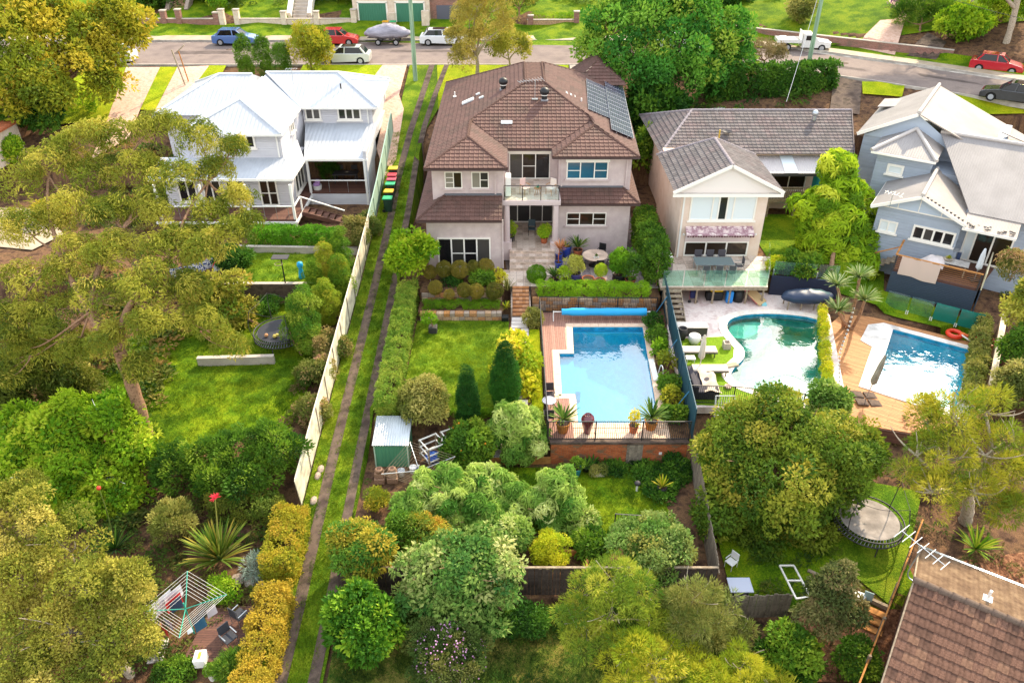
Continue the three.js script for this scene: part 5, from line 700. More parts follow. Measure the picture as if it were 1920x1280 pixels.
// pool terrace with kidney pool
const K = [[13.05, -39.45], [14.1, -40], [16.2, -40.1], [18.2, -39.5], [18.25, -38.8], [17.6, -36.8], [16.4, -33.2], [15.85, -31.75], [15.3, -31.4], [14.6, -31.45], [12.9, -32.35], [12.05, -32.95], [11.72, -33.65], [12.1, -34.45], [12.85, -35.4], [13.05, -36.3], [12.8, -37.3], [12.65, -38.5]];
const smoothPoly = (pts, n = 5) => { const c = new THREE.CatmullRomCurve3(pts.map(p => V3(p[0], 0, p[1])), true, 'centripetal'); return c.getPoints(pts.length * n).slice(0, -1).map(p => [p.x, p.z]); };
const grow = (pts, d) => { const n = pts.length; return pts.map((p, i) => { const a = pts[(i + n - 1) % n], b = pts[(i + 1) % n], dx = b[0] - a[0], dz = b[1] - a[1], m = Math.hypot(dx, dz); return [p[0] + dz / m * d, p[1] - dx / m * d]; }); };
{
  const k = smoothPoly(K, 3), out = grow(k, 0.5);
  pool('free-form kidney swimming pool with pale coping on the neighbouring terrace', k, 0.33, 1.4, 0.5, M.paleConcrete, mottle(['#3f9a90', '#4aa69a'], 2, { n: 64, s: 161 }), mottle(['#6fb0a4', '#84bfb0'], 3, { n: 64, s: 162 }), [[smoothPoly([[13.1, -39.3], [14.3, -39.8], [15, -39.7], [14.6, -38.7], [13.6, -38], [12.85, -38.2]], 4), -0.05], [smoothPoly([[13.05, -39.3], [14.6, -39.9], [15.6, -39.8], [15.2, -38.2], [14, -37.2], [12.9, -37.3]], 4), -0.4]]);
  struct('pool_water', drapeFlat(k, 0.22), water('#a8e4dc', 0.012, 2.2));
  struct('pool_surround', prismHoles(out, [k.slice().reverse()], 0.0, 0.36), mottle(['#e2d2c2', '#eadccf', '#efe4da'], 2, { n: 128, s: 163, rough: 0.7 }));
  struct('pool_terrace', prismHoles([[10.3, -43.6], [19, -42.3], [19.2, -40], [17, -31], [9.2, -31], [8.85, -36], [9.2, -39], [10.3, -39]], [k.slice().reverse()], -0.1, 0.31), mottle(['#dcc6bc', '#e6d4cc', '#cbb0a8'], 3, { f: 10, n: 256, s: 164, speck: 0.12, rough: 0.8 }));
  const tf = [[9.3, -37.3], [12.2, -37.6], [12.55, -36.5], [12.2, -35.2], [11.3, -34], [11.3, -33.2], [12, -32.3], [14, -31.2], [13.5, -30.9], [9, -31.2]];
  struct('artificial_turf', prism(tf, 0.2, 0.335), M.turf);
}
{ const o = thing('pool_step_block', 'small pale step block set in the turf at the pool edge', 'step', [11.95, 0.33, -34.6], 0.3); mesh('block', rb(0.75, 0.12, 0.35, 0, 0.06, 0, 0.02), M.paleConcrete, o); }
function lounger(label, pos, turn) { const o = thing('sun_lounger', label, 'sun lounger', pos, turn, 'beige sun loungers on the turf'); mesh('bed', rb(1.9, 0.1, 0.62, 0, 0.36, 0, 0.04), plain('#cfbfae', 0.8), o); each('side_rail', [beam([-0.95, 0.3, -0.32], [0.95, 0.3, -0.32], 0.04, 0.06), beam([-0.95, 0.3, 0.32], [0.95, 0.3, 0.32], 0.04, 0.06)], M.charcoal, o); for (const x of [-0.8, 0.8]) for (const z of [-0.3, 0.3]) mesh('leg', bb(0.05, 0.32, 0.05, x, 0, z), M.charcoal, o); }
lounger('upper beige sun lounger on the turf', [10.4, 0.335, -35.7], 0); lounger('lower beige sun lounger beside the folded parasol', [10.6, 0.335, -33.9], 0);
function closedParasol(label, [x, y, z], h, m, baseM, lean = 0) { const o = thing('closed_parasol', label, 'parasol', [x, y, z]); o.rotation.z = lean; mesh('pole', cyl(0.03, 0.03, h), M.steel, o); const g = lathe([[0.05, h * 0.35], [0.17, h * 0.42], [0.15, h * 0.6], [0.13, h * 0.8], [0.06, h], [0, h * 1.03]], 14); const p = g.attributes.position; for (let i = 0; i < p.count; i++) { const a = Math.atan2(p.getZ(i), p.getX(i)), k = 1 + 0.25 * Math.cos(a * 6); p.setX(i, p.getX(i) * k); p.setZ(i, p.getZ(i) * k); } g.computeVertexNormals(); mesh('canopy', g, m, o); if (baseM) mesh('base', rb(0.6, 0.1, 0.6, 0, 0.05, 0, 0.02), baseM, o); return o; }
closedParasol('folded cream parasol between the two loungers', [10.1, 0.33, -34.1], 2.3, plain('#d8ccba', 0.9), M.charcoal);
{
  const o = thing('outdoor_sofa', 'dark covered outdoor sofa piled with a beige cloth by the fence', 'sofa', [9.9, 0.33, -32.5]); mesh('base', rb(1.4, 0.5, 1.9, 0, 0.25, 0, 0.08), plain('#34303a', 0.8), o); mesh('back', rb(0.3, 0.5, 1.9, -0.55, 0.6, 0, 0.08), plain('#34303a', 0.8), o); const g = new THREE.PlaneGeometry(0.9, 2.0, 10, 16); g.rotateX(-Math.PI / 2); const p = g.attributes.position; for (let i = 0; i < p.count; i++) { const x = p.getX(i), z = p.getZ(i); p.setY(i, 0.56 + 0.06 * Math.sin(x * 9 + z * 3) + 0.05 * Math.sin(z * 8) - Math.max(0, x - 0.25) * 0.9); } g.translate(0.35, 0, 0); g.computeVertexNormals(); mesh('cloth', g, plain('#bfae9c', 0.9), o);
  const q = thing('planter_box', 'long dark planter box on the turf under the steps', 'planter', [10.4, 0.31, -37.9]); mesh('box', rb(1.7, 0.6, 0.6, 0, 0.3, 0, 0.03), M.charcoal, q); mesh('rim', rb(1.74, 0.05, 0.64, 0, 0.61, 0, 0.02), plain('#e0d6cc', 0.7), q);
  const pt = (label, p, r, h, m) => { const t = thing('garden_pot', label, 'pot', p); mesh('bowl', lathe([[0, 0], [r * 0.6, 0], [r, h * 0.6], [r * 0.9, h], [r * 0.72, h], [r * 0.72, h * 0.7], [0, h * 0.6]], 18), m, t); };
  pt('tall dark pot beside the planter box', [9.75, 0.33, -37.3], 0.28, 0.75, M.charcoal); pt('round white pot on the turf', [10.35, 0.33, -36.85], 0.36, 0.55, M.white); pt('small stone pot beside the round white pot', [10.85, 0.33, -36.8], 0.17, 0.3, M.concrete); pt('small shallow pink bowl on the turf', [11.3, 0.33, -32.6], 0.2, 0.15, plain('#d8b8a4', 0.8));
  const c = thing('cinder_block', 'square hollow concrete block near the upper lounger', 'block', [12.1, 0.33, -36.4]); mesh('block', [bx(0.4, 0.4, 0.07, 0, 0.2, 0.17), bx(0.4, 0.4, 0.07, 0, 0.2, -0.17), bx(0.07, 0.4, 0.27, 0.165, 0.2, 0), bx(0.07, 0.4, 0.27, -0.165, 0.2, 0)], M.concrete, c);
  const st = thing('side_table', 'little white table between the loungers', 'table', [9.75, 0.33, -34.9]); mesh('top', rb(0.5, 0.04, 0.4, 0, 0.36, 0, 0.01), M.white, st); for (const x of [-0.2, 0.2]) for (const z of [-0.15, 0.15]) mesh('leg', bb(0.03, 0.35, 0.03, x, 0, z), M.white, st);
}
// things kept under the balcony
{
  const it = (name, label, cat, x, z, parts) => { const o = thing(name, label, cat, [x, 0.31, z]); parts.forEach(([n, g, m]) => mesh(n, g, m, o)); };
  it('storage_tub', 'black storage tub with a yellow toy on top under the balcony', 'tub', 12.6, -42.0, [['tub', rb(1.0, 0.6, 0.6, 0, 0.3, 0, 0.05), M.black], ['toy', rb(0.8, 0.16, 0.4, 0.1, 0.68, 0.05, 0.07), plain('#e6b800', 0.5)]]);
  it('blue_cooler', 'upright bright blue cooler under the balcony', 'cooler', 13.45, -41.6, [['body', rb(0.42, 0.8, 0.4, 0, 0.4, 0, 0.08), plain('#1f86d8', 0.4)]]); it('black_barrel', 'black barrel under the balcony beside the blue cooler', 'barrel', 14.05, -41.75, [['body', lathe([[0, 0], [0.3, 0], [0.34, 0.4], [0.3, 0.78], [0, 0.78]], 16), M.black]]);
  it('toy_slide', 'pink and beige toy slide under the balcony', 'slide', 14.8, -41.7, [['chute', (() => { const g = bx(0.4, 0.05, 1.3); g.rotateX(0.6); g.rotateY(0.9); g.translate(0, 0.45, 0); return g; })(), plain('#d84a6a', 0.5)], ['ladder', (() => { const g = bx(0.8, 0.08, 1.1); g.rotateX(0.5); g.rotateY(0.8); g.translate(0.35, 0.35, 0.1); return g; })(), plain('#c8a878', 0.7)], ['foot', bx(0.3, 0.1, 0.3, 0.75, 0.05, 0.45), plain('#8ad0d8', 0.6)]]);
  it('pushchair', 'folded dark blue pushchair under the balcony', 'pushchair', 11.2, -41.7, [['seat', rb(0.4, 0.5, 0.3, 0, 0.5, 0, 0.1), plain('#20285a', 0.7)], ['frame', [bar([-0.2, 0, 0.2], [-0.2, 0.9, -0.1], 0.02), bar([0.2, 0, 0.2], [0.2, 0.9, -0.1], 0.02)], plain('#a04a4a', 0.5)], ['wheel', [sph(0.1, -0.2, 0.1, 0.2), sph(0.1, 0.2, 0.1, 0.2)], M.black]]);
  it('covered_boat', 'tarpaulin-covered dinghy on a rack beside the dark screen wall', 'boat', 18.0, -41.0, [['tarpaulin', (() => { const g = sph(1, 0, 0.75, 0, 20); const p = g.attributes.position; for (let i = 0; i < p.count; i++) { const x = p.getX(i), z = p.getZ(i); p.setXYZ(i, x * 1.6 + 0.04 * Math.sin(z * 14), 0.75 + (p.getY(i) - 0.75) * 0.42 + 0.03 * Math.sin(x * 15), z * 0.65); } g.computeVertexNormals(); return g; })(), mat({ color: '#26344e', roughness: 0.45 })], ['rack', [-1.2, -0.4, 0.4, 1.2].flatMap(x => [bb(0.06, 0.6, 0.06, x, 0, 0.4), bb(0.06, 0.6, 0.06, x, 0, -0.4)]), M.timber]]);
  it('pool_cleaner', 'thin pool cleaner hose floating in the kidney pool', 'pool cleaner', 0, 0, [['hose', tube([[13.4, -0.08, -32.2], [13.2, -0.08, -33], [13.9, -0.08, -33.7], [15, -0.08, -33.9], [15.7, -0.08, -33.3]], 0.025), M.white]]);
}
railing('pool_fence', 'black bar fence along the lower edge of the turf terrace', 'pool fence', [[9.0, 0.3, -31.3], [11.2, 0.3, -31.2], [14.5, 0.3, -30.6]], 1.15, M.railDark);
{ const o = thing('drying_rack', 'white drying rack leaning on the black turf fence', 'rack', [10.7, 0.0, -30.6]); const g = []; for (let i = 0; i < 8; i++) g.push(bar([-0.45 + i * 0.13, 0, 0], [-0.45 + i * 0.13, 1.0, -0.35], 0.012)); mesh('bars', g, M.white, o, { kind: 'stuff' }); mesh('frame', [bar([-0.5, 0, 0], [-0.5, 1.05, -0.36], 0.025), bar([0.5, 0, 0], [0.5, 1.05, -0.36], 0.025), bar([-0.5, 1.05, -0.36], [0.5, 1.05, -0.36], 0.025), bar([-0.5, 0.1, 0], [0.5, 0.1, 0], 0.025)], M.white, o); }
// fences on the right boundary of the main garden
{
  const o = thing('dark_panel_fence', 'dark teal panel fence along the right side of the pool', 'fence'), tm = plain('#1c4656', 0.6), n = 6; for (let i = 0; i < n; i++) { const a = -43 + i * 14.2 / n, b = a + 14.2 / n; mesh('panel', beam([xR(a) + 0.1, 0.95, a + 0.04], [xR(b) + 0.1, 0.95, b - 0.04], 0.04, 1.85), tm, o); mesh('post', bb(0.08, 2.0, 0.08, xR(a) + 0.1, -0.1, a), tm, o); if (i % 2) mesh('prop', beam([xR(a) - 0.5, 0, a], [xR(a) + 0.05, 1.4, a + 0.3], 0.05, 0.05), plain('#4a8ab0', 0.5), o); }
  const p = thing('paling_fence', 'weathered timber paling fence right of the lower lawn', 'fence'); palings(p, [xR(-28.8) + 0.15, -28.8], [8.35, -21.2], 1.75, M.palingGrey); mesh('rail', [beam([xR(-28.8) + 0.22, -0.2, -28.8], [8.42, -0.6, -21.2], 0.05, 0.09)], M.timber, p);
  const r = thing('paling_fence', 'dark timber paling fence across the back of the main garden', 'fence'); palings(r, [-7.1, -21.2], [8.35, -21.2], 1.6, M.palingDark, { base: -1.85, w: 0.14 }); mesh('capping', beam([-7.1, -0.24, -21.2], [8.35, -0.24, -21.2], 0.1, 0.05), M.timber, r);
}
// ---------- far right neighbour: turned grey-roofed house, deck and pool ----------
const SKM = plain("#3a4658", 0.7), TEAL = new THREE.MeshPhysicalMaterial({ color: "#3fae9c", roughness: 0.05, transmission: 0.6, thickness: 0, ior: 1.45 });
const A2 = -0.58, c2 = Math.cos(A2), s2 = Math.sin(A2), O2 = [23.5, -46.0];
const W2 = (x, z) => [O2[0] + x * c2 + z * s2, O2[1] - x * s2 + z * c2]; // lot axes -> world plan
{
  const o = thing('blue_grey_house', 'pale blue weatherboard house with several grey metal roofs and a raised rear deck', 'house', [O2[0], 0, O2[1]], A2), q = (x, y, z) => [x, y, z];
  each('wall', [prism(rect(-0.1, 4.75, -5, 0), 0.3, 5.0), prism(rect(-1.5, 1.9, -8, -4.3), 0.3, 6.95), prism(rect(-3.1, 5.5, -15, -7.3), 0.3, 7), prism(rect(4.7, 9.8, -7.3, -1.3), 0.3, 5.2), prism(rect(1.5, 8, -7.3, -4.8), 0.3, 6)], M.blueBoards, o);
  const S = (pts, m = M.greySheet) => mesh('roof_sheet', sheetRoof(pts), m, o), pale = mat({ map: sheetMap('#a0958d', 171, 0.1), bumpMap: corr(0.15), bumpScale: 0.02, roughness: 0.55 });  // pale: lighter copy of the grey sheet, sunlight painted into right-hand slopes; also porch
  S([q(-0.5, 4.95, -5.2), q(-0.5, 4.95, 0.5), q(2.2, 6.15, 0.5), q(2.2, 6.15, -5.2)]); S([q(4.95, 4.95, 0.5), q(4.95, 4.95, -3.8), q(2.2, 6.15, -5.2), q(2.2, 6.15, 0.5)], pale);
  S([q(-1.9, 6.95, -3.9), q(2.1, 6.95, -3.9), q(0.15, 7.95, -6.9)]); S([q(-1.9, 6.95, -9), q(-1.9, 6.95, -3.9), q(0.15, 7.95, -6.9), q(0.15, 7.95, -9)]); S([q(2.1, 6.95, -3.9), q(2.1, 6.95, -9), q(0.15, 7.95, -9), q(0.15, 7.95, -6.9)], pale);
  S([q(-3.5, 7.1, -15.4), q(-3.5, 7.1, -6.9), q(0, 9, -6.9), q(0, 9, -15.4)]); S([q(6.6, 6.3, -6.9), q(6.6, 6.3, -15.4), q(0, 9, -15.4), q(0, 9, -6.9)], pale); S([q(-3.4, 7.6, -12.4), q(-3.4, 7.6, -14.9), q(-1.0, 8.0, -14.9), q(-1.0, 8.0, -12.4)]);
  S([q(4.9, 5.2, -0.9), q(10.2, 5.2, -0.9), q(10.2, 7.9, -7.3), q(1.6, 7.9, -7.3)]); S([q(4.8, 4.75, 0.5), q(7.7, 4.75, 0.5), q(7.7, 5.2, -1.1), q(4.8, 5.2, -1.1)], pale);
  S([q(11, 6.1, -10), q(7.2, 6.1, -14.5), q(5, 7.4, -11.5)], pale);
  each('ridge_cap', [[[2.2, 6.2, 0.5], [2.2, 6.2, -5]], [[-1.9, 7, -3.9], [0.15, 8, -6.9]], [[2.1, 7, -3.9], [0.15, 8, -6.9]], [[0, 9.05, -6.9], [0, 9.05, -15.4]], [[1.6, 7.95, -7.3], [10.2, 7.95, -7.3]]].map(([a, b]) => bar(a, b, 0.13, 8)), plain('#b8b0aa', 0.5), o);
  each('fascia', [beam([-0.5, 4.85, 0.52], [2.2, 6.05, 0.52], 0.05, 0.2), beam([4.95, 4.85, 0.52], [2.2, 6.05, 0.52], 0.05, 0.2), beam([-3.5, 7, -6.87], [0, 8.9, -6.87], 0.05, 0.22), beam([-1.9, 6.86, -3.87], [2.1, 6.86, -3.87], 0.06, 0.14), beam([4.8, 4.66, 0.52], [7.7, 4.66, 0.52], 0.06, 0.16), beam([-0.5, 4.86, 0.5], [-0.5, 4.86, -5], 0.06, 0.14)], M.frame, o);
  each('gable', [poly3([[-0.1, 4.9, 0.02], [4.7, 4.9, 0.02], [2.2, 6.02, 0.02]]), poly3([[-3.1, 6.9, -7.28], [3, 6.9, -7.28], [0, 8.8, -7.28]])], plain('#b9c6d6', 0.7), o); each('gable_batten', [bx(0.05, 1, 0.04, 2.2, 5.45, 0.04), bx(0.05, 0.5, 0.04, 1.0, 5.15, 0.04), bx(0.05, 0.5, 0.04, 3.5, 5.15, 0.04), bx(4.8, 0.08, 0.04, 2.3, 4.9, 0.05)], M.frame, o);
  win(o, [0.75, 3.2, 0], 1.05, 0.8, 0, [[1, [], M.blind], [1, [], M.blind]], { fw: 0.09 }); win(o, [3.4, 3.15, 0], 2.4, 0.95, 0, [[1, [], M.glass], [1, [], M.glass], [1, [], M.glass], [1, [], M.glass]], { fw: 0.12 });
  win(o, [6.4, 1.95, -1.3], 2.6, 2.3, 0, [[0.5, [], M.blind], [1, [], M.glassBrown], [1, [], M.glassBrown]], { name: 'sliding_door', sill: false, fw: 0.1 }); win(o, [-0.2, 5.5, -4.3], 1.0, 0.7, 0, [[1, [], M.blind]], { fw: 0.14 }); win(o, [-1.5, 3.2, -6], 0.9, 1.9, -Math.PI / 2, [[1, [], M.glass]], { name: 'side_door', sill: false }); win(o, [-3.1, 5.6, -10], 1.2, 0.9, -Math.PI / 2, [[1, [], M.blind]]);
  // lichen and leaf litter lying along the roof edges
  { const g = []; for (let i = 0; i < 10; i++) { const t = i / 9; g.push(rb(0.14, 0.08, 0.12, lerp(2.5, 4.7, t), lerp(6.06, 5.12, t), 0.32, 0.03)); } for (let i = 0; i < 26; i++) g.push(rb(rr(0.08, 0.2), 0.06, rr(0.06, 0.14), rr(4.9, 7.5), 4.86 + rr(0, 0.05), rr(-0.1, 0.42), 0.02)); mesh('leaf_litter', g, M.charcoal, o, { kind: 'stuff' }); }
  // raised deck
  mesh('deck_floor', prism([[1.9, 2.45], [6.7, 2.45], [7.2, -1.2], [4.7, -1.2], [4.7, 0], [1.9, 0]], 1.8, 1.92), M.deckDark, o); const sk = part('skirt', o); for (let i = 0; i < 13; i++) { mesh('board', bx(4.8, 0.1, 0.03, 4.3, 0.42 + i * 0.112, 2.5), SKM, sk); }
  each('corner_post', [bb(0.14, 1.6, 0.14, 1.95, 0.25, 2.4), bb(0.14, 1.6, 0.14, 6.65, 0.25, 2.4)], M.charcoal, o); each('side_boards', [bx(0.06, 1.5, 2.5, 1.9, 1.1, 1.2), bx(0.06, 1.5, 3.6, 6.85, 1.1, 0.6)], SKM, o);
  const rl = part('deck_railing', o); each('top_rail', [beam([1.9, 2.95, 2.5], [6.7, 2.95, 2.5], 0.14, 0.05), beam([1.9, 2.95, 2.5], [1.9, 2.95, 0.05], 0.12, 0.05)], M.timberWarm, rl); mesh('screen_board', [bx(0.07, 1.1, 3.4, 6.85, 2.45, 0.7)], plain('#d9cfae', 0.7), rl); for (const x of [1.95, 4.3, 6.65]) mesh('post', bb(0.09, 1.05, 0.09, x, 1.9, 2.48), M.charcoal, rl); { const g = []; for (let i = 1; i < 8; i++) g.push(bar([1.95, 1.95 + i * 0.125, 2.48], [6.65, 1.95 + i * 0.125, 2.48], 0.012, 4)); mesh('slats', g, M.timberWarm, rl, { kind: 'stuff' }); }
  const st = part('staircase', o); for (let i = 0; i < 8; i++) mesh('tread', bx(0.32, 0.05, 1.0, 1.7 - i * 0.3, 1.75 - i * 0.18, 0.6), M.timber, st); mesh('handrail', [beam([1.9, 2.9, 1.1], [-0.7, 1.4, 1.1], 0.07, 0.06)], M.timberWarm, st);
  const an = part('aerial', o, [0.6, 5.2, 0.9]); mesh('mast', [cyl(0.02, 0.02, 1.0), bar([-0.5, 0.95, 0], [0.6, 0.8, 0.1], 0.014), ...[0, 1, 2, 3, 4].map(i => bar([-0.35 + i * 0.22, 0.9, -0.35], [-0.45 + i * 0.22, 0.9, 0.35], 0.012))], M.steel, an);
}
{
  const [tx, tz] = W2(4.9, 1.0), t = thing('deck_table', 'pale timber table half under a white cloth on the raised deck', 'table', [tx, 1.92, tz], A2); mesh('top', rb(1.9, 0.06, 0.85, 0, 0.74, 0, 0.02), mottle(['#a8a29c', '#c0bab2'], 1, { n: 64, s: 175 }), t); for (const x of [-0.8, 0.8]) for (const z of [-0.34, 0.34]) mesh('leg', bb(0.08, 0.72, 0.08, x, 0, z), M.timber, t); const pl = part('table_plant', t, [-0.25, 0.77, 0]); mesh('bowl', lathe([[0, 0], [0.2, 0], [0.28, 0.12], [0.24, 0.12], [0, 0.06]], 14), M.concrete, pl); strap(pl, [0, 0.1, 0], 60, 0.22, 0.04, 'yellow', { lift: 1.1 });
  const [ux, uz] = W2(3.8, 1.25), cl = thing('white_tablecloth', 'rumpled white cloth hanging over the table end', 'cloth', [ux, 1.92, uz], A2); const g = new THREE.PlaneGeometry(1.5, 1.3, 24, 20); g.rotateX(-Math.PI / 2); const p = g.attributes.position; for (let i = 0; i < p.count; i++) { const x = p.getX(i), z = p.getZ(i), r = Math.hypot(x - 0.2, z) ; p.setY(i, 0.85 - Math.max(0, r - 0.45) * 1.0 + 0.05 * Math.sin(x * 8) * Math.cos(z * 7)); } g.computeVertexNormals(); mesh('fabric', g, plain('#ddd0cb', 0.9), cl);
  const [px, pz] = W2(6.35, 1.3); closedParasol('closed white parasol on the raised deck', [px, 1.92, pz], 2.1, plain('#dfe3e8', 0.9), M.charcoal);
  const [rx, rz] = W2(4.3, -0.4), dr = thing('clothes_airer', 'loaded clothes airer against the blue house wall', 'clothes airer', [rx, 1.92, rz], A2); mesh('frame', [-0.4, 0, 0.4].map(z => bar([-1, 0.95, z * 0.5], [1, 0.95, z * 0.5], 0.012)).concat([bar([-1, 0, 0], [-1, 1, 0], 0.015), bar([1, 0, 0], [1, 1, 0], 0.015)]), M.white, dr); ['#d8dce4', '#2a3a44', '#8a9aa8', '#e8e8ea', '#1c1c22', '#b8c0cc', '#3c4a6a'].forEach((c, i) => mesh('garment', rb(0.22, rr(0.4, 0.65), 0.03, -0.85 + i * 0.28, 0.65, rr(-0.15, 0.15), 0.01), plain(c, 0.9), dr));
  const [wx, wz] = W2(3.35, 2.58), tw = thing('hung_towel', 'large cream towel draped over the deck railing', 'towel', [wx, 1.92, wz], A2); { const h = new THREE.PlaneGeometry(2.2, 1.25, 24, 8), q = h.attributes.position; for (let i = 0; i < q.count; i++) { const x = q.getX(i); q.setZ(i, 0.03 * Math.sin(x * 6)); if (q.getY(i) < -0.5) q.setY(i, q.getY(i) - 0.06 * Math.sin(x * 2.5)); } h.translate(0, 0.42, 0); h.computeVertexNormals(); mesh('cloth', h, plain('#d6bcae', 0.95), tw); }
}
// timber pool deck
{
  const dk = [[16.4, -31.9], [17.0, -30.0], [19.5, -29.3], [23.5, -30.5], [27.8, -36.6], [26.9, -37.2], [22.0, -40.2], [20.2, -40.6], [18.9, -39.2]];
  const wt = [[22.7, -38.75], [26.1, -36.65], [22.5, -31.0], [19.25, -32.9], [21.6, -36.9], [20.95, -37.2], [21.65, -38.5], [22.2, -39.0]].slice(0, 4), P3 = [[22.6, -38.8], [26.05, -36.6], [22.5, -30.95], [19.2, -33.0]];
  pool('bright rectangular pool set in the timber deck at right', P3, 0.06, 1.4, 0.5, M.white, M.poolTile, mottle(['#8fd0dc', '#a4dce4'], 2, { n: 64, s: 181 })); struct('pool_water', drapeFlat(P3, -0.04), water('#bdf0f2', 0.03, 2.2));
  const cp = grow(P3, 0), big = [[22.3, -39.5], [26.9, -36.55], [22.7, -30.1], [18.4, -33.1], [20.6, -36.9], [20.2, -37.6], [21.3, -39.3]]; 
  struct('pool_surround', prismHoles(big, [P3.slice().reverse()], -0.2, 0.09), mottle(['#dcd4cc', '#e8e2dc'], 2, { n: 64, s: 182, rough: 0.7 }));
  const g = prismHoles(dk, [P3.slice().reverse()], -0.2, 0.05), uv = g.attributes.uv; for (let i = 0; i < uv.count; i++) { const u = uv.getX(i), v = uv.getY(i); uv.setXY(i, u * c2 - v * s2, u * s2 + v * c2); } struct('timber_deck', g, M.deckWarm);
  const fr = thing('deck_edge', 'dark timber fascia and posts under the lower corner of the pool deck', 'deck edge'); each('fascia', [beam([17, -0.35, -29.96], [19.5, -0.35, -29.26], 0.06, 0.7), beam([16.4, -0.3, -31.9], [17, -0.3, -29.98], 0.06, 0.6)], M.deckDark, fr); mesh('brace', [beam([17.05, -0.1, -29.8], [18.1, -1.4, -28.6], 0.1, 0.1)], M.timberWarm, fr);
}
lawn('pool_lawn', [W2(-2, 4.4), W2(1.2, -0.5), W2(1.8, 2.7), W2(7.2, 2.7), W2(7.2, 4.6), W2(3, 4.9)], M.lawnDeep, 0.05, 35);
{
  const o = thing('glass_pool_fence', 'green-tinted frameless glass pool fence beside the turned pool', 'pool fence'); for (let i = 0; i < 4; i++) { const a = W2(2.2 + i * 1.35, 4.2), b = W2(3.45 + i * 1.35, 4.2); mesh('glass_panel', beam([a[0], 0.75, a[1]], [b[0], 0.75, b[1]], 0.014, 1.1), i > 1 ? TEAL : M.clear, o); for (const p of [a, b]) mesh('spigot', cyl(0.03, 0.03, 0.25, p[0], 0.05, p[1], 8), M.white, o); }
  const f = thing('inflatable_ring_float', 'red inflatable float with two rings lying at the pool end', 'pool float', [26.6, 0.12, -37.5], A2); const rd = plain('#d8381c', 0.35); for (const x of [-0.95, 0.95]) { const t = new THREE.TorusGeometry(0.36, 0.13, 12, 28); t.rotateX(Math.PI / 2); t.translate(x, 0.12, 0); mesh('ring', t, rd, f); } mesh('bridge', [bar([-0.65, 0.14, -0.12], [0.65, 0.14, -0.12], 0.1, 10), rb(0.3, 0.2, 0.3, -0.55, 0.16, -0.1, 0.08)], plain('#e0662a', 0.35), f); mesh('net', tube([[-0.6, 0.24, 0.15], [0, 0.12, 0.3], [0.6, 0.24, 0.15]], 0.05), M.white, f);
  const [x, z] = [18.35, -32.0]; const pr = closedParasol('closed grey cantilever parasol with slab base on the timber deck', [x, 0.06, z], 2.7, mottle(['#8a8478', '#a49c8c'], 0.6, { n: 64, s: 185 }), null, -0.12); for (const [a, b] of [[-0.35, -0.3], [0.35, -0.3], [-0.35, 0.35], [0.35, 0.35]]) mesh('base_slab', rb(0.6, 0.08, 0.55, a, 0.04, b, 0.02), M.darkConcrete, pr);
  const l = thing('string_lights', 'festoon lights strung across the timber deck on a slack wire', 'string lights'), pts = [[16.6, 1.3, -31.6], [17.5, 1.35, -34.2], [18.9, 1.5, -36.8], [20.4, 1.9, -39.8]], cv = new THREE.CatmullRomCurve3(pts.map(p => V3(...p))); mesh('wire', tube(pts, 0.014, 4, 30), M.charcoal, l); for (let i = 0; i <= 22; i++) { const p = cv.getPoint(i / 22); mesh('bulb', sph(0.06, p.x, p.y - 0.06, p.z, 8), M.white, l); } mesh('pole', [bar([16.6, 0, -31.6], [16.6, 1.35, -31.6], 0.025), bar([20.4, 0, -39.8], [20.4, 1.95, -39.8], 0.025)], M.steel, l);
  const w = thing('boundary_wall', 'pale capped boundary wall behind the turned pool', 'wall'); mesh('wall', beam([24.3, 0.55, -31.6], [28.7, 0.55, -38.6], 0.25, 1.3), mottle(['#a88868', '#c0a080'], 1.2, { n: 64, s: 186 }), w); mesh('capping', beam([24.3, 1.23, -31.6], [28.7, 1.23, -38.6], 0.3, 0.06), plain('#d8c2a0', 0.7), w);
}
hedge('yellow_hedge', 'narrow golden hedge between the kidney pool and timber deck', [18.75, -40.2], [16.35, -32.2], 0.45, 0.9, 'small', 'yellow', { y0: 0.05, size: 0.5 });
hedge('wall_hedge', 'leafy hedge between the turned pool and the capped wall', [27.6, -38.6], [23.4, -31.4], 0.8, 1.2, 'broad', 'olive', { y0: 0.0, size: 0.6, wob: 0.2 });
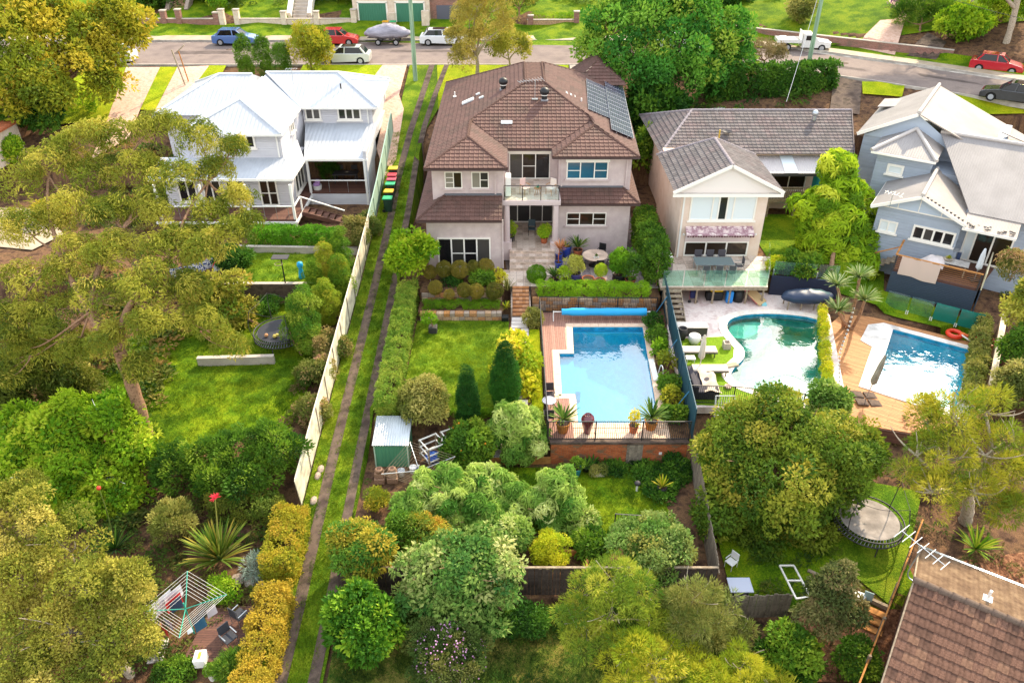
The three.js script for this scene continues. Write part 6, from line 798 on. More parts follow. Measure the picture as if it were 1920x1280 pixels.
// ---------- brown tiled house in the near corner ----------
{
  const o = thing('terracotta_tiled_house', 'brown tiled house roof filling the lower right corner', 'house', [14.15, 0, -18.2], A2), h0 = 2.55, tl = ['#4e362e', '#62463a', '#745446', '#422e28', '#82624e'].map((c, i) => mottle([c, '#6e5446'], 0.5, { f: 6, n: 64, s: 191 + i, speck: 0.12 }));
  const sl = 0.42, ang = Math.atan(sl), n1 = V3(0, Math.cos(ang), Math.sin(ang)); // near slope falls towards +z
  const tileG = (() => { const s = new THREE.Shape(); const N = 10, w = 0.33; s.moveTo(-w / 2, -0.02); for (let i = 0; i <= N; i++) { const t = i / N; s.lineTo(-w / 2 + w * t, 0.012 + 0.055 * Math.max(0, Math.sin(t * Math.PI * 2)) + (t > 0.5 ? 0.012 * Math.sin((t - 0.5) * 2 * Math.PI) : 0)); } s.lineTo(w / 2, -0.02); const g = new THREE.ExtrudeGeometry(s, { depth: 0.4, bevelEnabled: false }); g.translate(0, 0, -0.05); return g; })();
  let k = 0; const rest = []; for (let r = 0; r < 20; r++) for (let c = 0; c < 24; c++) { const x = 0.17 + c * 0.325, v = 0.12 + r * 0.345; const big = c < 16 && r < 19; if (big && k < 300) { k++; const m = mesh('tile', tileG, pick(tl), o); m.position.set(x, h0 - v * Math.sin(ang) + 0.03, v * Math.cos(ang)); m.rotation.x = ang - 0.07; m.rotation.z = rr(-0.01, 0.01); } else { const g = tileG.clone(); g.rotateX(ang - 0.07); g.translate(x, h0 - v * Math.sin(ang) + 0.03, v * Math.cos(ang)); rest.push(g); } }
  mesh('roof_tiles', rest, tl[1], o, { kind: 'stuff' });
  const far = sheetRoof([[8.5, h0 - 3.4 * sl, -3.4], [0, h0 - 3.4 * sl, -3.4], [0, h0, 0], [8.5, h0, 0]], 0.06); mesh('far_slope', far, mat({ map: mottle(['#5e4a3a', '#725c48', '#867058'], 2, { n: 128, s: 197 }).map, bumpMap: corr(0.33), bumpScale: 0.06, roughness: 0.9 }), o);
  mesh('ridge_cap', ridgeCap([-0.05, h0 + 0.05, 0], [8.6, h0 + 0.05, 0], 0.14), M.darkConcrete, o); mesh('roof_frame', [prism(rect(0.2, 8, -3, 6.4), -3.5, -0.3), poly3([[0.2, -0.3, 6.4], [0.2, h0 - 0.1, 0], [0.2, -0.3, -3]])], M.brickBrown, o); mesh('gutter', beam([-0.05, h0 - 3.45 * sl, -3.45], [8.6, h0 - 3.45 * sl, -3.45], 0.1, 0.1), M.steel, o); each('barge', [beam([-0.02, h0 - 0.02, 0], [-0.02, h0 - 6.6 * sl, 6.6], 0.05, 0.16), beam([-0.02, h0 - 0.02, 0], [-0.02, h0 - 3.4 * sl, -3.4], 0.05, 0.16)], M.timber, o);
  mesh('vent_pipe', [cyl(0.05, 0.05, 0.45, 2.3, h0 - 0.35, -0.9), bx(0.3, 0.03, 0.3, 2.3, h0 - 0.3, -0.9)], M.white, o);
  const an = part('television_aerial', o, [-0.15, h0 - 0.05, -0.1]); mesh('mast', tube([[0.2, 0, 0.1], [-0.05, 0.02, 0], [-0.12, 0.2, 0], [0, 1.5, -0.05]], 0.025), M.steel, an); mesh('boom', bar([-0.75, 1.62, -0.35], [0.8, 1.3, 0.15], 0.018), M.steel, an); { const g = []; for (let i = 0; i < 7; i++) { const t = i / 6, l = [0.5, 0.42, 0.4, 0.38, 0.34, 0.32, 0.3][i]; const x = lerp(-0.75, 0.8, t), y = lerp(1.62, 1.3, t), z = lerp(-0.35, 0.15, t); g.push(bar([x - l * 0.35, y, z + l * 0.9], [x + l * 0.35, y, z - l * 0.9], 0.015)); } mesh('elements', g, M.white, an); }
}
{
  const o = thing('retaining_boards', 'long weathered timber plank fence beside the brown tiled roof', 'fence'), a = [17.9, -24], b = [11.9, -15.8], L = Math.hypot(b[0] - a[0], b[1] - a[1]); for (let i = 0; i < 4; i++) { const t0 = i / 4, t1 = (i + 1) / 4 - 0.01; for (let k = 0; k < 4; k++) mesh('plank', beam([lerp(a[0], b[0], t0), lerp(-0.5, -0.95, t0) - k * 0.24, lerp(a[1], b[1], t0)], [lerp(a[0], b[0], t1), lerp(-0.5, -0.95, t1) - k * 0.24, lerp(a[1], b[1], t1)], 0.06, 0.22), k ? M.timber : M.timberWarm, o); } for (let i = 0; i < 6; i++) mesh('post', bb(0.1, 1.5, 0.1, lerp(a[0], b[0], i / 5), -2.1, lerp(a[1], b[1], i / 5)), M.timber, o);
}
// lower right yard
lawn('trampoline_lawn', [[13.6, -23.2], [15.2, -27.5], [19.2, -26.5], [17.5, -23.6], [15.5, -20.6]], M.lawn, 0.08, 36);
{ const t = trampoline('large grey trampoline on the shaded lawn beside the round tree', [15.75, T(15.75, -24.2) + 0.05, -24.3], 1.45, 0.8, mottle(['#8d847e', '#9c938c'], 1, { n: 64, s: 198 }), 4); }
{
  const o = thing('timber_steps', 'steep timber garden steps next to the plank fence', 'steps'); for (let i = 0; i < 6; i++) { const t = i / 5; mesh('tread', beam([14.1 - t * 0.75, -1.75 - t * 0.75, -20.6 + t * 1.5], [15.0 - t * 0.75, -1.75 - t * 0.75, -20.0 + t * 1.5], 0.3, 0.08), M.timberWarm, o); }
  const w = thing('sleeper_wall', 'dark sleeper retaining wall below the trampoline lawn', 'retaining wall'); for (let k = 0; k < 3; k++) mesh('sleeper', beam([12.6, -1.75 - k * 0.22, -22.3], [15.3, -1.75 - k * 0.22, -20.4], 0.14, 0.2), k ? M.deckDark : M.timber, w);
  const f = thing('paling_fence', 'short weathered paling fence behind the pale lid', 'fence'); palings(f, [8.5, -20.2], [11.2, -20.3], 1.4, M.palingGrey, { base: -2.1 }); const tr = thing('garden_trellis', 'white timber ladder frame lying against the short paling fence', 'trellis'); mesh('frame', [beam([11.3, -0.9, -20.2], [11.35, -1.4, -22.3], 0.06, 0.06), beam([11.9, -0.9, -20.3], [11.95, -1.4, -22.3], 0.06, 0.06), beam([11.3, -0.9, -20.2], [11.9, -0.9, -20.3], 0.06, 0.06), beam([11.35, -1.4, -22.3], [11.95, -1.4, -22.3], 0.06, 0.06), beam([11.32, -1.15, -21.3], [11.92, -1.15, -21.3], 0.06, 0.06)], M.frame, tr);
  const l = thing('pale_lid', 'pale grey square tank lid on the shaded grass', 'lid', [9.31,-1.4,-21.03]); mesh('lid', rb(0.95, 0.06, 0.75, 0, 0.3, 0, 0.02), plain('#b8bccc', 0.6), l); mesh('tank', cyl(0.4, 0.4, 0.6, 0, -0.33, 0, 16), M.charcoal, l); const ch = chair('garden_chair', 'white plastic chair alone on the shaded grass', [9.34,-1.73,-22.49], -0.9, M.white, M.white); ch.scale.setScalar(0.8);
  const d = thing('outdoor_bench_bed', 'white cushion on a low rack near the timber steps', 'bench', [14.2,-2,-20.87], -0.5); mesh('cushion', rb(0.6, 0.16, 0.5, 0, 0.4, 0, 0.08), M.white, d); mesh('back', (() => { const g = rb(0.35, 0.5, 0.04, 0.35, 0.5, -0.1, 0.01); return g; })(), plain('#9ab8b8', 0.5), d); mesh('frame', [bb(0.04, 0.34, 0.04, -0.25, 0, 0.2), bb(0.04, 0.34, 0.04, 0.25, 0, 0.2), bb(0.04, 0.34, 0.04, 0.25, 0, -0.2), bb(0.04, 0.34, 0.04, -0.25, 0, -0.2)], M.steel, d);
  for (const [i, p] of [[13,-1.81,-21.71], [12.99,-1.78,-21.96]].entries()) { const t = thing('birdbath_dish', i ? 'small white ring dish on the dark soil' : 'white dish on the dark soil under the sleeper wall', 'dish', p); mesh('dish', lathe([[0, 0.05], [0.1, 0.05], [0.16 - i * 0.02, 0.1], [0.14 - i * 0.02, 0.1], [0, 0.07]], 16), M.white, t); }
}
// ---------- across the street ----------
const fz = (x, d) => kz(x) - d;
function streetWall(name, label, x0, x1, h, m, piers, pm = m, d = 14.5, cap = M.concrete) {
  const o = thing(name, label, 'wall'); const y0 = 7.0; mesh('wall', beam([x0, y0 + h / 2, fz(x0, d)], [x1, y0 + h / 2, fz(x1, d)], 0.3, h), m, o); mesh('coping', beam([x0, y0 + h + 0.03, fz(x0, d)], [x1, y0 + h + 0.03, fz(x1, d)], 0.38, 0.07), cap, o);
  for (const [x, ph] of piers) { const p = part('pier', o, [x, y0, fz(x, d)]); mesh('shaft', bb(0.55, ph, 0.55), pm, p); mesh('cap', rb(0.66, 0.12, 0.66, 0, ph + 0.05, 0, 0.03), cap, p); } return o;
}
streetWall('brick_wall', 'brown brick front wall with square piers at upper left', -42, -31.2, 1.3, M.brickBrown, [[-41.7, 1.9], [-37.2, 2.1], [-35.6, 2.2], [-31.6, 1.9]]);
const rend = mottle(['#cdb9a4', '#d8c6b2', '#e0d0be'], 2, { n: 128, s: 201 });
streetWall('rendered_wall', 'cream rendered front wall with rounded piers across the road', -29.5, -16.7, 1.3, rend, [[-29.4, 2.2], [-20.9, 2.0], [-24.4, 2.0], [-16.9, 2.2], [-31, 2.2]]);
streetWall('rubble_wall', 'sandstone rubble wall with brown end pillars below a clipped lawn', 1.6, 6.9, 1.2, M.stones[0], [[2.0, 1.6], [6.9, 2.0]], M.brickBrown);
streetWall('brick_wall', 'long low red-brown brick wall across the road at right', 23, 41, 1.0, M.brickBrown, []);
streetWall('stone_garden_wall', 'dark stone wall under the garden at the right road bend', 45.8, 56, 1.5, M.darkConcrete, []);
{
  const o = thing('garage_building', 'cream garage block with two green roller doors across the road', 'garage'); mesh('wall', bx(8.2, 6, 5, -12.9, 10, -91), rend, o); const gd = mat({ color: '#3d7a60', roughness: 0.6, bumpMap: corr(0.25), bumpScale: 0.02 });
  for (const x of [-14.9, -10.9]) { const d = part('roller_door', o, [x, 7.2, -88.5]); mesh('curtain', bx(2.9, 2.6, 0.08, 0, 1.3, 0.02), gd, d); mesh('frame', [bx(0.15, 2.7, 0.14, -1.53, 1.35, 0.03), bx(0.15, 2.7, 0.14, 1.53, 1.35, 0.03), bx(3.2, 0.18, 0.14, 0, 2.7, 0.03)], M.frame, d); } each('pillar', [bb(0.8, 1.9, 0.6, -12.9, 7, -88.2), bb(0.8, 2.2, 0.5, -9.2, 7, -87.6)], rend, o);
  const b = thing('dark_garage', 'dark grey garage door set in a brick wall beside the cream garages', 'garage'); mesh('wall', [bx(4, 5, 3, -6.9, 9.3, -90.5)], M.brickBrown, b); mesh('door', bx(2.6, 2.4, 0.1, -6.8, 8.3, -88.97), plain('#5a5a68', 0.6), b);
  const bn = thing('wheelie_bin', 'pair of yellow and green lidded bins by the cream garages', 'bin', [-13, 7.2, -87]); mesh('body', [rb(0.6, 1, 0.6, -0.4, 0.5, 0, 0.05), rb(0.6, 1, 0.6, 0.4, 0.5, 0, 0.05)], rend, bn); mesh('lid', rb(0.66, 0.1, 0.66, -0.4, 1.05, 0, 0.03), plain('#e0a010', 0.5), bn); mesh('lid', rb(0.66, 0.1, 0.66, 0.4, 1.05, 0, 0.03), plain('#18a060', 0.5), bn);
  const steps = (label, x, z0, w, n, m, wm) => { const t = thing('stone_steps', label, 'steps'); for (let i = 0; i < n; i++) mesh('step', bx(w, 0.35, 0.5, x, 8.0 + i * 0.3, z0 - i * 0.45), m, t); each('side_wall', [beam([x - w / 2 - 0.3, 8.4, z0], [x - w / 2 - 0.3, 8.4 + n * 0.3, z0 - n * 0.45], 0.4, 0.8), beam([x + w / 2 + 0.3, 8.4, z0], [x + w / 2 + 0.3, 8.4 + n * 0.3, z0 - n * 0.45], 0.4, 0.8)], wm, t); };
  steps('sandstone garden steps behind the brown brick wall', -37.0, -91.5, 1.5, 14, M.stones[0], M.stones[3]); steps('white balustraded steps behind the cream wall', -23.0, -89.3, 1.6, 14, M.concrete, M.frame);
}
// power poles and wires
{
  const mk = (label, [x, y, z], h, m) => { const o = thing('power_pole', label, 'power pole', [x, y, z]); mesh('shaft', cyl(0.2, 0.14, h, 0, -0.3, 0, 12), m, o); mesh('crossarm', bx(2.2, 0.12, 0.12, 0, h - 1.2, 0), M.timber, o); for (const a of [-0.9, -0.4, 0.4, 0.9]) mesh('insulator', cyl(0.05, 0.04, 0.18, a, h - 1.14, 0, 8), M.white, o); return o; };
  const green = mottle(['#7c9a80', '#98b094'], 1, { n: 64, s: 205 }), p1 = [-8.62,6.34,-70.59], p2 = [26.44,7,-71.23]; mk('timber power pole on the laneway verge', p1, 12.5, green); mk('greenish power pole behind the tall hedge', p2, 12.5, green);
  const s = thing('clothes_prop_posts', 'two leaning timber posts with wires by the left driveway', 'post', [0, 0, 0]); const a = [-28.94,6.14,-69.75], b = [-28.84,6.29,-70.39]; mesh('post', bar(a, [a[0] - 0.5, a[1] + 3.0, a[2]], 0.07), M.barkGrey, s); mesh('post', bar(b, [b[0] - 0.3, b[1] + 2.6, b[2]], 0.05), M.timberWarm, s); mesh('crossbar', bar([b[0] - 0.5, b[1] + 2.5, b[2]], [b[0] + 0.3, b[1] + 3.1, b[2]], 0.06), M.barkGrey, s);
  const w = thing('overhead_wires', 'thin overhead wires running from the laneway power pole', 'wire'); const sag = (a, b, d) => tube([a, [(a[0] * 3 + b[0]) / 4, (a[1] * 3 + b[1]) / 4 - d * 0.75, (a[2] * 3 + b[2]) / 4], [(a[0] + b[0]) / 2, (a[1] + b[1]) / 2 - d, (a[2] + b[2]) / 2], [(a[0] + 3 * b[0]) / 4, (a[1] + 3 * b[1]) / 4 - d * 0.75, (a[2] + 3 * b[2]) / 4], b], 0.018, 4, 30); const top = [p1[0], p1[1] + 9.2, p1[2]]; mesh('wire', [sag(top, [-40, 13, -84], 1.2)], M.charcoal, w); mesh('wire', [sag(top, [-4, 12.5, -92], 0.6)], M.charcoal, w); mesh('wire', [sag([p2[0], p2[1] + 10.5, p2[2]], [20.2, 8.2, -57.3], 0.7)], M.steel, w); mesh('wire', [sag([p2[0], p2[1] + 9.5, p2[2]], [58, 10.5, -64], 1.5)], M.charcoal, w);
}
// ---------- vehicles ----------
const tyreM = plain('#141414', 0.9), rimM = plain('#b8bcc2', 0.35, 0.7), redL = plain('#b01818', 0.3), headL = glassy('#d8dde2', 0.1);
function wheels(o, xs, w, r) { for (const x of xs) for (const s of [-1, 1]) { const p = part('wheel', o, [x, r, s * w]); const t = new THREE.CylinderGeometry(r, r, 0.22, 20); t.rotateX(Math.PI / 2); mesh('tyre', t, tyreM, p); const q = new THREE.CylinderGeometry(r * 0.62, r * 0.62, 0.235, 14); q.rotateX(Math.PI / 2); mesh('rim', q, rimM, p); } }
function car(label, pos, turn, color, { L = 4.3, W = 1.76, H = 1.47, rear = 0.32, hood = 1.15, rough = 0.25, tail = 0.25 } = {}) {
  const o = thing('parked_car', label, 'car', pos, turn), paint = new THREE.MeshPhysicalMaterial({ color, roughness: rough, clearcoat: 1, clearcoatRoughness: 0.05 }), h = L / 2, r = 0.33, a = h - 0.82, b = -h + 0.8, belt = H * 0.62;
  const s = new THREE.Shape(); s.moveTo(h - 0.02, 0.28); s.lineTo(h, 0.5); s.quadraticCurveTo(h, 0.68, h - 0.25, 0.74); s.lineTo(h - hood, belt); s.lineTo(-h + 0.12, belt + 0.02); s.quadraticCurveTo(-h, belt, -h, belt - 0.2); s.lineTo(-h + 0.03, 0.3); s.lineTo(b - r - 0.07, 0.25); s.absarc(b, 0.3, r + 0.06, Math.PI, 0, true); s.lineTo(a - r - 0.06, 0.22); s.absarc(a, 0.3, r + 0.06, Math.PI, 0, true);
  const ext = (sh, w, bev) => { const g = new THREE.ExtrudeGeometry(sh, { depth: w - 2 * bev, bevelEnabled: true, bevelSize: bev * 0.6, bevelThickness: bev, bevelSegments: 3, curveSegments: 10 }); g.translate(0, 0, -(w - 2 * bev) / 2); return g; };
  mesh('body', ext(s, W, 0.1), paint, o);
  const cab = (top, k) => { const q = new THREE.Shape(); q.moveTo(h - hood + 0.05, belt - 0.05); q.lineTo(h - hood - 0.75, H - 0.06); q.quadraticCurveTo(h - hood - 1.1, H, 0, H); q.lineTo(-h + rear + tail + 0.2, H - 0.05); q.lineTo(-h + rear, belt - 0.05); return q; };
  const g = ext(cab(), W - 0.2, 0.12), p = g.attributes.position; for (let i = 0; i < p.count; i++) { const t = clamp((p.getY(i) - belt) / (H - belt), 0, 1); p.setZ(i, p.getZ(i) * (1 - 0.16 * t)); } g.computeVertexNormals(); mesh('windows', g, M.glass, o);
  mesh('roof', rb(L * 0.42, 0.07, W * 0.74, -0.12 * L + 0.02, H + 0.005, 0, 0.03), paint, o); const pil = []; for (const z of [-1, 1]) { pil.push(beam([h - hood, belt, z * (W / 2 - 0.1)], [h - hood - 0.72, H, z * W * 0.375], 0.07, 0.07), beam([-h + rear + 0.1, belt, z * (W / 2 - 0.1)], [-h + rear + tail + 0.3, H - 0.02, z * W * 0.375], 0.16, 0.12), beam([-0.05, belt, z * (W / 2 - 0.09)], [-0.12, H, z * W * 0.375], 0.09, 0.07)); } each('pillar', pil, paint, o);
  for (const z of [-1, 1]) { mesh('headlight', rb(0.22, 0.14, 0.34, h - 0.12, 0.62, z * (W / 2 - 0.26), 0.05), headL, o); mesh('tail_light', rb(0.1, 0.26, 0.22, -h + 0.04, belt - 0.14, z * (W / 2 - 0.18), 0.04), redL, o); mesh('mirror', rb(0.1, 0.12, 0.2, h - hood - 0.2, belt + 0.06, z * (W / 2 + 0.05), 0.04), paint, o); }
  wheels(o, [a, b], W / 2 - 0.1, r); return o;
}
const fy = 6.93, P0 = Math.PI;
car('blue hatchback parked at the far kerb opposite the white house', [...[-28,-83.02].slice(0, 1), fy, -82.4], 0, '#4a6ea8'); car('red hatchback parked in front of the cream rendered wall', [-17.6, fy, -82.4], 0, '#c01c1e', { L: 4.0, H: 1.5 }); car('white wagon parked right of the covered boat', [-6.9, fy, -82.4], 0, '#e6e8ea', { L: 4.7, rear: 0.2 });
car('silver wagon parked on the near side behind the golden street tree', [-15.5, fy, -74.7], P0, '#c9ccc4', { L: 4.6, rear: 0.2, rough: 0.3 }); car('white car half hidden by the upper left tree', [-42.3, fy, -82.4], 0, '#dfe6ee', { L: 4.5 }); car('second white car under the upper left tree branches', [-37.5, fy, -75], P0, '#e2e4e4', { L: 4.4 });
car('bright red hatchback on the road bend at far right', [43.32,6.93,-71.33], -0.56, '#b81424', { L: 4.2, H: 1.52 }); car('black sedan parked by the grass at the right edge', [39.74,6.93,-61.91], P0 - 0.62, '#07080c', { L: 4.6, tail: 0.5, rear: 0.6 }); car('white car glimpsed through the big green street tree', [16.6, fy, -80.6], 0, '#e8eaea', { L: 4.3 });
{
  const o = thing('utility_truck', 'white tray-back utility truck parked beyond the tall hedge', 'truck', [28.61,6.93,-79.91], -0.12), w = new THREE.MeshPhysicalMaterial({ color: '#e4e2de', roughness: 0.3, clearcoat: 1 }); const s = new THREE.Shape(); s.moveTo(2.5, 0.4); s.lineTo(2.5, 0.85); s.lineTo(1.35, 1.0); s.lineTo(0.75, 1.6); s.lineTo(-0.05, 1.62); s.lineTo(-0.15, 0.4); const g = new THREE.ExtrudeGeometry(s, { depth: 1.5, bevelEnabled: true, bevelSize: 0.06, bevelThickness: 0.1, bevelSegments: 2 }); g.translate(0, 0, -0.75); mesh('cab', g, w, o);
  for (const z of [-1, 1]) mesh('side_window', bx(0.75, 0.42, 0.02, 0.5, 1.27, z * 0.865), M.glass, o); mesh('windscreen', beam([1.32, 1.06, 0], [0.84, 1.55, 0], 1.4, 0.03), M.glass, o); mesh('tray', [bx(2.3, 0.08, 1.8, -1.4, 0.82, 0), bx(2.3, 0.25, 0.05, -1.4, 0.95, 0.88), bx(2.3, 0.25, 0.05, -1.4, 0.95, -0.88), bx(0.05, 0.25, 1.8, -2.53, 0.95, 0)], w, o); mesh('headboard', [bx(0.06, 0.9, 1.6, -0.22, 1.35, 0)], M.white, o); mesh('load', [rb(0.7, 0.35, 0.9, -1.9, 1.05, 0, 0.12), rb(0.6, 0.25, 0.7, -1.0, 1.0, 0.1, 0.1)], M.white, o); for (const z of [-1, 1]) mesh('headlight', rb(0.1, 0.16, 0.3, 2.53, 0.75, z * 0.6, 0.03), headL, o); wheels(o, [1.75, -1.5], 0.76, 0.35);
  const b = thing('covered_boat_trailer', 'boat on a trailer under a wrinkled grey tarpaulin at the far kerb', 'boat trailer', [-12.6, fy, -82.6]); const t = sph(1, 0, 0, 0, 28), p = t.attributes.position; for (let i = 0; i < p.count; i++) { const x = p.getX(i), y = p.getY(i), z = p.getZ(i); const hh = 1.25 - 0.35 * Math.abs(x); p.setXYZ(i, x * 2.4, 1.0 + (y > 0 ? y * hh * 0.75 : y * 0.5) + 0.05 * Math.sin(x * 22 + z * 4), z * 1.0 + 0.04 * Math.sin(x * 25)); } t.computeVertexNormals(); mesh('tarpaulin', t, mottle(['#8a8690', '#aaa6b0'], 1, { n: 64, s: 211 }), b); mesh('frame', [beam([-2.2, 0.45, 0.7], [2.4, 0.45, 0.2], 0.08, 0.08), beam([-2.2, 0.45, -0.7], [2.4, 0.45, -0.2], 0.08, 0.08)], M.charcoal, b); wheels(b, [-0.9, 0.9], 0.85, 0.3);
}
// ---------- trees ----------
{ // big gum in the left garden
  const o = thing('gum_tree', 'tall sparse gum tree with bare leaning trunk spreading over the left garden', 'tree'), base = [-17.63,-0.62,-28.57], F = [-17.6,5.27,-28.8], G2 = [-18.75,6.8,-29.5], G3 = [-16.68,7.42,-29.6];
  const bl = [[-21.1,12.02,-37,1.43],[-19.59,11.96,-38,1.33],[-17.49,12.36,-38,1.27],[-15.71,11.77,-38,1.18],[-13.86,11.48,-37,0.95],[-22.4,11.3,-36,1.54],[-23.39,10.61,-35,1.27],[-20.41,10.63,-36,1.35],[-18.07,10.9,-36,1.19],[-15.92,11.01,-35,1.06],[-14.43,10.63,-36,0.94],[-21.12,9.82,-34,1.38],[-22.7,9.18,-33,1.49],[-19.06,9.54,-34,1.26],[-16.97,9.82,-34,1.11],[-13.36,9.88,-35,0.87],[-14.44,9.54,-34,0.86],[-15.19,8.91,-33,1.05],[-13.32,8.91,-33,1.1],[-12.67,9,-34,0.56],[-21.77,7.73,-31,1.6],[-20.13,8.3,-32,1.47],[-18.09,8.58,-32,1.37],[-16.14,8.58,-32,1.12],[-14.06,8.58,-32,0.88],[-22.78,6.07,-30,1.45],[-20.75,6.36,-30,1.35],[-18.46,7.19,-30,1.33],[-16.29,7.73,-30,1.32],[-14.88,7.18,-31,1.07],[-15.53,6.41,-29,1.18],[-14.18,6.07,-30,1.11],[-13.23,4.77,-30,0.84],[-17.81,5.89,-28.5,1.03],[-19.4,5.28,-29,0.96],[-17.02,4.46,-28.5,0.72],[-22.03,4.66,-29.5,1.13],[-23.16,3.81,-29,0.98]];
  const gs = [limb([base[0], base[1] - 0.3, base[2]], F, 0.34, 0.27, 0.03, 7), limb(F, G2, 0.24, 0.18, 0.1), limb(F, G3, 0.22, 0.15, 0.1)]; const mids = [[-20.78,8.58,-32],[-18.11,9.18,-33],[-15.41,8.58,-32]]; gs.push(limb(G2, mids[0], 0.16, 0.1), limb(G2, mids[1], 0.15, 0.1), limb(G3, mids[2], 0.14, 0.09), limb(mids[1], [-19.01,11.08,-37], 0.1, 0.06), limb(mids[0], [-22.3,10.82,-35.5], 0.1, 0.06), limb(mids[2], [-14.67,10.55,-35.5], 0.09, 0.05));
  const nodes = [F, G2, G3, ...mids, [-19.01,11.08,-37], [-22.3,10.82,-35.5], [-14.67,10.55,-35.5]]; for (const b of bl) { let best = nodes[0], bd = 1e9; for (const n of nodes) { const d = Math.hypot(n[0] - b[0], n[1] - b[1], n[2] - b[2]); if (d < bd) { bd = d; best = n; } } gs.push(limb(best, [b[0], b[1] + b[3] * 0.2, b[2]], 0.06, 0.018, 0.12)); for (let k = 0; k < 3; k++) gs.push(limb([lerp(best[0], b[0], 0.7), lerp(best[1], b[1], 0.7), lerp(best[2], b[2], 0.7)], [b[0] + rr(-0.8, 0.8) * b[3], b[1] + rr(-0.2, 0.5) * b[3], b[2] + rr(-0.8, 0.8) * b[3]], 0.028, 0.01, 0.1, 4)); }
  mesh('trunk', gs, M.bark, o); crown(o, bl, 'gum', PAL.gum, { dens: 2.5, size: 0.68, low: 0.3, core: 0.4, squash: 0.7, lumps: 6, holes: 0.4 });
}
tree('spreading_tree', 'large golden-green tree leaning in from the upper left corner', 'tree', [-40.33,4.31,-61.77], [[-38.85,11.73,-64,2.92],[-36.79,12.14,-66,2.57],[-34.49,11.34,-67,2.4],[-32.28,12.18,-68,1.98],[-37.35,9.38,-62,2.49],[-35,9.31,-64,2.39],[-33.28,7.15,-65,1.5],[-34.09,9.68,-66,2.01],[-39.24,7.19,-61,2.5],[-36.19,7.6,-61,1.66],[-32.07,10.52,-68,1.16],[-38.1,13.34,-66,2.33]], 'small', 'gold', { tr: 0.5, dens: 2.4, size: 1.5, limbs: 9, fork: 0.4, squash: 0.75 });
tree('dark_shrub_tree', 'dark green bushy tree under the upper left canopy', 'tree', [-39.2,4.44,-62.33], [[-38.54,6.48,-62,1.7],[-36.87,6.14,-61,1.26],[-39.55,5.72,-61,1.27]], 'broad', 'deep', { dens: 4, size: 1.1 });
for (const [l, px] of [['left column conifer beside the near kerb', [-23.82,8.18,-71.5,0.62,1.71]], ['middle column conifer beside the near kerb', [-22.12,8.13,-71.5,0.57,1.71]], ['right column conifer beside the near kerb', [-20.5,7.97,-71.2,0.62,1.37]]]) tree('column_conifer', l, 'tree', [px[0], px[1] - px[4], px[2]], [px, [px[0], px[1] + px[4] * 0.45, px[2], px[3] * 0.6, px[4] * 0.6]], 'fine', ['#33580f', '#4c7218', '#6c8c22'], { dens: 10, size: 0.75, tr: 0.08, limbs: 1, lumps: 0, holes: 0, low: 1.1, jit: 0.14, group: 'column conifers at the kerb' });
tree('street_tree', 'small golden street tree on the verge behind the white house', 'tree', [-18.26,6.72,-72.27], [[-18.05,9.47,-72,1.7,1.42],[-19,8.8,-72,1.14],[-17.11,8.71,-72,1.14],[-18.03,7.97,-72,1.24]], 'small', 'gold', { dens: 4, size: 0.9, tr: 0.13 });
tree('street_tree', 'sparse olive street tree with pale branches beyond the brown roof', 'tree', [-3.21,6.45,-71.08], [[-3.62,11.61,-70,1.81],[-1.8,12.25,-70,1.62],[-4.59,10.11,-70,1.19],[-2.53,9.89,-70,1.56],[-0.68,11.19,-70,1.36],[-4.19,8.34,-70,1.21],[-2.92,12.67,-70,1.62]], 'gum', ['#76742e', '#98903c', '#b4a650', '#c8b860'], { dens: 1.3, size: 0.75, tr: 0.2, m: M.barkGrey, limbs: 7, core: 0.5 });
tree('street_tree', 'small round street tree in front of the sparse olive tree', 'tree', [-0.24,6.78,-72.55], [[-0.24,9.35,-71.5,1.6,1.41],[0.71,8.9,-71.5,1.04],[-1.18,8.68,-71.5,1.13]], 'small', 'gum', { dens: 3.4, size: 0.8, tr: 0.12, m: M.barkGrey });
tree('jacaranda_tree', 'huge spreading bright green street tree beside the solar panels', 'tree', [12.03,5.31,-66.11], [[8.43,10.94,-68,2.75,2.22],[11.59,12,-69,3.12,2.67],[14.76,11.59,-69,2.68,2.24],[17.5,9.66,-69,2.36,2],[13.26,9.88,-67,3.36,2.48],[9.65,9.26,-66,2.63,2.02],[6.74,9.45,-68,1.53],[16.59,8.16,-67,1.88],[14.24,7.54,-66,2.23],[19.49,8.57,-69,1.38],[11.18,7.8,-65,2.28],[9.88,12.67,-70,2.24],[15.43,12.92,-71,2.27],[18.73,10.54,-70,1.55]], 'small', ['#2c6420', '#478026', '#6c9a30', '#94a83a'], { dens: 2.6, size: 1.5, tr: 0.5, limbs: 9, core: 0.2 });
shrub('laurel_bush', 'glossy dark bush wedged between the brown roof and grey tiled roof', [11.6, 3.2, -63.5], 2.2, 4.4, 'broad', 'deep', { size: 1.2, lumpy: 6, m: M.leafGloss }); shrub('camellia_bush', 'round leafy bush beside the solar panels', [11.0, 2.2, -58.5], 1.2, 3.6, 'broad', 'green', { size: 1, lumpy: 4 });
tree('bare_street_tree', 'small half-bare twiggy tree on the verge before the tall hedge', 'tree', [22.89,7,-72.19], [[22.03,8.92,-71,1.69,1.03],[21.16,8.56,-71,0.85],[23.26,8.65,-71,0.85]], 'fine', ['#6a6a38', '#8a7a50', '#7a6a4a'], { dens: 1.6, size: 0.8, tr: 0.1, limbs: 7, core: 0.6 });
hedge('tall_front_hedge', 'very tall dark green hedge along the street in front of the grey tiled house', [16.85,-67.68], [27.77,-68.44], 1.9, 3.7, 'broad', 'deep', { size: 0.9, dens: 13, wob: 0.14, y0: 4.5, y1: 4.8 });
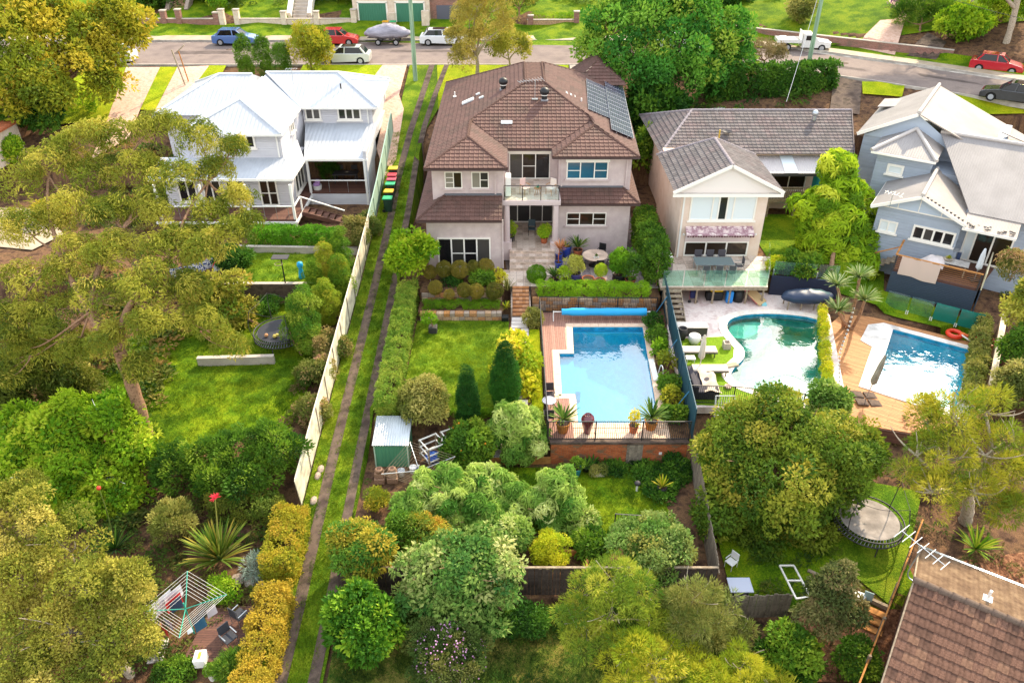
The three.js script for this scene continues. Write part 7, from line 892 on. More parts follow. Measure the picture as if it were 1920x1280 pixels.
// plants across the road
shrub('roadside_bush', 'dark clipped bush beside the sandstone steps', [-40, 8.4, -93], 3, 3.4, 'small', 'deep', { size: 1.4, lumpy: 5 }); shrub('roadside_bush', 'bushy green hedge right of the sandstone steps', [-32.5, 8.8, -95], 3, 3.4, 'small', 'green', { size: 1.4, lumpy: 5 }); shrub('golden_bush', 'small golden conifer by the brick wall end', [-32.2, 8.4, -90.5], 0.8, 2.4, 'fine', 'lime', { size: 1.1 }); shrub('roadside_bush', 'leafy bushes behind the white steps', [-18.6, 9.2, -95.5], 2.6, 3, 'small', 'deep', { size: 1.4, lumpy: 4 });
tree('garden_tree', 'bare-stemmed small tree behind the rubble wall', 'tree', [1.0, 7.6, -89.5], [[0.4, 10.4, -90, 1.6], [2.2, 10.8, -90.5, 1.4], [-1.4, 10.6, -90, 1.3]], 'gum', 'gum', { dens: 2, size: 1, limbs: 3 }); hedge('front_hedge', 'low clipped hedge above the rubble wall', [2.0, -89], [6.8, -89], 0.8, 1.2, 'fine', 'lime', { y0: 7.6, size: 0.9, dens: 6 });
shrub('roadside_bush', 'big mixed bush at the top edge beyond the street tree', [24, 9, -93], 2.6, 2.4, 'broad', 'deep', { size: 1.4, lumpy: 4 }); shrub('olive_bush', 'loose olive shrub standing on the sunny lawn across the road', [29.79,8.45,-85.92], 1.3, 2.2, 'small', 'olive', { size: 1.1, lumpy: 3 });
const flowers = (o, blobs, n, cols, r = 0.06) => { const it = cols.map(() => []); for (const b of blobs) for (let i = 0; i < n; i++) { const c = rr(-0.2, 1), th = rr(0, 6.283), s = Math.sqrt(1 - c * c), k = rr(0.95, 1.1); pick(it).push(sph(r * rr(0.7, 1.3), b[0] + Math.cos(th) * s * b[3] * k, b[1] + c * (b[4] || b[3]) * k, b[2] + Math.sin(th) * s * b[3] * k, 5)); } it.forEach((g, i) => g.length && mesh('flowers', g, plain(cols[i], 0.8), o, { kind: 'stuff' })); };
for (const [l, x, z] of [['left clipped bush dotted with pink blossom', 40.2, -86.5], ['right clipped bush dotted with purple blossom', 43.4, -85]]) { const o = shrub('flowering_bush', l, [x, 7.6, z], 1.6, 2.6, 'small', ['#4a4a40', '#5c5448', '#6a4c5a'], { size: 1.1, lumpy: 3 }); flowers(o, [[x, 9, z, 1.6, 1.4]], 90, ['#8a5a80', '#b07aa0'], 0.07); }
tree('fern_tree', 'feathery dark green shrub tree beside the upper right driveway', 'tree', [39.7,8.67,-79.5], [[40.37,10.16,-82,1.79,1.58],[38.78,9.6,-81,1.15],[42.03,9.92,-82,1.48]], 'feather', 'green', { dens: 3, size: 1.3, tr: 0.12 }); shrub('ivy_mound', 'cascading variegated bush at the driveway corner', [42.35,8.61,-76.9], 2.1, 2.6, 'broad', 'lime', { size: 1, lumpy: 5 }); shrub('yellow_shrub', 'bright yellow-green shrub between two pale trunks', [47.13,9.7,-79.22], 2, 3.4, 'small', 'lime', { size: 1.2, lumpy: 4 }); shrub('roadside_bush', 'dark bushes at the top right corner', [52, 8, -86], 4, 3.5, 'broad', 'deep', { size: 1.5, lumpy: 6 });
for (const [l, a, b, r] of [['straight pale gum trunk by the upper right driveway', [43.67,8.99,-77.97], [43.37,14.25,-80], 0.32], ['forked pale gum trunk near the right edge', [45.66,8.75,-74.9], [45.15,14.03,-75], 0.3]]) { const o = thing('gum_tree', l, 'tree'); mesh('trunk', [limb([a[0], a[1] - 0.3, a[2]], b, r, r * 0.8, 0.04), limb([lerp(a[0], b[0], 0.55), lerp(a[1], b[1], 0.55), lerp(a[2], b[2], 0.55)], [b[0] - 2.5, b[1], b[2]], r * 0.6, r * 0.4)], M.barkGrey, o); crown(o, [[b[0], b[1] + 4, b[2], 3.4, 2], [b[0] - 3, b[1] + 3.4, b[2] + 1, 2.6, 1.6], [b[0] + 3, b[1] + 3.6, b[2], 2.6, 1.6]], 'gum', PAL.gum, { dens: 1.5, size: 1.6 }); }
// right side
tree('mango_tree', 'bright yellow-green leafy tree between the timber deck house and blue house', 'tree', [20.3,1.6,-43.62], [[21.23,5.68,-48,1.53],[20.37,4.02,-47.5,1.62],[22.63,4.19,-48,1.56],[21.32,2.95,-46.5,1.82],[20.26,2.19,-46.5,1.2],[22.96,2.72,-47,1.2],[22.14,1.65,-46,1.41],[21.37,6.58,-48.5,0.9],[20.86,1.27,-45.6,1.26],[22.58,1.1,-45.4,1.19],[19.97,3.49,-47,1.19]], 'mango', ['#648818', '#86a61c', '#aabc28', '#c8cc44'], { dens: 3.6, size: 0.95, tr: 0.16 });
{ const o = thing('cordyline_clump', 'clump of cabbage palms with spiky heads beside the timber deck', 'palm'), b = [20.03,0,-38.93], hd = [[18.49,3.13,-38.6], [19.64,3.64,-38.6], [19.99,2.53,-38], [18.54,1.95,-37.8]]; mesh('trunk', hd.map((h, i) => limb([b[0] + (i - 1.5) * 0.2, b[1] - 0.1, b[2]], h, 0.11, 0.08, 0.05)), M.bark, o); for (const h of hd) strap(o, h, 130, 0.95, 0.06, ['#5a7a3a', '#7a9448', '#9aa860', '#c0c490'], { lift: 0.75, arch: 0.5, name: 'leaf_head' }); }
tree('round_tree', 'large dense round olive-green tree right of the main garden', 'tree', [13.0, -1.7, -25.3], [[11.99,0.48,-25.5,3.09,3.09],[10.54,0.66,-26,2.28],[10.08,-0.99,-25,1.92],[14.23,1.29,-26,2.13],[14.75,-0.16,-25.5,1.2],[11.72,2.3,-27,1.67],[12.97,-1.82,-24.5,1.44],[11.35,-2.16,-24.5,1.69],[9.2,1.61,-26,1.18],[10.52,2.3,-27,1.2],[15.58,1.61,-26,0.94]], 'small', ['#3f5c14', '#5a741c', '#7e8a26', '#a29a38'], { dens: 5.5, size: 0.85, tr: 0.3, limbs: 8, core: 0.15 });
shrub('viburnum', 'leafy bush at the corner of the timber pool deck', [15.78,-0.3,-30.6], 0.9, 2.0, 'broad', 'pale', { size: 0.7, lumpy: 5 });
tree('wattle_tree', 'airy yellow-green tree over the lower right yards', 'tree', [20.59,-1.45,-24.99], [[18.2,4.5,-25,1.32],[19.43,4.78,-25,1.2],[16.56,3.36,-24,1.09],[17.95,3.07,-24,1.36],[19.39,3.36,-24,1.44],[20.7,3.5,-24.5,1.1],[20.56,2.36,-23.5,1.09],[18.81,2.24,-23,1.21],[17.08,2.24,-23,1.17],[16.18,2.36,-23.5,0.79],[20.09,1.55,-22.5,0.78],[17.53,3.82,-25.5,0.9]], 'feather', ['#56701a', '#7a8a20', '#a09c28', '#bcb038'], { dens: 1.7, size: 0.7, lumps: 6, holes: 0.45, tr: 0.3, m: M.barkGrey, limbs: 10, core: 0.45 });
for (const [i, b] of [[26.57,4,-35,0.95,1.4], [26.03,2.64,-33,0.87,1.2], [24.64,1.95,-30.5,0.89,0.89], [28.52,4.11,-39,0.66,0.78]].entries()) shrub('boundary_shrub', ['tall mixed shrub at the right edge beside the pool wall', 'flower-dotted shrub at the right edge', 'leafy shrub by the end of the capped wall', 'bare twiggy bush beside the raised deck'][i], [b[0], b[1] - b[4], b[2]], b[3], b[4] * 2, i === 3 ? 'gum' : 'small', ['gum', 'green', 'olive', 'photinia'][i], { size: 0.8, lumpy: 4, dens: i === 3 ? 3 : 6 });
{ const o = thing('flax_clump', 'yellow-green strap-leaf clump below the wattle trunk', 'plant'); strap(o, [20.31,-1.67,-23.43], 60, 1.1, 0.08, 'lime', { lift: 0.9, arch: 0.5 }); }
tree('dark_sapling', 'small dark-leaved tree on the mulch beside the plank fence', 'tree', [12.64,-2.4,-19.02], [[11.82,0.92,-18.8,0.87],[12.42,0.4,-18.5,0.71],[11.5,0.09,-18.5,0.71],[11.87,1.85,-19,0.51]], 'small', ['#2e3a18', '#485426', '#6a6c3a', '#8a7a50'], { dens: 3.4, size: 0.6, tr: 0.06, core: 0.4 });
shrub('laurel', 'glossy green shrub at the bottom right of the mulch', [10.46,-2.2,-17.84], 0.95, 1.7, 'broad', 'green', { size: 0.6, lumpy: 7, m: M.leafGloss }); shrub('light_shrub', 'light green shrub beside the lower plank fence', [13.04,-2.2,-17.95], 0.7, 1.3, 'small', 'green', { size: 0.55, lumpy: 4 });
// bottom edge
const wat = (l, base, bl, pal) => tree('wattle_bush', l, 'tree', base, bl, 'feather', pal, { dens: 2.2, size: 0.55, lumps: 9, holes: 0.45, tr: 0.07, limbs: 8, core: 0.4, m: M.barkGrey });
wat('feathery green bush overhanging the middle of the back fence', [3.59,-2,-19.34], [[3.82,0.99,-19.6,0.93],[2.93,0.48,-19.4,0.81],[4.75,0.48,-19.4,0.85],[3.78,0.31,-18.8,1.2],[2.42,-0.3,-18.8,0.85],[5.04,-0.3,-18.8,0.81],[2.8,-0.76,-18.2,0.92]], ['#4c6e1a', '#6c8624', '#94a02e', '#b4b040']); wat('loose grey-green bush over the right end of the back fence', [7.13,-2,-19.1], [[6.77,0.67,-19,0.92],[6.01,0.01,-18.8,0.88],[7.9,-0.25,-19,0.89],[7.03,-0.71,-18.4,1.12],[8.62,-1.26,-18.8,0.7]], ['#56682a', '#727a34', '#948e46', '#84904a']); wat('bright yellow feathery bush at the bottom centre', [5.38,-2.2,-17.18], [[4.48,-0.39,-17.6,0.9],[5.42,-0.61,-17.2,1.01],[4.04,-0.97,-16.8,0.89],[6.6,-1.11,-17,0.89]], ['#6a8418', '#92a020', '#b8b42a', '#c8bc40']); wat('yellow feathery bush at the bottom right of centre', [8.52,-2.2,-16.96], [[8.27,-0.63,-17,0.88],[7.27,-0.98,-16.6,0.77],[9.24,-1.3,-16.6,0.77]], ['#6a8418', '#8c9a20', '#b0ac28', '#bcb43c']);
tree('magnolia_bush', 'big variegated broad-leaved bush growing through the back fence', 'tree', [-1.94,-1.9,-20.27], [[-1.87,0.69,-20.5,1.45],[-3.32,0.5,-20.4,1.04],[-0.62,0.43,-20.2,1.16],[-2.06,-0.39,-19.6,1.45],[-3.53,-0.33,-19.8,0.91],[-0.41,-0.45,-19.4,1.03],[-1.65,-1.21,-19,0.95],[-1.27,0.89,-21.4,0.93]], 'big', ['#36622a', '#588032', '#869a4a', '#bab878'], { dens: 4.2, size: 0.55, tr: 0.1, m: M.bark });
shrub('citrus_bush', 'dense bright green bush beside the laneway at the bottom', [-5.63,-2.1,-18.81], 1.45, 2.5, 'broad', ['#2a5410', '#427016', '#68901e', '#94ac2c'], { size: 0.6, lumpy: 12, m: M.leafGloss });
{ const o = shrub('pink_flowering_shrub', 'bush covered in small pink blossoms at the bottom edge', [-2.33,-2.2,-17.8], 1.35, 2.1, 'upright', ['#3c5a20', '#566a2c', '#7a7a3c'], { size: 0.5, lumpy: 9 }); const c = [-2.33,-2.2,-17.8]; flowers(o, [[c[0], c[1] + 1.05, c[2], 1.3, 1.15]], 420, ['#b878a8', '#d0a0c0', '#c08ab4'], 0.032); }
// main garden, lower half
const mang = (n, l, base, bl, o = {}) => tree(n, l, 'tree', base, bl, 'mango', ['#4c7a26', '#74983a', '#a2b456', '#ccd088'], { dens: 3.6, size: 0.62, tr: 0.1, low: 0.4, core: 0.2, ...o });
mang('mango_tree', 'wide pale-leaved mango tree in front of the rotary clothesline', [-2.6, -1.5, -24.6], [[-3.83,-0.3,-25.3,1.1],[-2.65,-0.26,-25.6,1.11],[-1.46,-0.48,-26,1.12],[-0.37,-0.81,-26,1.23],[-4.52,-0.79,-24.8,0.95],[-3.09,-0.92,-24.6,1.19],[-1.44,-1.12,-24.8,1.24],[-0.24,-1.29,-24.8,0.96]]); mang('mango_tree', 'upright mango tree standing on the lower lawn edge', [1.9, -1.5, -24.5], [[1.91,0.09,-25.4,0.95],[1.31,-0.66,-25,0.91],[2.5,-0.49,-25,0.81],[1.91,-1.25,-24.6,0.86]]); mang('mango_tree', 'rounded mango tree beside the sleeper steps below the pool', [0.4, -1.3, -28.9], [[0.39,0.42,-29.3,1.19],[-0.39,-0.08,-29.3,0.73],[1.17,-0.17,-29,0.73],[0.39,-0.59,-28.9,0.89],[-0.26,0.84,-29.6,0.62]]);
tree('orange_tree', 'small glossy orange tree beside the sleeper steps', 'tree', [-2.1, -1.4, -28.7], [[-2.21,-0.17,-29,1.04],[-2.87,-0.68,-28.8,0.73],[-1.56,-0.51,-28.8,0.78],[-2.21,-0.84,-28.6,0.78]], 'broad', 'green', { size: 0.6, dens: 6, m: M.leafGloss, tr: 0.07 });
{ const o = scene.children[scene.children.length - 1]; flowers(o, [[-2.08,-0.25,-28.9,1.04]], 16, ['#e08a1c'], 0.055); }
shrub('olive_shrub', 'round grey-olive shrub at the lower left of the lawn', [-4.35, -0.4, -31.0], 1.15, 2.3, 'small', 'olive', { size: 0.65, lumpy: 5 });
for (const [l, [x, z], w, h] of [['slim dark pencil conifer at the lawn edge', [-2.2, -30.5], 0.5, 3.7], ['taller dark pencil conifer beside the path', [-0.35, -31.5], 0.7, 3.8]]) { const y = T(x, z); tree('pencil_conifer', l, 'tree', [x, y, z], [[x, y + h * 0.35, z, w, h * 0.36], [x, y + h * 0.55, z, w * 0.85, h * 0.33], [x, y + h * 0.78, z, w * 0.5, h * 0.25]], 'fine', ['#1c4410', '#285816', '#366a18'], { dens: 11, size: 0.4, tr: 0.06, limbs: 1, lumps: 0, holes: 0, low: 1.1, jit: 0.12 }); }
{ const b = [0.75, -0.1, -33.4]; tree('pawpaw_tree', 'yellowing large-leaved tree leaning over the stepping-stone path', 'tree', b, [[0,1.14,-34.5,0.75],[0.71,0.62,-34,0.74],[-0.14,0.62,-34,0.69],[0.71,0.11,-33,0.62],[0.14,1.5,-35,0.52]], 'big', 'yellow', { dens: 4.5, size: 0.7, tr: 0.06, core: 0.3 }); }
shrub('yellow_bush', 'compact golden bush near the sleeper beds', [1.71,-1.6,-22.62], 0.85, 1.5, 'fine', 'yellow', { size: 0.55, lumpy: 3 }); shrub('pittosporum', 'large soft grey-green bush in the right back corner', [5.8,-1.6,-22.42], 1.5, 2.2, 'small', ['#4a7028', '#688a38', '#8c9a54', '#9a9848'], { size: 0.7, lumpy: 9 }); shrub('lilly_pilly', 'golden-tipped bush at the left end of the back fence', [-6.1,-1.7,-22.14], 1.3, 2.7, 'small', ['#3c6a24', '#5c8428', '#98982e', '#b09a34'], { size: 0.65, lumpy: 7 }); shrub('lilly_pilly', 'amber-tipped bush between the mango and back fence', [-3.44,-1.6,-22.77], 1.0, 2.0, 'small', ['#48702a', '#7c8a2c', '#a8982e', '#b88c34'], { size: 0.6, lumpy: 5 }); shrub('golden_shrub', 'small golden shrub beside the clothesline and laneway edge', [-6.27,-1.4,-25.74], 0.5, 0.9, 'fine', 'gold', { size: 0.55 });
shrub('mixed_bush', 'yellow-green bush filling the gap left of the magnolia', [-4.74,-1.6,-23.07], 0.9, 1.9, 'small', 'green', { size: 0.6, lumpy: 5 }); shrub('mixed_bush', 'leafy bush between the wide mango and magnolia', [0,-1.6,-23.22], 0.75, 1.5, 'broad', 'pale', { size: 0.55, lumpy: 5 }); shrub('mixed_bush', 'dark low bush beyond the back fence beside the magnolia', [0.53,-2,-19.59], 0.8, 1.0, 'small', 'deep', { size: 0.6, lumpy: 5 });
shrub('vegetable_patch', 'leafy green vegetables in the raised sleeper bed', [3.37,-1.55,-23.32], 0.75, 0.7, 'broad', 'green', { size: 0.6, lumpy: 4, cat: 'plant' }); shrub('vegetable_patch', 'leafy green vegetables behind the golden bush', [3,-1.5,-24.68], 0.8, 0.6, 'broad', 'pale', { size: 0.6, lumpy: 4, cat: 'plant' });
{ const o = thing('ground_cover', 'green creeper spreading below the brick retaining wall', 'ground cover'); crown(o, [[6.5, -1.5, -28.2, 1.0, 0.3], [7.5, -1.5, -27.6, 1.1, 0.4], [6.9, -1.5, -26.9, 0.8, 0.3], [7.9, -1.4, -28.3, 0.7, 0.6], [5.0, -1.5, -28.4, 0.8, 0.3]], 'broad', PAL.deep, { dens: 8, size: 0.5, name: 'leaves' }); }
// pool garden strip
for (const [i, [x, z, r, p]] of [[8.45, -39.2, 0.4, 'deep'], [8.4, -37.6, 0.45, 'green'], [8.35, -36.2, 0.38, 'lime'], [8.5, -34.8, 0.35, 'gold'], [8.3, -33.0, 0.45, 'green'], [8.25, -31.8, 0.38, 'gold'], [8.1, -30.4, 0.5, 'green']].entries()) shrub('border_plant', ['dark leafy plant at the roller end of the pool border', 'rounded green plant high in the pool border', 'lime green plant beside the pool corner', 'golden plant halfway down the pool border', 'rounded green plant halfway down the pool border', 'golden plant beside the potted cycad', 'large leafy plant at the fence end of the pool border'][i], [x, 0.03, z], r, 0.7, 'broad', p, { size: 0.5 });
// left garden
shrub('dense_conifer', 'dense egg-shaped conifer in front of the black trampoline', [-11.91,-0.3,-36.47], 1.05, 3.6, 'fine', ['#3c6a18', '#588020', '#7c942a', '#96a036'], { size: 0.7, cat: 'tree', blobs: [[-11.84,1.25,-37.2,1.03,1.75], [-11.81,2.48,-37.6,0.72,0.96], [-11.65,0.5,-36.8,1.09,1.09]] });
for (const [i, b] of [[-11.91,1.81,-41,0.52,1.55], [-11.28,2.55,-42,0.52,1.49], [-10.56,2.77,-43,0.59,1.65], [-10.96,1.38,-39.5,0.69,1.45], [-10.41,1.72,-41.5,0.65,1.63]].entries()) tree('slim_conifer', ['leftmost slim golden conifer in the cluster', 'second slim golden conifer in the cluster', 'tallest slim golden conifer in the cluster', 'lowest slim conifer in the cluster', 'rightmost slim conifer by the fence'][i], 'tree', [b[0], b[1] - b[4], b[2]], [b, [b[0], b[1] + b[4] * 0.5, b[2], b[3] * 0.55, b[4] * 0.55]], 'fine', ['#4c7416', '#6e8c1e', '#96a028', '#b4a834'], { dens: 10, size: 0.5, tr: 0.06, limbs: 1, lumps: 0, holes: 0.2, low: 1.1, group: 'slim golden conifers by the fence' });
for (const [i, [px, r, h]] of [[[-10.51,1.1,-47.12], 0.9, 2.3], [[-10.22,-0.3,-36.26], 1.0, 1.6], [[-10.52,-0.5,-34.07], 0.9, 1.5], [[-10.18,-0.8,-31.22], 0.75, 1.4], [[-9.98,1.1,-48.77], 0.7, 1.8]].entries()) shrub('photinia', ['tall red-tipped photinia at the end of the verandah hedge', 'red-tipped photinia halfway down the cream fence', 'pink-tipped photinia below the dense conifer', 'lowest red-tipped photinia against the cream fence', 'photinia touching the green fence panels'][i], px, r, h, 'small', 'photinia', { size: 0.65, lumpy: 5 });
shrub('laurel_hedge_bush', 'broad upright glossy hedge bush across the foot of the left lawn', [-13.3,-1,-26.9], 1.6, 2, 'upright', 'green', { size: 0.75, blobs: [[-15.67,-0.25,-27,1.09,1.09], [-14.18,0.06,-27.2,1.24,1.14], [-12.61,0.29,-27.5,1.35,1.25], [-10.98,0.29,-27.5,1.25,1.3], [-11.85,-0.38,-26.6,1.38,1.14], [-13.51,-0.36,-26.4,1.13,0.98]] });
tree('glossy_tree', 'large glossy dark green tree mass at the left edge', 'tree', [-17.5, -1.2, -26.5], [[-22.25,0.94,-27.5,1.73],[-20.44,1.16,-28,1.74],[-18.6,1.48,-28,1.49],[-17.72,0.29,-27.5,1.25],[-20.61,-0.12,-26.5,1.72],[-18.86,-0.4,-26.8,1.59],[-22.26,0.01,-26,1.21],[-18.03,-1.32,-26,1.14],[-19.41,-1.6,-25.6,1.23]], 'broad', 'lime', { dens: 6, size: 0.7, tr: 0.16, m: M.leafGloss }); 
tree('shade_tree', 'drooping shaded tree at the far left edge', 'tree', [-20, -0.6, -31], [[-24.25,2.71,-31,1.56],[-23.1,2.99,-32,1.33],[-24.51,1.19,-30,1.3],[-21.94,1.75,-31,0.79]], 'gum', ['#3c5018', '#5a6820', '#7a7c2c'], { dens: 4, size: 0.9, tr: 0.2 }); shrub('mixed_bush', 'leafy bush behind the gum trunk at the lawn edge', [-22.65,-0.5,-32.18], 1.4, 2.2, 'broad', 'olive', { size: 0.75, lumpy: 6 });
tree('loquat_tree', 'rounded yellow-green tree left of the trampoline', 'tree', [-15.2, 0.1, -39.5], [[-17.47,1.45,-40,1.59],[-16.52,0.64,-39.5,1.14],[-18.7,1.64,-40,1.14],[-17.4,0.21,-39,1.14]], 'broad', ['#4c6c1e', '#748424', '#9a9634', '#aa9a40'], { dens: 5, size: 0.85, tr: 0.1 }); shrub('low_bush', 'dark bush at the left end of the upper lawn', [-18.02,1.1,-44.79], 1.1, 1.2, 'small', 'deep', { size: 0.7, lumpy: 4 }); shrub('low_bush', 'low shrubs under the grey retaining wall', [-15.12,0.1,-41.04], 0.8, 0.6, 'small', 'deep', { size: 0.6, lumpy: 3 });
tree('paperbark', 'pale golden blossoming tree filling the lower left corner', 'tree', [-14.5, -2.5, -17.8], [[-18.64,2.22,-21,1.43],[-16.95,1.59,-20.5,1.35],[-17.97,1.26,-19.5,1.4],[-15.91,1.02,-19.2,1.31],[-14.61,0.37,-19,1.12],[-18.05,0.18,-18.2,1.3],[-16.2,0.14,-18,1.37],[-14.46,-0.21,-17.8,1.17],[-17.31,-0.63,-17,1.15],[-15.29,-0.95,-17,1.16],[-19.34,2.92,-22,0.91],[-14.11,1.38,-19.4,0.72],[-13.48,-0.21,-17.8,0.59]], 'fine', 'blond', { dens: 5, size: 0.8, tr: 0.2, limbs: 10, core: 0.35, m: M.barkGrey });
shrub('olive_bush', 'upright olive-toned shrub above the flax clump', [-14.72,-1.5,-23.89], 0.9, 1.9, 'upright', 'olive', { size: 0.6, lumpy: 4 }); { const o = thing('flax_clump', 'big clump of green sword-shaped leaves with a tall red flower spike', 'plant'), b = [-12.57,-1.6,-22.77]; strap(o, b, 150, 1.9, 0.1, ['#4a6a1c', '#6a8424', '#90983a', '#a8963c'], { lift: 1.15, arch: 0.5 }); const t = [b[0] + 0.45, b[1] + 3.5, b[2] - 0.2]; mesh('flower_spike', limb([b[0] + 0.1, b[1], b[2]], t, 0.035, 0.02, 0.02), plain('#8a8a3c', 0.8), o); const pet = []; for (let i = 0; i < 24; i++) { const a = rr(0, 6.28), e = rr(-0.3, 1.2); pet.push(bar(t, [t[0] + Math.cos(a) * Math.cos(e) * 0.24, t[1] + Math.sin(e) * 0.2, t[2] + Math.sin(a) * Math.cos(e) * 0.24], 0.035, 5, 0.01)); } mesh('flower', pet, plain('#d8283c', 0.7), o); const p = thing('flax_clump', 'darker sword-leaf clump with a thin leaning red flower', 'plant'), c = [-17.48,-1.8,-23.55]; strap(p, c, 70, 1.2, 0.07, 'deep', { lift: 0.9, arch: 0.5 }); const u = [-16.88,2.2,-23.2]; mesh('flower_spike', limb(c, u, 0.03, 0.02, 0.02), plain('#6a7a30', 0.8), p); mesh('flower', sph(0.1, u[0], u[1], u[2], 6), plain('#d03a28', 0.7), p); }
hedge('golden_hedge', 'upper orange-gold hedge beside the laneway', [-9.75, -24.6], [-9.7, -21.6], 1.5, 1.5, 'small', 'autumn', { size: 0.55, dens: 11, wob: 0.1 }); hedge('golden_hedge', 'lower yellow-gold hedge beside the small timber deck', [-9.6, -20.9], [-9.55, -16], 1.4, 1.4, 'small', ['#7a7a1c', '#a0922a', '#bca034', '#8a8a28'], { size: 0.55, dens: 11, wob: 0.1 }); hedge('low_green_hedge', 'olive hedge below the broad glossy hedge', [-13.6, -25.4], [-10.4, -25.0], 1.2, 1.2, 'small', ['#45601c', '#667424', '#8a842c'], { size: 0.6, wob: 0.2 });
shrub('silver_shrub', 'small silvery-grey shrub between flax and hedge', [-10.76,-1.7,-22.22], 0.42, 0.6, 'feather', 'grey', { size: 0.5 }); shrub('garden_bush', 'bright low green plants in front of the rock edging', [-11.88,-1.9,-21.33], 0.6, 0.5, 'small', 'lime', { size: 0.5, lumpy: 3 }); shrub('garden_bush', 'leafy green plant at the lower corner of the timber deck', [-10.53,-2.2,-17.73], 0.6, 0.9, 'feather', 'green', { size: 0.55, lumpy: 3 }); shrub('garden_bush', 'low green plant at the bottom edge left of the deck', [-12.76,-2.3,-17.68], 0.6, 0.6, 'small', 'green', { size: 0.5, lumpy: 3 });
hedge('box_hedge', 'clipped block hedge in the upper left front garden', [-38.7,-65.69], [-35.09,-65.83], 1.6, 1.5, 'fine', 'lime', { size: 0.9, dens: 6 });
// ---------- undergrowth over bare soil ----------
function undergrowth(name, label, pts, kind, pal, dens, size) {
  const o = thing(name, label, 'ground cover'); o.userData.kind = 'stuff'; delete o.userData.category; const xs = pts.map(p => p[0]), zs = pts.map(p => p[1]), x0 = Math.min(...xs), x1 = Math.max(...xs), z0 = Math.min(...zs), z1 = Math.max(...zs), inP = (x, z) => { let c = false; for (let i = 0, j = pts.length - 1; i < pts.length; j = i++) { const a = pts[i], b = pts[j]; if ((a[1] > z) !== (b[1] > z) && x < (b[0] - a[0]) * (z - a[1]) / (b[1] - a[1]) + a[0]) c = !c; } return c; };
  const it = CL[kind].map(() => []), n = Math.round((x1 - x0) * (z1 - z0) * dens), q = new THREE.Quaternion(), P = PAL[pal] || pal; for (let i = 0; i < n; i++) { const x = rr(x0, x1), z = rr(z0, z1); if (!inP(x, z)) continue; const k = noise2(x * 3, z * 3, 41); if (k + rr(-0.15, 0.15) < 0.46) continue; const s = size * rr(0.5, 1.25) * (0.5 + k); q.setFromAxisAngle(V3(0, 1, 0), rr(0, 6.28)); pick(it).push([new THREE.Matrix4().compose(V3(x, T(x, z) + s * 0.12, z), q, V3(s, s * rr(0.6, 1.1), s)), C3(pick(P)).clone().lerp(C3(pick(P)), rnd()).multiplyScalar(1.1)]); }
  it.forEach((a, k) => { if (!a.length) return; const im = new THREE.InstancedMesh(CL[kind][k], M.leaf, a.length); a.forEach(([m, c], i) => { im.setMatrixAt(i, m); im.setColorAt(i, c); }); im.castShadow = im.receiveShadow = true; im.name = 'leaves'; im.userData.kind = 'stuff'; o.add(im); });
}
undergrowth('undergrowth', 'low mixed plants over the soil of the lower left garden', [[-26, -28], [-9.9, -28], [-9.9, -21], [-12, -19.5], [-12.5, -15], [-22, -12]], 'small', ['#3c5a1c', '#5c7024', '#7c7a30', '#6a5a30'], 5, 0.8);
undergrowth('undergrowth', 'plants and leaf litter under the left boundary conifers', [[-14, -42], [-9.9, -42], [-9.9, -28], [-12, -28], [-11.5, -36]], 'small', ['#4a5c20', '#6a6a30', '#7c6444'], 2.5, 0.7);
undergrowth('undergrowth', 'mixed green undergrowth at the left edge of the view', [[-32, -60], [-24.5, -60], [-19, -43], [-19.5, -36], [-16, -28], [-30, -26]], 'broad', ['#3c5c1a', '#5c7424', '#86883a', '#9a7a40'], 3.4, 1.0);
undergrowth('undergrowth', 'weedy plants around the sheds and mangoes', [[-7, -30.8], [1.6, -30.8], [1.6, -28.6], [-1.3, -28.2], [-1.5, -24.6], [8.2, -24.2], [8.2, -21.4], [-7, -21.4]], 'small', ['#3e5c20', '#5a7028', '#7a7438', '#6a5034'], 3.2, 0.55);
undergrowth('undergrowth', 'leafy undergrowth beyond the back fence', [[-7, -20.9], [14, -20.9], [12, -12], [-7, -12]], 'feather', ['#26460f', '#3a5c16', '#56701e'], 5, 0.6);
undergrowth('undergrowth', 'shaded undergrowth beneath the round tree', [[9, -30.5], [17, -30.5], [16.5, -27.5], [13, -20.5], [9, -20.5]], 'small', ['#3a5418', '#56681e', '#70742a'], 2.4, 0.7);
undergrowth('undergrowth', 'scrappy plants at the lower right yards', [[16.5, -30], [30, -31], [32, -18], [20, -20], [18, -24]], 'small', ['#5a5a28', '#7a6c3c', '#4a6020'], 2, 0.8);
undergrowth('undergrowth', 'planting in the front yards behind the houses', [[9.5, -73], [26, -71.5], [27, -60], [10, -61]], 'broad', ['#2c5018', '#467020', '#6a8428'], 1.2, 1.2);
undergrowth('undergrowth', 'garden plants on the slope across the road', [[-46, -92], [40, -92], [60, -90], [60, -104], [-46, -104]], 'broad', ['#2e541a', '#4a7422', '#76882e'], 0.55, 1.9);
undergrowth('undergrowth', 'shrubs beside the far right house', [[30, -48], [44, -56], [44, -40], [30, -34]], 'small', ['#46601c', '#6a7428', '#8a7c40'], 1.6, 1.0);
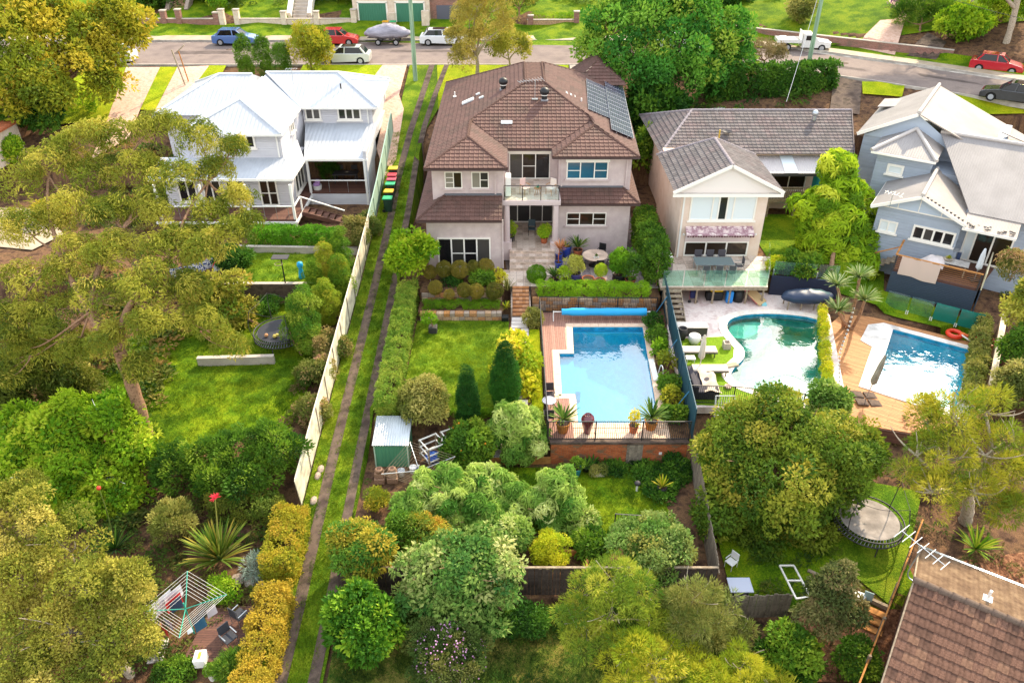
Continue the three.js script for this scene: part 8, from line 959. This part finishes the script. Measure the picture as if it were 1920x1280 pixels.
// short grass standing on the nearer lawns
CL.grass = [22, 23].map(s => clump({ n: 34, len: 0.085, wid: 0.016, rad: 0.17, flat: 0.05, up: 1.3, out: 0.5, fold: 0.1, s }));
function sward(label, pts, pal, dens = 22) {
  const o = thing('lawn_grass', label, 'grass'); o.userData.kind = 'stuff'; delete o.userData.category; const xs = pts.map(p => p[0]), zs = pts.map(p => p[1]), x0 = Math.min(...xs), x1 = Math.max(...xs), z0 = Math.min(...zs), z1 = Math.max(...zs), it = [[], []], P = pal.map(h => C3(h)), q = new THREE.Quaternion(), sh = (x, z) => { let c = false; for (let i = 0, j = pts.length - 1; i < pts.length; j = i++) { const a = pts[i], b = pts[j]; if ((a[1] > z) !== (b[1] > z) && x < (b[0] - a[0]) * (z - a[1]) / (b[1] - a[1]) + a[0]) c = !c; } return c; };
  for (let i = Math.round((x1 - x0) * (z1 - z0) * dens); i > 0; i--) { const x = rr(x0, x1), z = rr(z0, z1); if (!sh(x, z)) continue; const n = noise2(x * 2.2, z * 2.2, 61), s = rr(0.8, 1.3); q.setFromAxisAngle(V3(0, 1, 0), rr(0, 6.28)); pick(it).push([new THREE.Matrix4().compose(V3(x, T(x, z) + 0.025, z), q, V3(s, s * rr(0.7, 1.2), s)), P[0].clone().lerp(P[1], clamp((n - 0.3) * 2 + rr(-0.25, 0.25), 0, 1))]); }
  it.forEach((a, k) => { const im = new THREE.InstancedMesh(CL.grass[k], M.leaf, a.length); a.forEach(([m, c], i) => { im.setMatrixAt(i, m); im.setColorAt(i, c); }); im.receiveShadow = true; im.name = 'blades'; im.userData.kind = 'stuff'; o.add(im); });
}
const gA = ['#557a0c', '#93a61c'], gB = ['#4c700a', '#8a9a16'];
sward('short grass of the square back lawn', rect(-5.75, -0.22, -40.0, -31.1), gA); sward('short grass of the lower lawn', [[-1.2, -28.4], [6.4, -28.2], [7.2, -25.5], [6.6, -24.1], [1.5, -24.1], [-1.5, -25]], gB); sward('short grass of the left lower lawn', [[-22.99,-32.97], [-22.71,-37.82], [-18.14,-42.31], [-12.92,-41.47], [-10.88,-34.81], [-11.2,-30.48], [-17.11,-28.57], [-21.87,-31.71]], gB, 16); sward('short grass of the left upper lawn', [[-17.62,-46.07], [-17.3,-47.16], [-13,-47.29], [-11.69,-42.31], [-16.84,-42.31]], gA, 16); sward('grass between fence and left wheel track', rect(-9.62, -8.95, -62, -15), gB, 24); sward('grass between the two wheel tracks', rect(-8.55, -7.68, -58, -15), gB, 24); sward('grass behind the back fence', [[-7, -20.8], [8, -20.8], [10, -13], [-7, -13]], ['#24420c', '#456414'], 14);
// ---------- pots and terrace furniture ----------
const blueG = new THREE.MeshPhysicalMaterial({ color: '#1a3ea0', roughness: 0.3, clearcoat: 0.6 }), terra = mottle(['#a85c3c', '#bc7250'], 0.6, { n: 64, s: 221 }), purpleG = plain('#3c3468', 0.35), soilT = plain('#3a2a20', 1);
const profiles = { tub: [[0.68, 0], [0.95, 0.9], [1, 0.92], [1, 1], [0.86, 1]], jar: [[0.6, 0], [0.98, 0.5], [0.9, 0.86], [0.96, 0.95], [0.94, 1], [0.78, 1]], bowl: [[0.5, 0], [0.9, 0.35], [1, 0.75], [0.94, 1], [0.82, 1]], square: null };
function pot(name, label, p, r, h, shape, m, plant) { const o = thing(name, label, 'potted plant', p), pr = profiles[shape].map(([a, b]) => [a * r, b * h]); mesh('pot', lathe([[0, 0.001], ...pr, [pr[pr.length - 1][0] * 0.97, h * 0.88]], 20), m, o); mesh('soil', cyl(pr[pr.length - 1][0] * 0.96, pr[pr.length - 1][0] * 0.96, 0.03, 0, h * 0.86, 0, 18), soilT, o); if (plant) plant(o, h * 0.9); return o; }
const bushy = (r, hh, kind, pal, size = 0.4) => (o, y) => { mesh('stem', bar([0, y - 0.05, 0], [0, y + hh * 0.6, 0], 0.025), M.bark, o); crown(o, [[0, y + hh * 0.55, 0, r * 0.75, hh * 0.42]], kind, PAL[pal] || pal, { size, dens: 8, name: 'foliage', lumps: 0 }); }, rosette = (n, l, w, pal, lift = 0.8, arch = 0.5) => (o, y) => strap(o, [0, y, 0], n, l, w, pal, { lift, arch }), palm = (n, l) => (o, y) => { mesh('stem', bar([0, y, 0], [0, y + 0.2, 0], 0.06), M.bark, o); strap(o, [0, y + 0.2, 0], n, l, 0.1, ['#3c5c1c', '#5c7c28', '#7c9438'], { lift: 0.9, arch: 0.6 }); };
pot('blue_pot', 'tall cobalt blue pot with a small plant against the house wall', [3.64,1,-46.44], 0.34, 0.8, 'tub', blueG, rosette(14, 0.5, 0.07, 'green')); pot('blue_pot', 'small blue pot holding a dying peach-coloured palm', [3.01,1,-44.61], 0.27, 0.55, 'tub', blueG, (o, y) => { mesh('stem', limb([0, y, 0], [0.05, y + 0.9, -0.1], 0.04, 0.03), terra, o); strap(o, [0.05, y + 0.9, -0.1], 60, 0.8, 0.06, ['#c88a5c', '#d89c6c', '#b8784c'], { lift: 0.9, arch: 0.8 }); }); pot('blue_pot', 'blue pot behind the peach palm', [3.11,1,-45.89], 0.25, 0.5, 'tub', blueG);
pot('terracotta_pot', 'terracotta pot with a green palm by the house wall', [4.39,1,-46.52], 0.33, 0.5, 'tub', terra, palm(36, 0.95)); pot('glazed_jar', 'purple-blue jar with a variegated shrub on the terrace edge', [3.95,1,-42.74], 0.42, 0.75, 'jar', purpleG, bushy(0.55, 1.2, 'small', ['#9a9a3c', '#b8b454', '#c8c478'])); pot('cycad_pot', 'grey pot with a dark cycad beside the lime topiary', [2.61,1,-42.67], 0.36, 0.35, 'bowl', M.charcoal, palm(44, 0.8)); pot('shrub_pot', 'dark pot with a bright leafy shrub right of the cycad', [3.34,1,-42.6], 0.26, 0.4, 'tub', M.charcoal, bushy(0.34, 0.8, 'broad', 'lime'));
pot('terracotta_bowl', 'empty round terracotta bowl on the terrace edge', [4.74,1,-42.53], 0.42, 0.5, 'bowl', terra); pot('topiary_pot', 'terracotta pot with a small lollipop topiary', [5.51,1,-42.53], 0.36, 0.38, 'bowl', terra, (o, y) => { mesh('stem', bar([0, y, 0], [0, y + 0.5, 0], 0.03), M.barkGrey, o); crown(o, [[0, y + 0.72, 0, 0.36]], 'fine', PAL.lime, { size: 0.2, dens: 9, low: 1.1, lumps: 0, holes: 0, jit: 0.05, name: 'foliage' }); }); { const o = thing('purple_agave', 'spiky purple agave beside the terracotta bowl', 'plant'); strap(o, [4.27,1,-42.53], 40, 0.6, 0.07, ['#5a2c4a', '#7a4460', '#4a2440'], { lift: 0.8, arch: 0.2 }); const s = thing('purple_agave', 'tiny purple succulent at the hedge back', 'plant'); strap(s, [5.9,1,-42.39], 26, 0.35, 0.05, ['#6a3a54', '#8a5a70'], { lift: 0.8, arch: 0.2 }); }
pot('dark_jar', 'black jar with a drooping lime-leaved tree on the terrace', [6.67,1,-42.74], 0.42, 0.65, 'jar', M.black, bushy(0.65, 1.7, 'mango', 'lime', 0.5)); pot('blue_pot', 'blue pot behind the black jar', [7.05,1,-43.37], 0.3, 0.65, 'tub', blueG); pot('terracotta_pot', 'terracotta pot with a loose bush beside the tall hedge', [7.39,1,-42.6], 0.36, 0.4, 'tub', terra, bushy(0.7, 1.7, 'broad', 'green', 0.5)); pot('terracotta_pot', 'terracotta pot with broad green leaves on the porch', [2.14,1.8,-46.9], 0.26, 0.4, 'tub', terra, bushy(0.5, 0.9, 'big', 'lime', 0.4)); pot('porch_pot', 'dark pot with an upright plant by the left porch column', [-0.04,1.8,-47.14], 0.2, 0.35, 'tub', M.charcoal, bushy(0.25, 1.1, 'broad', 'lime', 0.35));
{
  const o = thing('round_table', 'large round stone-topped table on the terrace', 'table', [5.42,1,-45.21]); mesh('top', lathe([[0, 0.68], [0.82, 0.68], [0.85, 0.72], [0.82, 0.76], [0, 0.76]], 36), mottle(['#c4a894', '#d6bca8'], 1, { n: 64, s: 225 }), o); mesh('pedestal', lathe([[0.4, 0], [0.36, 0.06], [0.1, 0.15], [0.08, 0.6], [0.3, 0.68]], 16), M.black, o);
  const c = thing('table_plant', 'little white potted plant on the round table', 'potted plant', [5.42, 1.76, -44.75]); mesh('pot', [cyl(0.07, 0.09, 0.14), cyl(0.05, 0.06, 0.1, 0.14, 0, 0.05), cyl(0.05, 0.06, 0.12, -0.12, 0, 0.08)], M.white, c); strap(c, [0, 0.12, 0], 26, 0.18, 0.05, 'green', { lift: 1, arch: 0.5 });
  const p = [5.42,1,-45.21], c0 = chair('iron_chair', 'iron chair behind the round table near the wall', [p[0] + 0.5, 1, p[2] - 1.0], -0.4, M.black, M.black, 'iron chairs round the stone table'); copyOf(c0, [p[0] - 0.95, 1, p[2] + 0.5], 2.1, 'iron chair at the left of the round table'); copyOf(c0, [p[0] + 0.2, 1, p[2] + 1.0], Math.PI, 'iron chair at the front of the round table'); copyOf(c0, [p[0] + 1.0, 1, p[2] + 0.3], -1.9, 'iron chair at the right of the round table');
  chair('porch_chair', 'dark woven armchair by the left porch column', [-0.05, 1.8, -47.4], Math.PI / 2, M.charcoal, M.black); chair('porch_chair', 'dark armchair facing the garden in the middle of the porch', [1.35, 1.8, -48.2], 0, plain('#3c4a50', 0.8), M.black); chair('porch_chair', 'armchair with pale clothes by the right porch column', [2.5, 1.8, -48.4], -Math.PI / 2, plain('#8a8490', 0.9), M.black);
  const wood = plain('#a87848', 0.6), sh = plain('#d8b8b0', 0.6); chair('balcony_chair', 'pink shell chair with wooden legs on the balcony', [0.85, 5.17, -47.1], 0.7, sh, wood); chair('balcony_chair', 'cream shell chair with wooden legs at the balcony corner', [2.5, 5.17, -47.1], -0.7, plain('#e4d4c8', 0.6), wood); const bt = thing('balcony_table', 'small wooden table with a teal plant on the balcony', 'table', [1.65, 5.17, -46.95]); mesh('top', cyl(0.25, 0.25, 0.03, 0, 0.45, 0, 18), wood, bt); for (const a of [0.5, 2.6, 4.7]) mesh('leg', bar([Math.cos(a) * 0.24, 0, Math.sin(a) * 0.24], [Math.cos(a) * 0.1, 0.45, Math.sin(a) * 0.1], 0.018), wood, bt); strap(part('plant', bt, [0, 0.48, 0]), [0, 0, 0], 24, 0.2, 0.05, ['#1f9a7c', '#38b088'], { lift: 1, arch: 0.4 });
  const ac = thing('air_conditioner', 'white air conditioning unit on the balcony wall', 'air conditioner', [-0.25, 5.17, -47.0]); mesh('case', rb(0.36, 1.3, 0.85, 0, 0.68, 0, 0.06), M.white, ac); mesh('grille', [rb(0.02, 0.4, 0.6, 0.185, 0.95, 0, 0.005), rb(0.02, 0.4, 0.6, 0.185, 0.42, 0, 0.005)], M.charcoal, ac); mesh('foot', [bx(0.4, 0.06, 0.06, 0, 0.03, 0.3), bx(0.4, 0.06, 0.06, 0, 0.03, -0.3)], M.charcoal, ac);
}
// pool side
{
  const barrel = mottle(['#a86c34', '#bf8446'], 0.5, { n: 64, s: 227 }); pot('cycad_barrel', 'timber barrel with a spreading cycad at the left of the pool fence', [2.49,0.02,-29.46], 0.36, 0.55, 'tub', barrel, palm(60, 1.0)); pot('cycad_barrel', 'timber barrel with a spreading cycad at the right of the pool fence', [6.84,0.02,-29.67], 0.34, 0.5, 'tub', barrel, palm(60, 1.05)); pot('terracotta_pot', 'square-shouldered brown pot with a thin yellow plant by the pool', [5.94,0.02,-29.38], 0.24, 0.45, 'tub', terra, bushy(0.16, 0.9, 'broad', 'yellow', 0.35));
  const u = thing('glazed_urn', 'tall oxblood glazed urn standing at the pool end', 'urn', [3.68,0.02,-29.34]); mesh('urn', lathe([[0, 0], [0.15, 0], [0.18, 0.1], [0.3, 0.65], [0.34, 0.85], [0.28, 1.0], [0.16, 1.06], [0.18, 1.12], [0.14, 1.12], [0.12, 1.0], [0, 0.95]], 24), new THREE.MeshPhysicalMaterial({ color: '#6a2834', roughness: 0.25, clearcoat: 0.7 }), u);
  const t = thing('pool_table', 'small round grey table on the pool deck', 'table', [1.87,0.02,-31.02]); mesh('top', lathe([[0, 0.68], [0.34, 0.68], [0.36, 0.7], [0.34, 0.72], [0, 0.72]], 24), plain('#a8a8b4', 0.4), t); for (const a of [0.4, 1.97, 3.54, 5.1]) mesh('leg', bar([Math.cos(a) * 0.3, 0, Math.sin(a) * 0.3], [Math.cos(a) * 0.2, 0.68, Math.sin(a) * 0.2], 0.016), M.charcoal, t); const sl = plain('#3c3438', 0.8); chair('deck_chair', 'dark sling chair behind the small pool table', [1.93,0.02,-31.87], 0.05, sl, M.charcoal); chair('deck_chair', 'dark sling chair in front of the small pool table', [1.83,0.02,-30.12], Math.PI, sl, M.charcoal);
  const s = thing('pool_steps_rail', 'white slab block with a bent steel rail at the right pool edge', 'pool step', [7.75, 0, -34.6]); mesh('slab', rb(0.3, 0.12, 2.0, 0, 0.08, 0, 0.03), M.white, s); mesh('rail', tube([[0.2, 0, 0.3], [0.3, 0.6, 0.3], [0.35, 0.62, 0.6], [0.4, 0, 0.7]], 0.025), M.white, s);
}
// lower garden
{
  pot('teal_pot', 'tall teal pot with a leafy plant on the lower lawn', [3.1,-1.4,-27.84], 0.25, 0.5, 'tub', plain('#2f8aa0', 0.4), bushy(0.24, 0.6, 'broad', 'green', 0.35)); const tr = (label, p) => { const o = thing('planter_trough', label, 'planter', p); mesh('trough', [bx(0.72, 0.22, 0.03, 0, 0.11, 0.14), bx(0.72, 0.22, 0.03, 0, 0.11, -0.14), bx(0.03, 0.22, 0.25, 0.345, 0.11, 0), bx(0.03, 0.22, 0.25, -0.345, 0.11, 0)], plain('#e0cfc0', 0.7), o); mesh('soil', bx(0.66, 0.16, 0.24, 0, 0.09, 0), soilT, o); crown(o, [[-0.18, 0.3, 0, 0.18], [0.18, 0.3, 0, 0.18]], 'small', PAL.olive, { size: 0.3, dens: 8, name: 'foliage' }); }; tr('left white planter trough below the brick wall', [2.59,-1.4,-27.95]); tr('right white planter trough below the brick wall', [4.18,-1.4,-27.88]);
  for (const [i, px] of [[3.58,-1.4,-28.1], [3.91,-1.4,-28.33]].entries()) pot('black_pot', i ? 'black pot with a strappy plant under the retaining wall' : 'black pot with a broad-leaved plant beside the teal pot', px, 0.17, 0.3, 'tub', M.black, rosette(20, 0.5, 0.09, 'deep')); pot('black_pot', 'round black pot with a yellow spiky yucca in the right corner', [7.06,-1.4,-26.71], 0.24, 0.35, 'bowl', M.charcoal, rosette(30, 0.6, 0.06, 'yellow', 1.0, 0.2));
  const l = thing('bollard_light', 'dark bollard garden light standing on the lower lawn', 'garden light', [5.89,-1.4,-26.78]); mesh('post', cyl(0.05, 0.05, 0.42), M.white, l); mesh('head', lathe([[0.06, 0.4], [0.13, 0.42], [0.15, 0.5], [0.1, 0.58], [0, 0.6]], 16), M.charcoal, l);
  railing('fallen_fence_panel', 'rusty bar fence panel standing on the lower lawn', 'fence panel', [[4.6, -1.45, -24.6], [7.1, -1.45, -24.4]], 0.75, M.charcoal, { r: 0.015, gap: 0.13 });
  const sh = thing('green_shed', 'small green corrugated garden shed with silver roof', 'shed', [-5.85, -1.4, -29.3]); mesh('wall', [bb(1.6, 1.45, 1.7)], M.greenSheet, sh); mesh('roof', sheetRoof([[-0.88, 1.45, 0.95], [0.88, 1.45, 0.95], [0.88, 1.75, -0.95], [-0.88, 1.75, -0.95]], 0.03), M.galv, sh); mesh('trim', [bb(0.06, 1.46, 0.06, 0.8, 0, 0.86), bb(0.06, 1.46, 0.06, -0.8, 0, 0.86)], plain('#a8c0a8', 0.5), sh);
  const frame = (label, [x, y, z], ry) => { const o = thing('climbing_frame', label, 'plant frame', [x, y, z], ry); const g = []; for (const a of [-0.45, 0.45]) for (const b of [-0.45, 0.45]) mesh('post', bb(0.07, 1.25, 0.07, a, 0, b), M.timber, o); for (const h of [0.4, 0.8, 1.2]) for (const b of [-0.45, 0.45]) { mesh('rail', bx(1.0, 0.06, 0.05, 0, h, b), M.frame, o); mesh('rail', bx(0.05, 0.06, 0.9, b, h + 0.03, 0), M.frame, o); } mesh('water_tub', lathe([[0, 0], [0.34, 0], [0.4, 0.3], [0.36, 0.3], [0, 0.25]], 16), plain('#1f56b0', 0.4), o); }; frame('white slatted plant frame over a blue tub near the shed', [-3.9, -1.4, -28.9], 0.6); frame('second slatted plant frame beside the orange tree', [-2.9, -1.35, -29.4], 0.5);
  const stack = (label, p) => { const o = thing('chimney_pot_stack', label, 'stack', p); const m = mottle(['#8a6a58', '#a08068'], 0.5, { n: 64, s: 231 }); mesh('block', rb(0.5, 0.34, 0.46, 0, 0.17, 0, 0.05), m, o); mesh('block', rb(0.44, 0.3, 0.4, 0, 0.5, -0.02, 0.05), m, o); mesh('block', lathe([[0, 0.64], [0.18, 0.64], [0.2, 0.8], [0.14, 0.84], [0.12, 0.84], [0.1, 0.75], [0, 0.75]], 14), m, o); }; stack('left stack of terracotta blocks in front of the shed', [-6.31,-1.4,-27.4]); stack('right stack of terracotta blocks in front of the shed', [-5.7,-1.4,-27.43]);
  const bk = (label, p, c) => { const o = thing('bucket', label, 'bucket', p); mesh('pail', lathe([[0, 0], [0.14, 0], [0.19, 0.34], [0.17, 0.34], [0.13, 0.03], [0, 0.03]], 16), plain(c, 0.5), o); mesh('handle', tube([[-0.19, 0.32, 0], [0, 0.45, 0.05], [0.19, 0.32, 0]], 0.01), M.steel, o); }; bk('white bucket beside the terracotta stacks', [-5.32,-1.3,-27.73], '#e2e4e8'); bk('white bucket on the clay pipe', [-4.72,-1,-27.63], '#e8e8ea'); bk('blue bucket half hidden by the mango leaves', [-4.47,-1.3,-27.77], '#1c58b0');
}
function hoist(label, p, y, L, rot, m, cloths = []) { // rotary clothesline
  const o = thing('rotary_clothesline', label, 'clothesline', [p[0], p[1], p[2]], rot); mesh('mast', cyl(0.035, 0.03, y + 0.1), m, o); for (let k = 0; k < 4; k++) { const a = k * Math.PI / 2; mesh('arm', bar([0, y - 0.25, 0], [Math.cos(a) * L, y + 0.1, Math.sin(a) * L], 0.02), m, o); } const g = []; for (let i = 1; i <= 7; i++) for (let k = 0; k < 4; k++) { const a = k * Math.PI / 2, b = a + Math.PI / 2, r = L * (0.3 + 0.1 * i), yy = y - 0.25 + 0.35 * r / L; g.push(bar([Math.cos(a) * r, yy, Math.sin(a) * r], [Math.cos(b) * r, yy, Math.sin(b) * r], 0.006, 4)); } mesh('lines', g, m === M.steel ? M.timber : M.white, o, { kind: 'stuff' });
  for (const [k, i, t, w, h, c] of cloths) { const a = k * Math.PI / 2, b = a + Math.PI / 2, r = L * (0.3 + 0.1 * i), yy = y - 0.25 + 0.35 * r / L, A = V3(Math.cos(a) * r, yy, Math.sin(a) * r), B = V3(Math.cos(b) * r, yy, Math.sin(b) * r), q = new THREE.PlaneGeometry(w, h, 8, 4), pp = q.attributes.position; for (let j = 0; j < pp.count; j++) pp.setZ(j, 0.04 * Math.sin(pp.getX(j) * 9) * (0.5 - pp.getY(j) / h)); q.translate(0, -h / 2, 0); q.computeVertexNormals(); const e = mesh('garment', q, plain(c, 0.95), o), P = A.clone().lerp(B, t); e.position.copy(P); e.rotation.y = -Math.atan2(B.z - A.z, B.x - A.x); } }
hoist('empty rotary clothesline beside the green shed', [-4.3, -1.45, -26.8], 1.55, 1.75, 0.35, M.steel); hoist('green rotary clothesline hung with washing at lower left', [-12.66, -2.1, -19.48], 1.75, 1.6, 0.25, plain('#2f9a84', 0.5), [[2, 6, 0.35, 1.0, 0.8, '#e4e2e6'], [2, 5, 0.6, 0.8, 0.6, '#d8dae2'], [2, 3, 0.5, 0.7, 0.6, '#d8282c'], [2, 2, 0.5, 0.5, 0.6, '#38465e'], [0, 6, 0.3, 0.4, 0.5, '#b8b0b4'], [0, 7, 0.6, 0.45, 0.55, '#23506a'], [0, 4, 0.5, 0.6, 0.4, '#2a2a34'], [1, 7, 0.4, 0.5, 0.35, '#c84038'], [1, 6, 0.6, 0.4, 0.35, '#dcd8dc'], [1, 4, 0.5, 0.5, 0.5, '#7a8aa0'], [0, 7, 0.8, 0.2, 0.25, '#e8eef4']]);
// sleeper steps, beds and small timber deck at lower left
{
  const st = thing('sleeper_steps', 'short concrete steps between the orange tree and mango', 'steps'); for (let i = 0; i < 4; i++) mesh('step', rb(1.0, 0.3, 0.42, -1.0, -0.45 - i * 0.24, -30.2 + i * 0.42, 0.03), M.concrete, st); const bd = (label, A, B, y, h) => { const o = thing('sleeper_edging', label, 'garden edging'); mesh('sleeper', beam([A[0], y, A[1]], [B[0], y, B[1]], 0.1, h), M.timberWarm, o); }; bd('timber sleeper edge along the top of the lower lawn', [-1.6, -28.6], [1.9, -28.7], -1.2, 0.4); bd('upright edge of the vegetable bed beside the large soft bush', [3.4, -24.1], [3.1, -21.7], -1.35, 0.4); bd('front timber edge of the vegetable bed', [1.4, -21.75], [3.1, -21.75], -1.4, 0.35); bd('cross timber in the vegetable bed', [1.4, -23.0], [3.2, -23.0], -1.4, 0.3); bd('timber edge behind the magnolia bush', [-1.2, -23.9], [1.0, -24.0], -1.35, 0.3);
  const dk = [[-12.29,-20.53], [-10.59,-20.66], [-9.87,-18.09], [-12.61,-18.09]]; const d = struct('timber_deck', prism(dk, -2.6, -1.9), M.deckDark); const sl = plain('#34363e', 0.8); chair('folding_chair', 'upper folding chair on the small dark deck', [-10.86,-1.9,-19.89], 2.6, sl, M.steel); chair('folding_chair', 'lower folding chair on the small dark deck', [-10.95,-1.9,-18.83], 0.9, sl, M.steel);
  const c = thing('cool_box', 'white insulated cool box at the edge of the dark deck', 'cool box', [-11.82,-1.9,-18.04], 0.1); mesh('box', rb(0.42, 0.36, 0.5, 0, 0.19, 0, 0.03), M.white, c); mesh('lid', rb(0.44, 0.08, 0.52, 0, 0.41, 0, 0.03), plain('#f0efe6', 0.5), c); mesh('label', bx(0.12, 0.004, 0.3, 0, 0.452, 0), plain('#e8d83c', 0.7), c); pot('white_planter', 'tall white planter with greenery below the dark deck', [-11.29,-2.2,-17.57], 0.2, 0.5, 'tub', M.white, bushy(0.2, 0.3, 'small', 'green', 0.3));
  for (const [i, p] of [[-10.39,-1.86,-21.99], [-11.03,-1.88,-21.84], [-11.61,-1.88,-21.9], [-10.58,-1.91,-21.67], [-10.09,-1.88,-21.84]].entries()) { const o = thing('garden_rock', ['large pale rock below the silver shrub', 'small rock at the flax edge', 'flat pinkish rock in the edging', 'squarish rock in front of the silver shrub', 'rounded rock touching the golden hedge'][i], 'rock', p); const g = new THREE.DodecahedronGeometry(0.22 + 0.05 * (i % 3), 1), q = g.attributes.position; for (let k = 0; k < q.count; k++) { const f = 0.8 + 0.4 * hsh(Math.round(q.getX(k) * 40), Math.round(q.getY(k) * 40 + q.getZ(k) * 70), i); q.setXYZ(k, q.getX(k) * f, q.getY(k) * f * 0.6, q.getZ(k) * f); } g.computeVertexNormals(); mesh('stone', muv(g), M.stones[3], o); }
  for (const [i, p] of [[-10.04,-2,-21.01], [-13.82,-2.23,-18.46], [-13.86,-2.18,-19.02]].entries()) { const o = thing('paving_slab', ['grey paving slab beside the golden hedge', 'pale slab at the bottom left of the deck', 'second pale slab beside the deck steps'][i], 'slab', p, 0.2); mesh('slab', rb(0.6, 0.08, 0.42, 0, 0.03, 0, 0.02), M.slab, o); }
  for (const [i, p] of [[-9.22,-1.05,-27.88], [-9.2,-1.31,-26.03], [-9.28,-1.11,-27.49]].entries()) { const o = thing('garden_rock', ['pinkish rock at the foot of the cream fence', 'rock at the lower end of the cream fence', 'second rock under the cream fence'][i], 'rock', p); const g = new THREE.DodecahedronGeometry(0.24, 1); g.scale(0.7, 0.6, 1.2); mesh('stone', muv(g), M.stones[3], o); }
  const sb = thing('square_planter', 'dark square planter with a small frangipani at the lawn corner', 'planter', [-4.68,-0.1,-38.77]); mesh('box', rb(0.5, 0.4, 0.5, 0, 0.2, 0, 0.03), M.charcoal, sb); mesh('stem', bar([0, 0.4, 0], [-0.15, 0.9, 0], 0.03), M.bark, sb); crown(sb, [[-0.2, 0.95, 0, 0.4, 0.25]], 'big', PAL.lime, { size: 0.35, name: 'foliage', lumps: 0 }); const ph = thing('planter_box', 'small black planter with a golden plant beside the steps', 'planter', [-0.42, -0.1, -40.1]); mesh('box', rb(0.42, 0.3, 0.4, 0, 0.15, 0, 0.03), M.black, ph);
}
{ const o = thing('neighbour_roof_corner', 'pale concrete structure glimpsed at the far left edge', 'building', [-40.01,3.42,-58.02]); mesh('wall', [bb(2.4, 2.4, 4)], rend, o); mesh('coping', bb(2.7, 0.15, 4.3, 0, 2.4, 0), terra, o); }
struct('side_driveway', drape([[-40.03,-54.35], [-35.66,-54.14], [-31.49,-49.66], [-32.43,-47.16], [-36.48,-47.94]], 0.05), M.paleConcrete);
shrub('golden_shrub', 'orange-yellow shrub beside the pale drive at the left edge', [-33.6,1.1,-52.4], 1.1, 1.4, 'small', 'autumn', { size: 0.8, lumpy: 4 }); shrub('golden_shrub', 'yellow-green hedge bush at the far left edge', [-39.5,3.43,-58.04], 1.5, 1.6, 'small', 'lime', { size: 0.9, lumpy: 4 });
renderer.render(scene, camera);
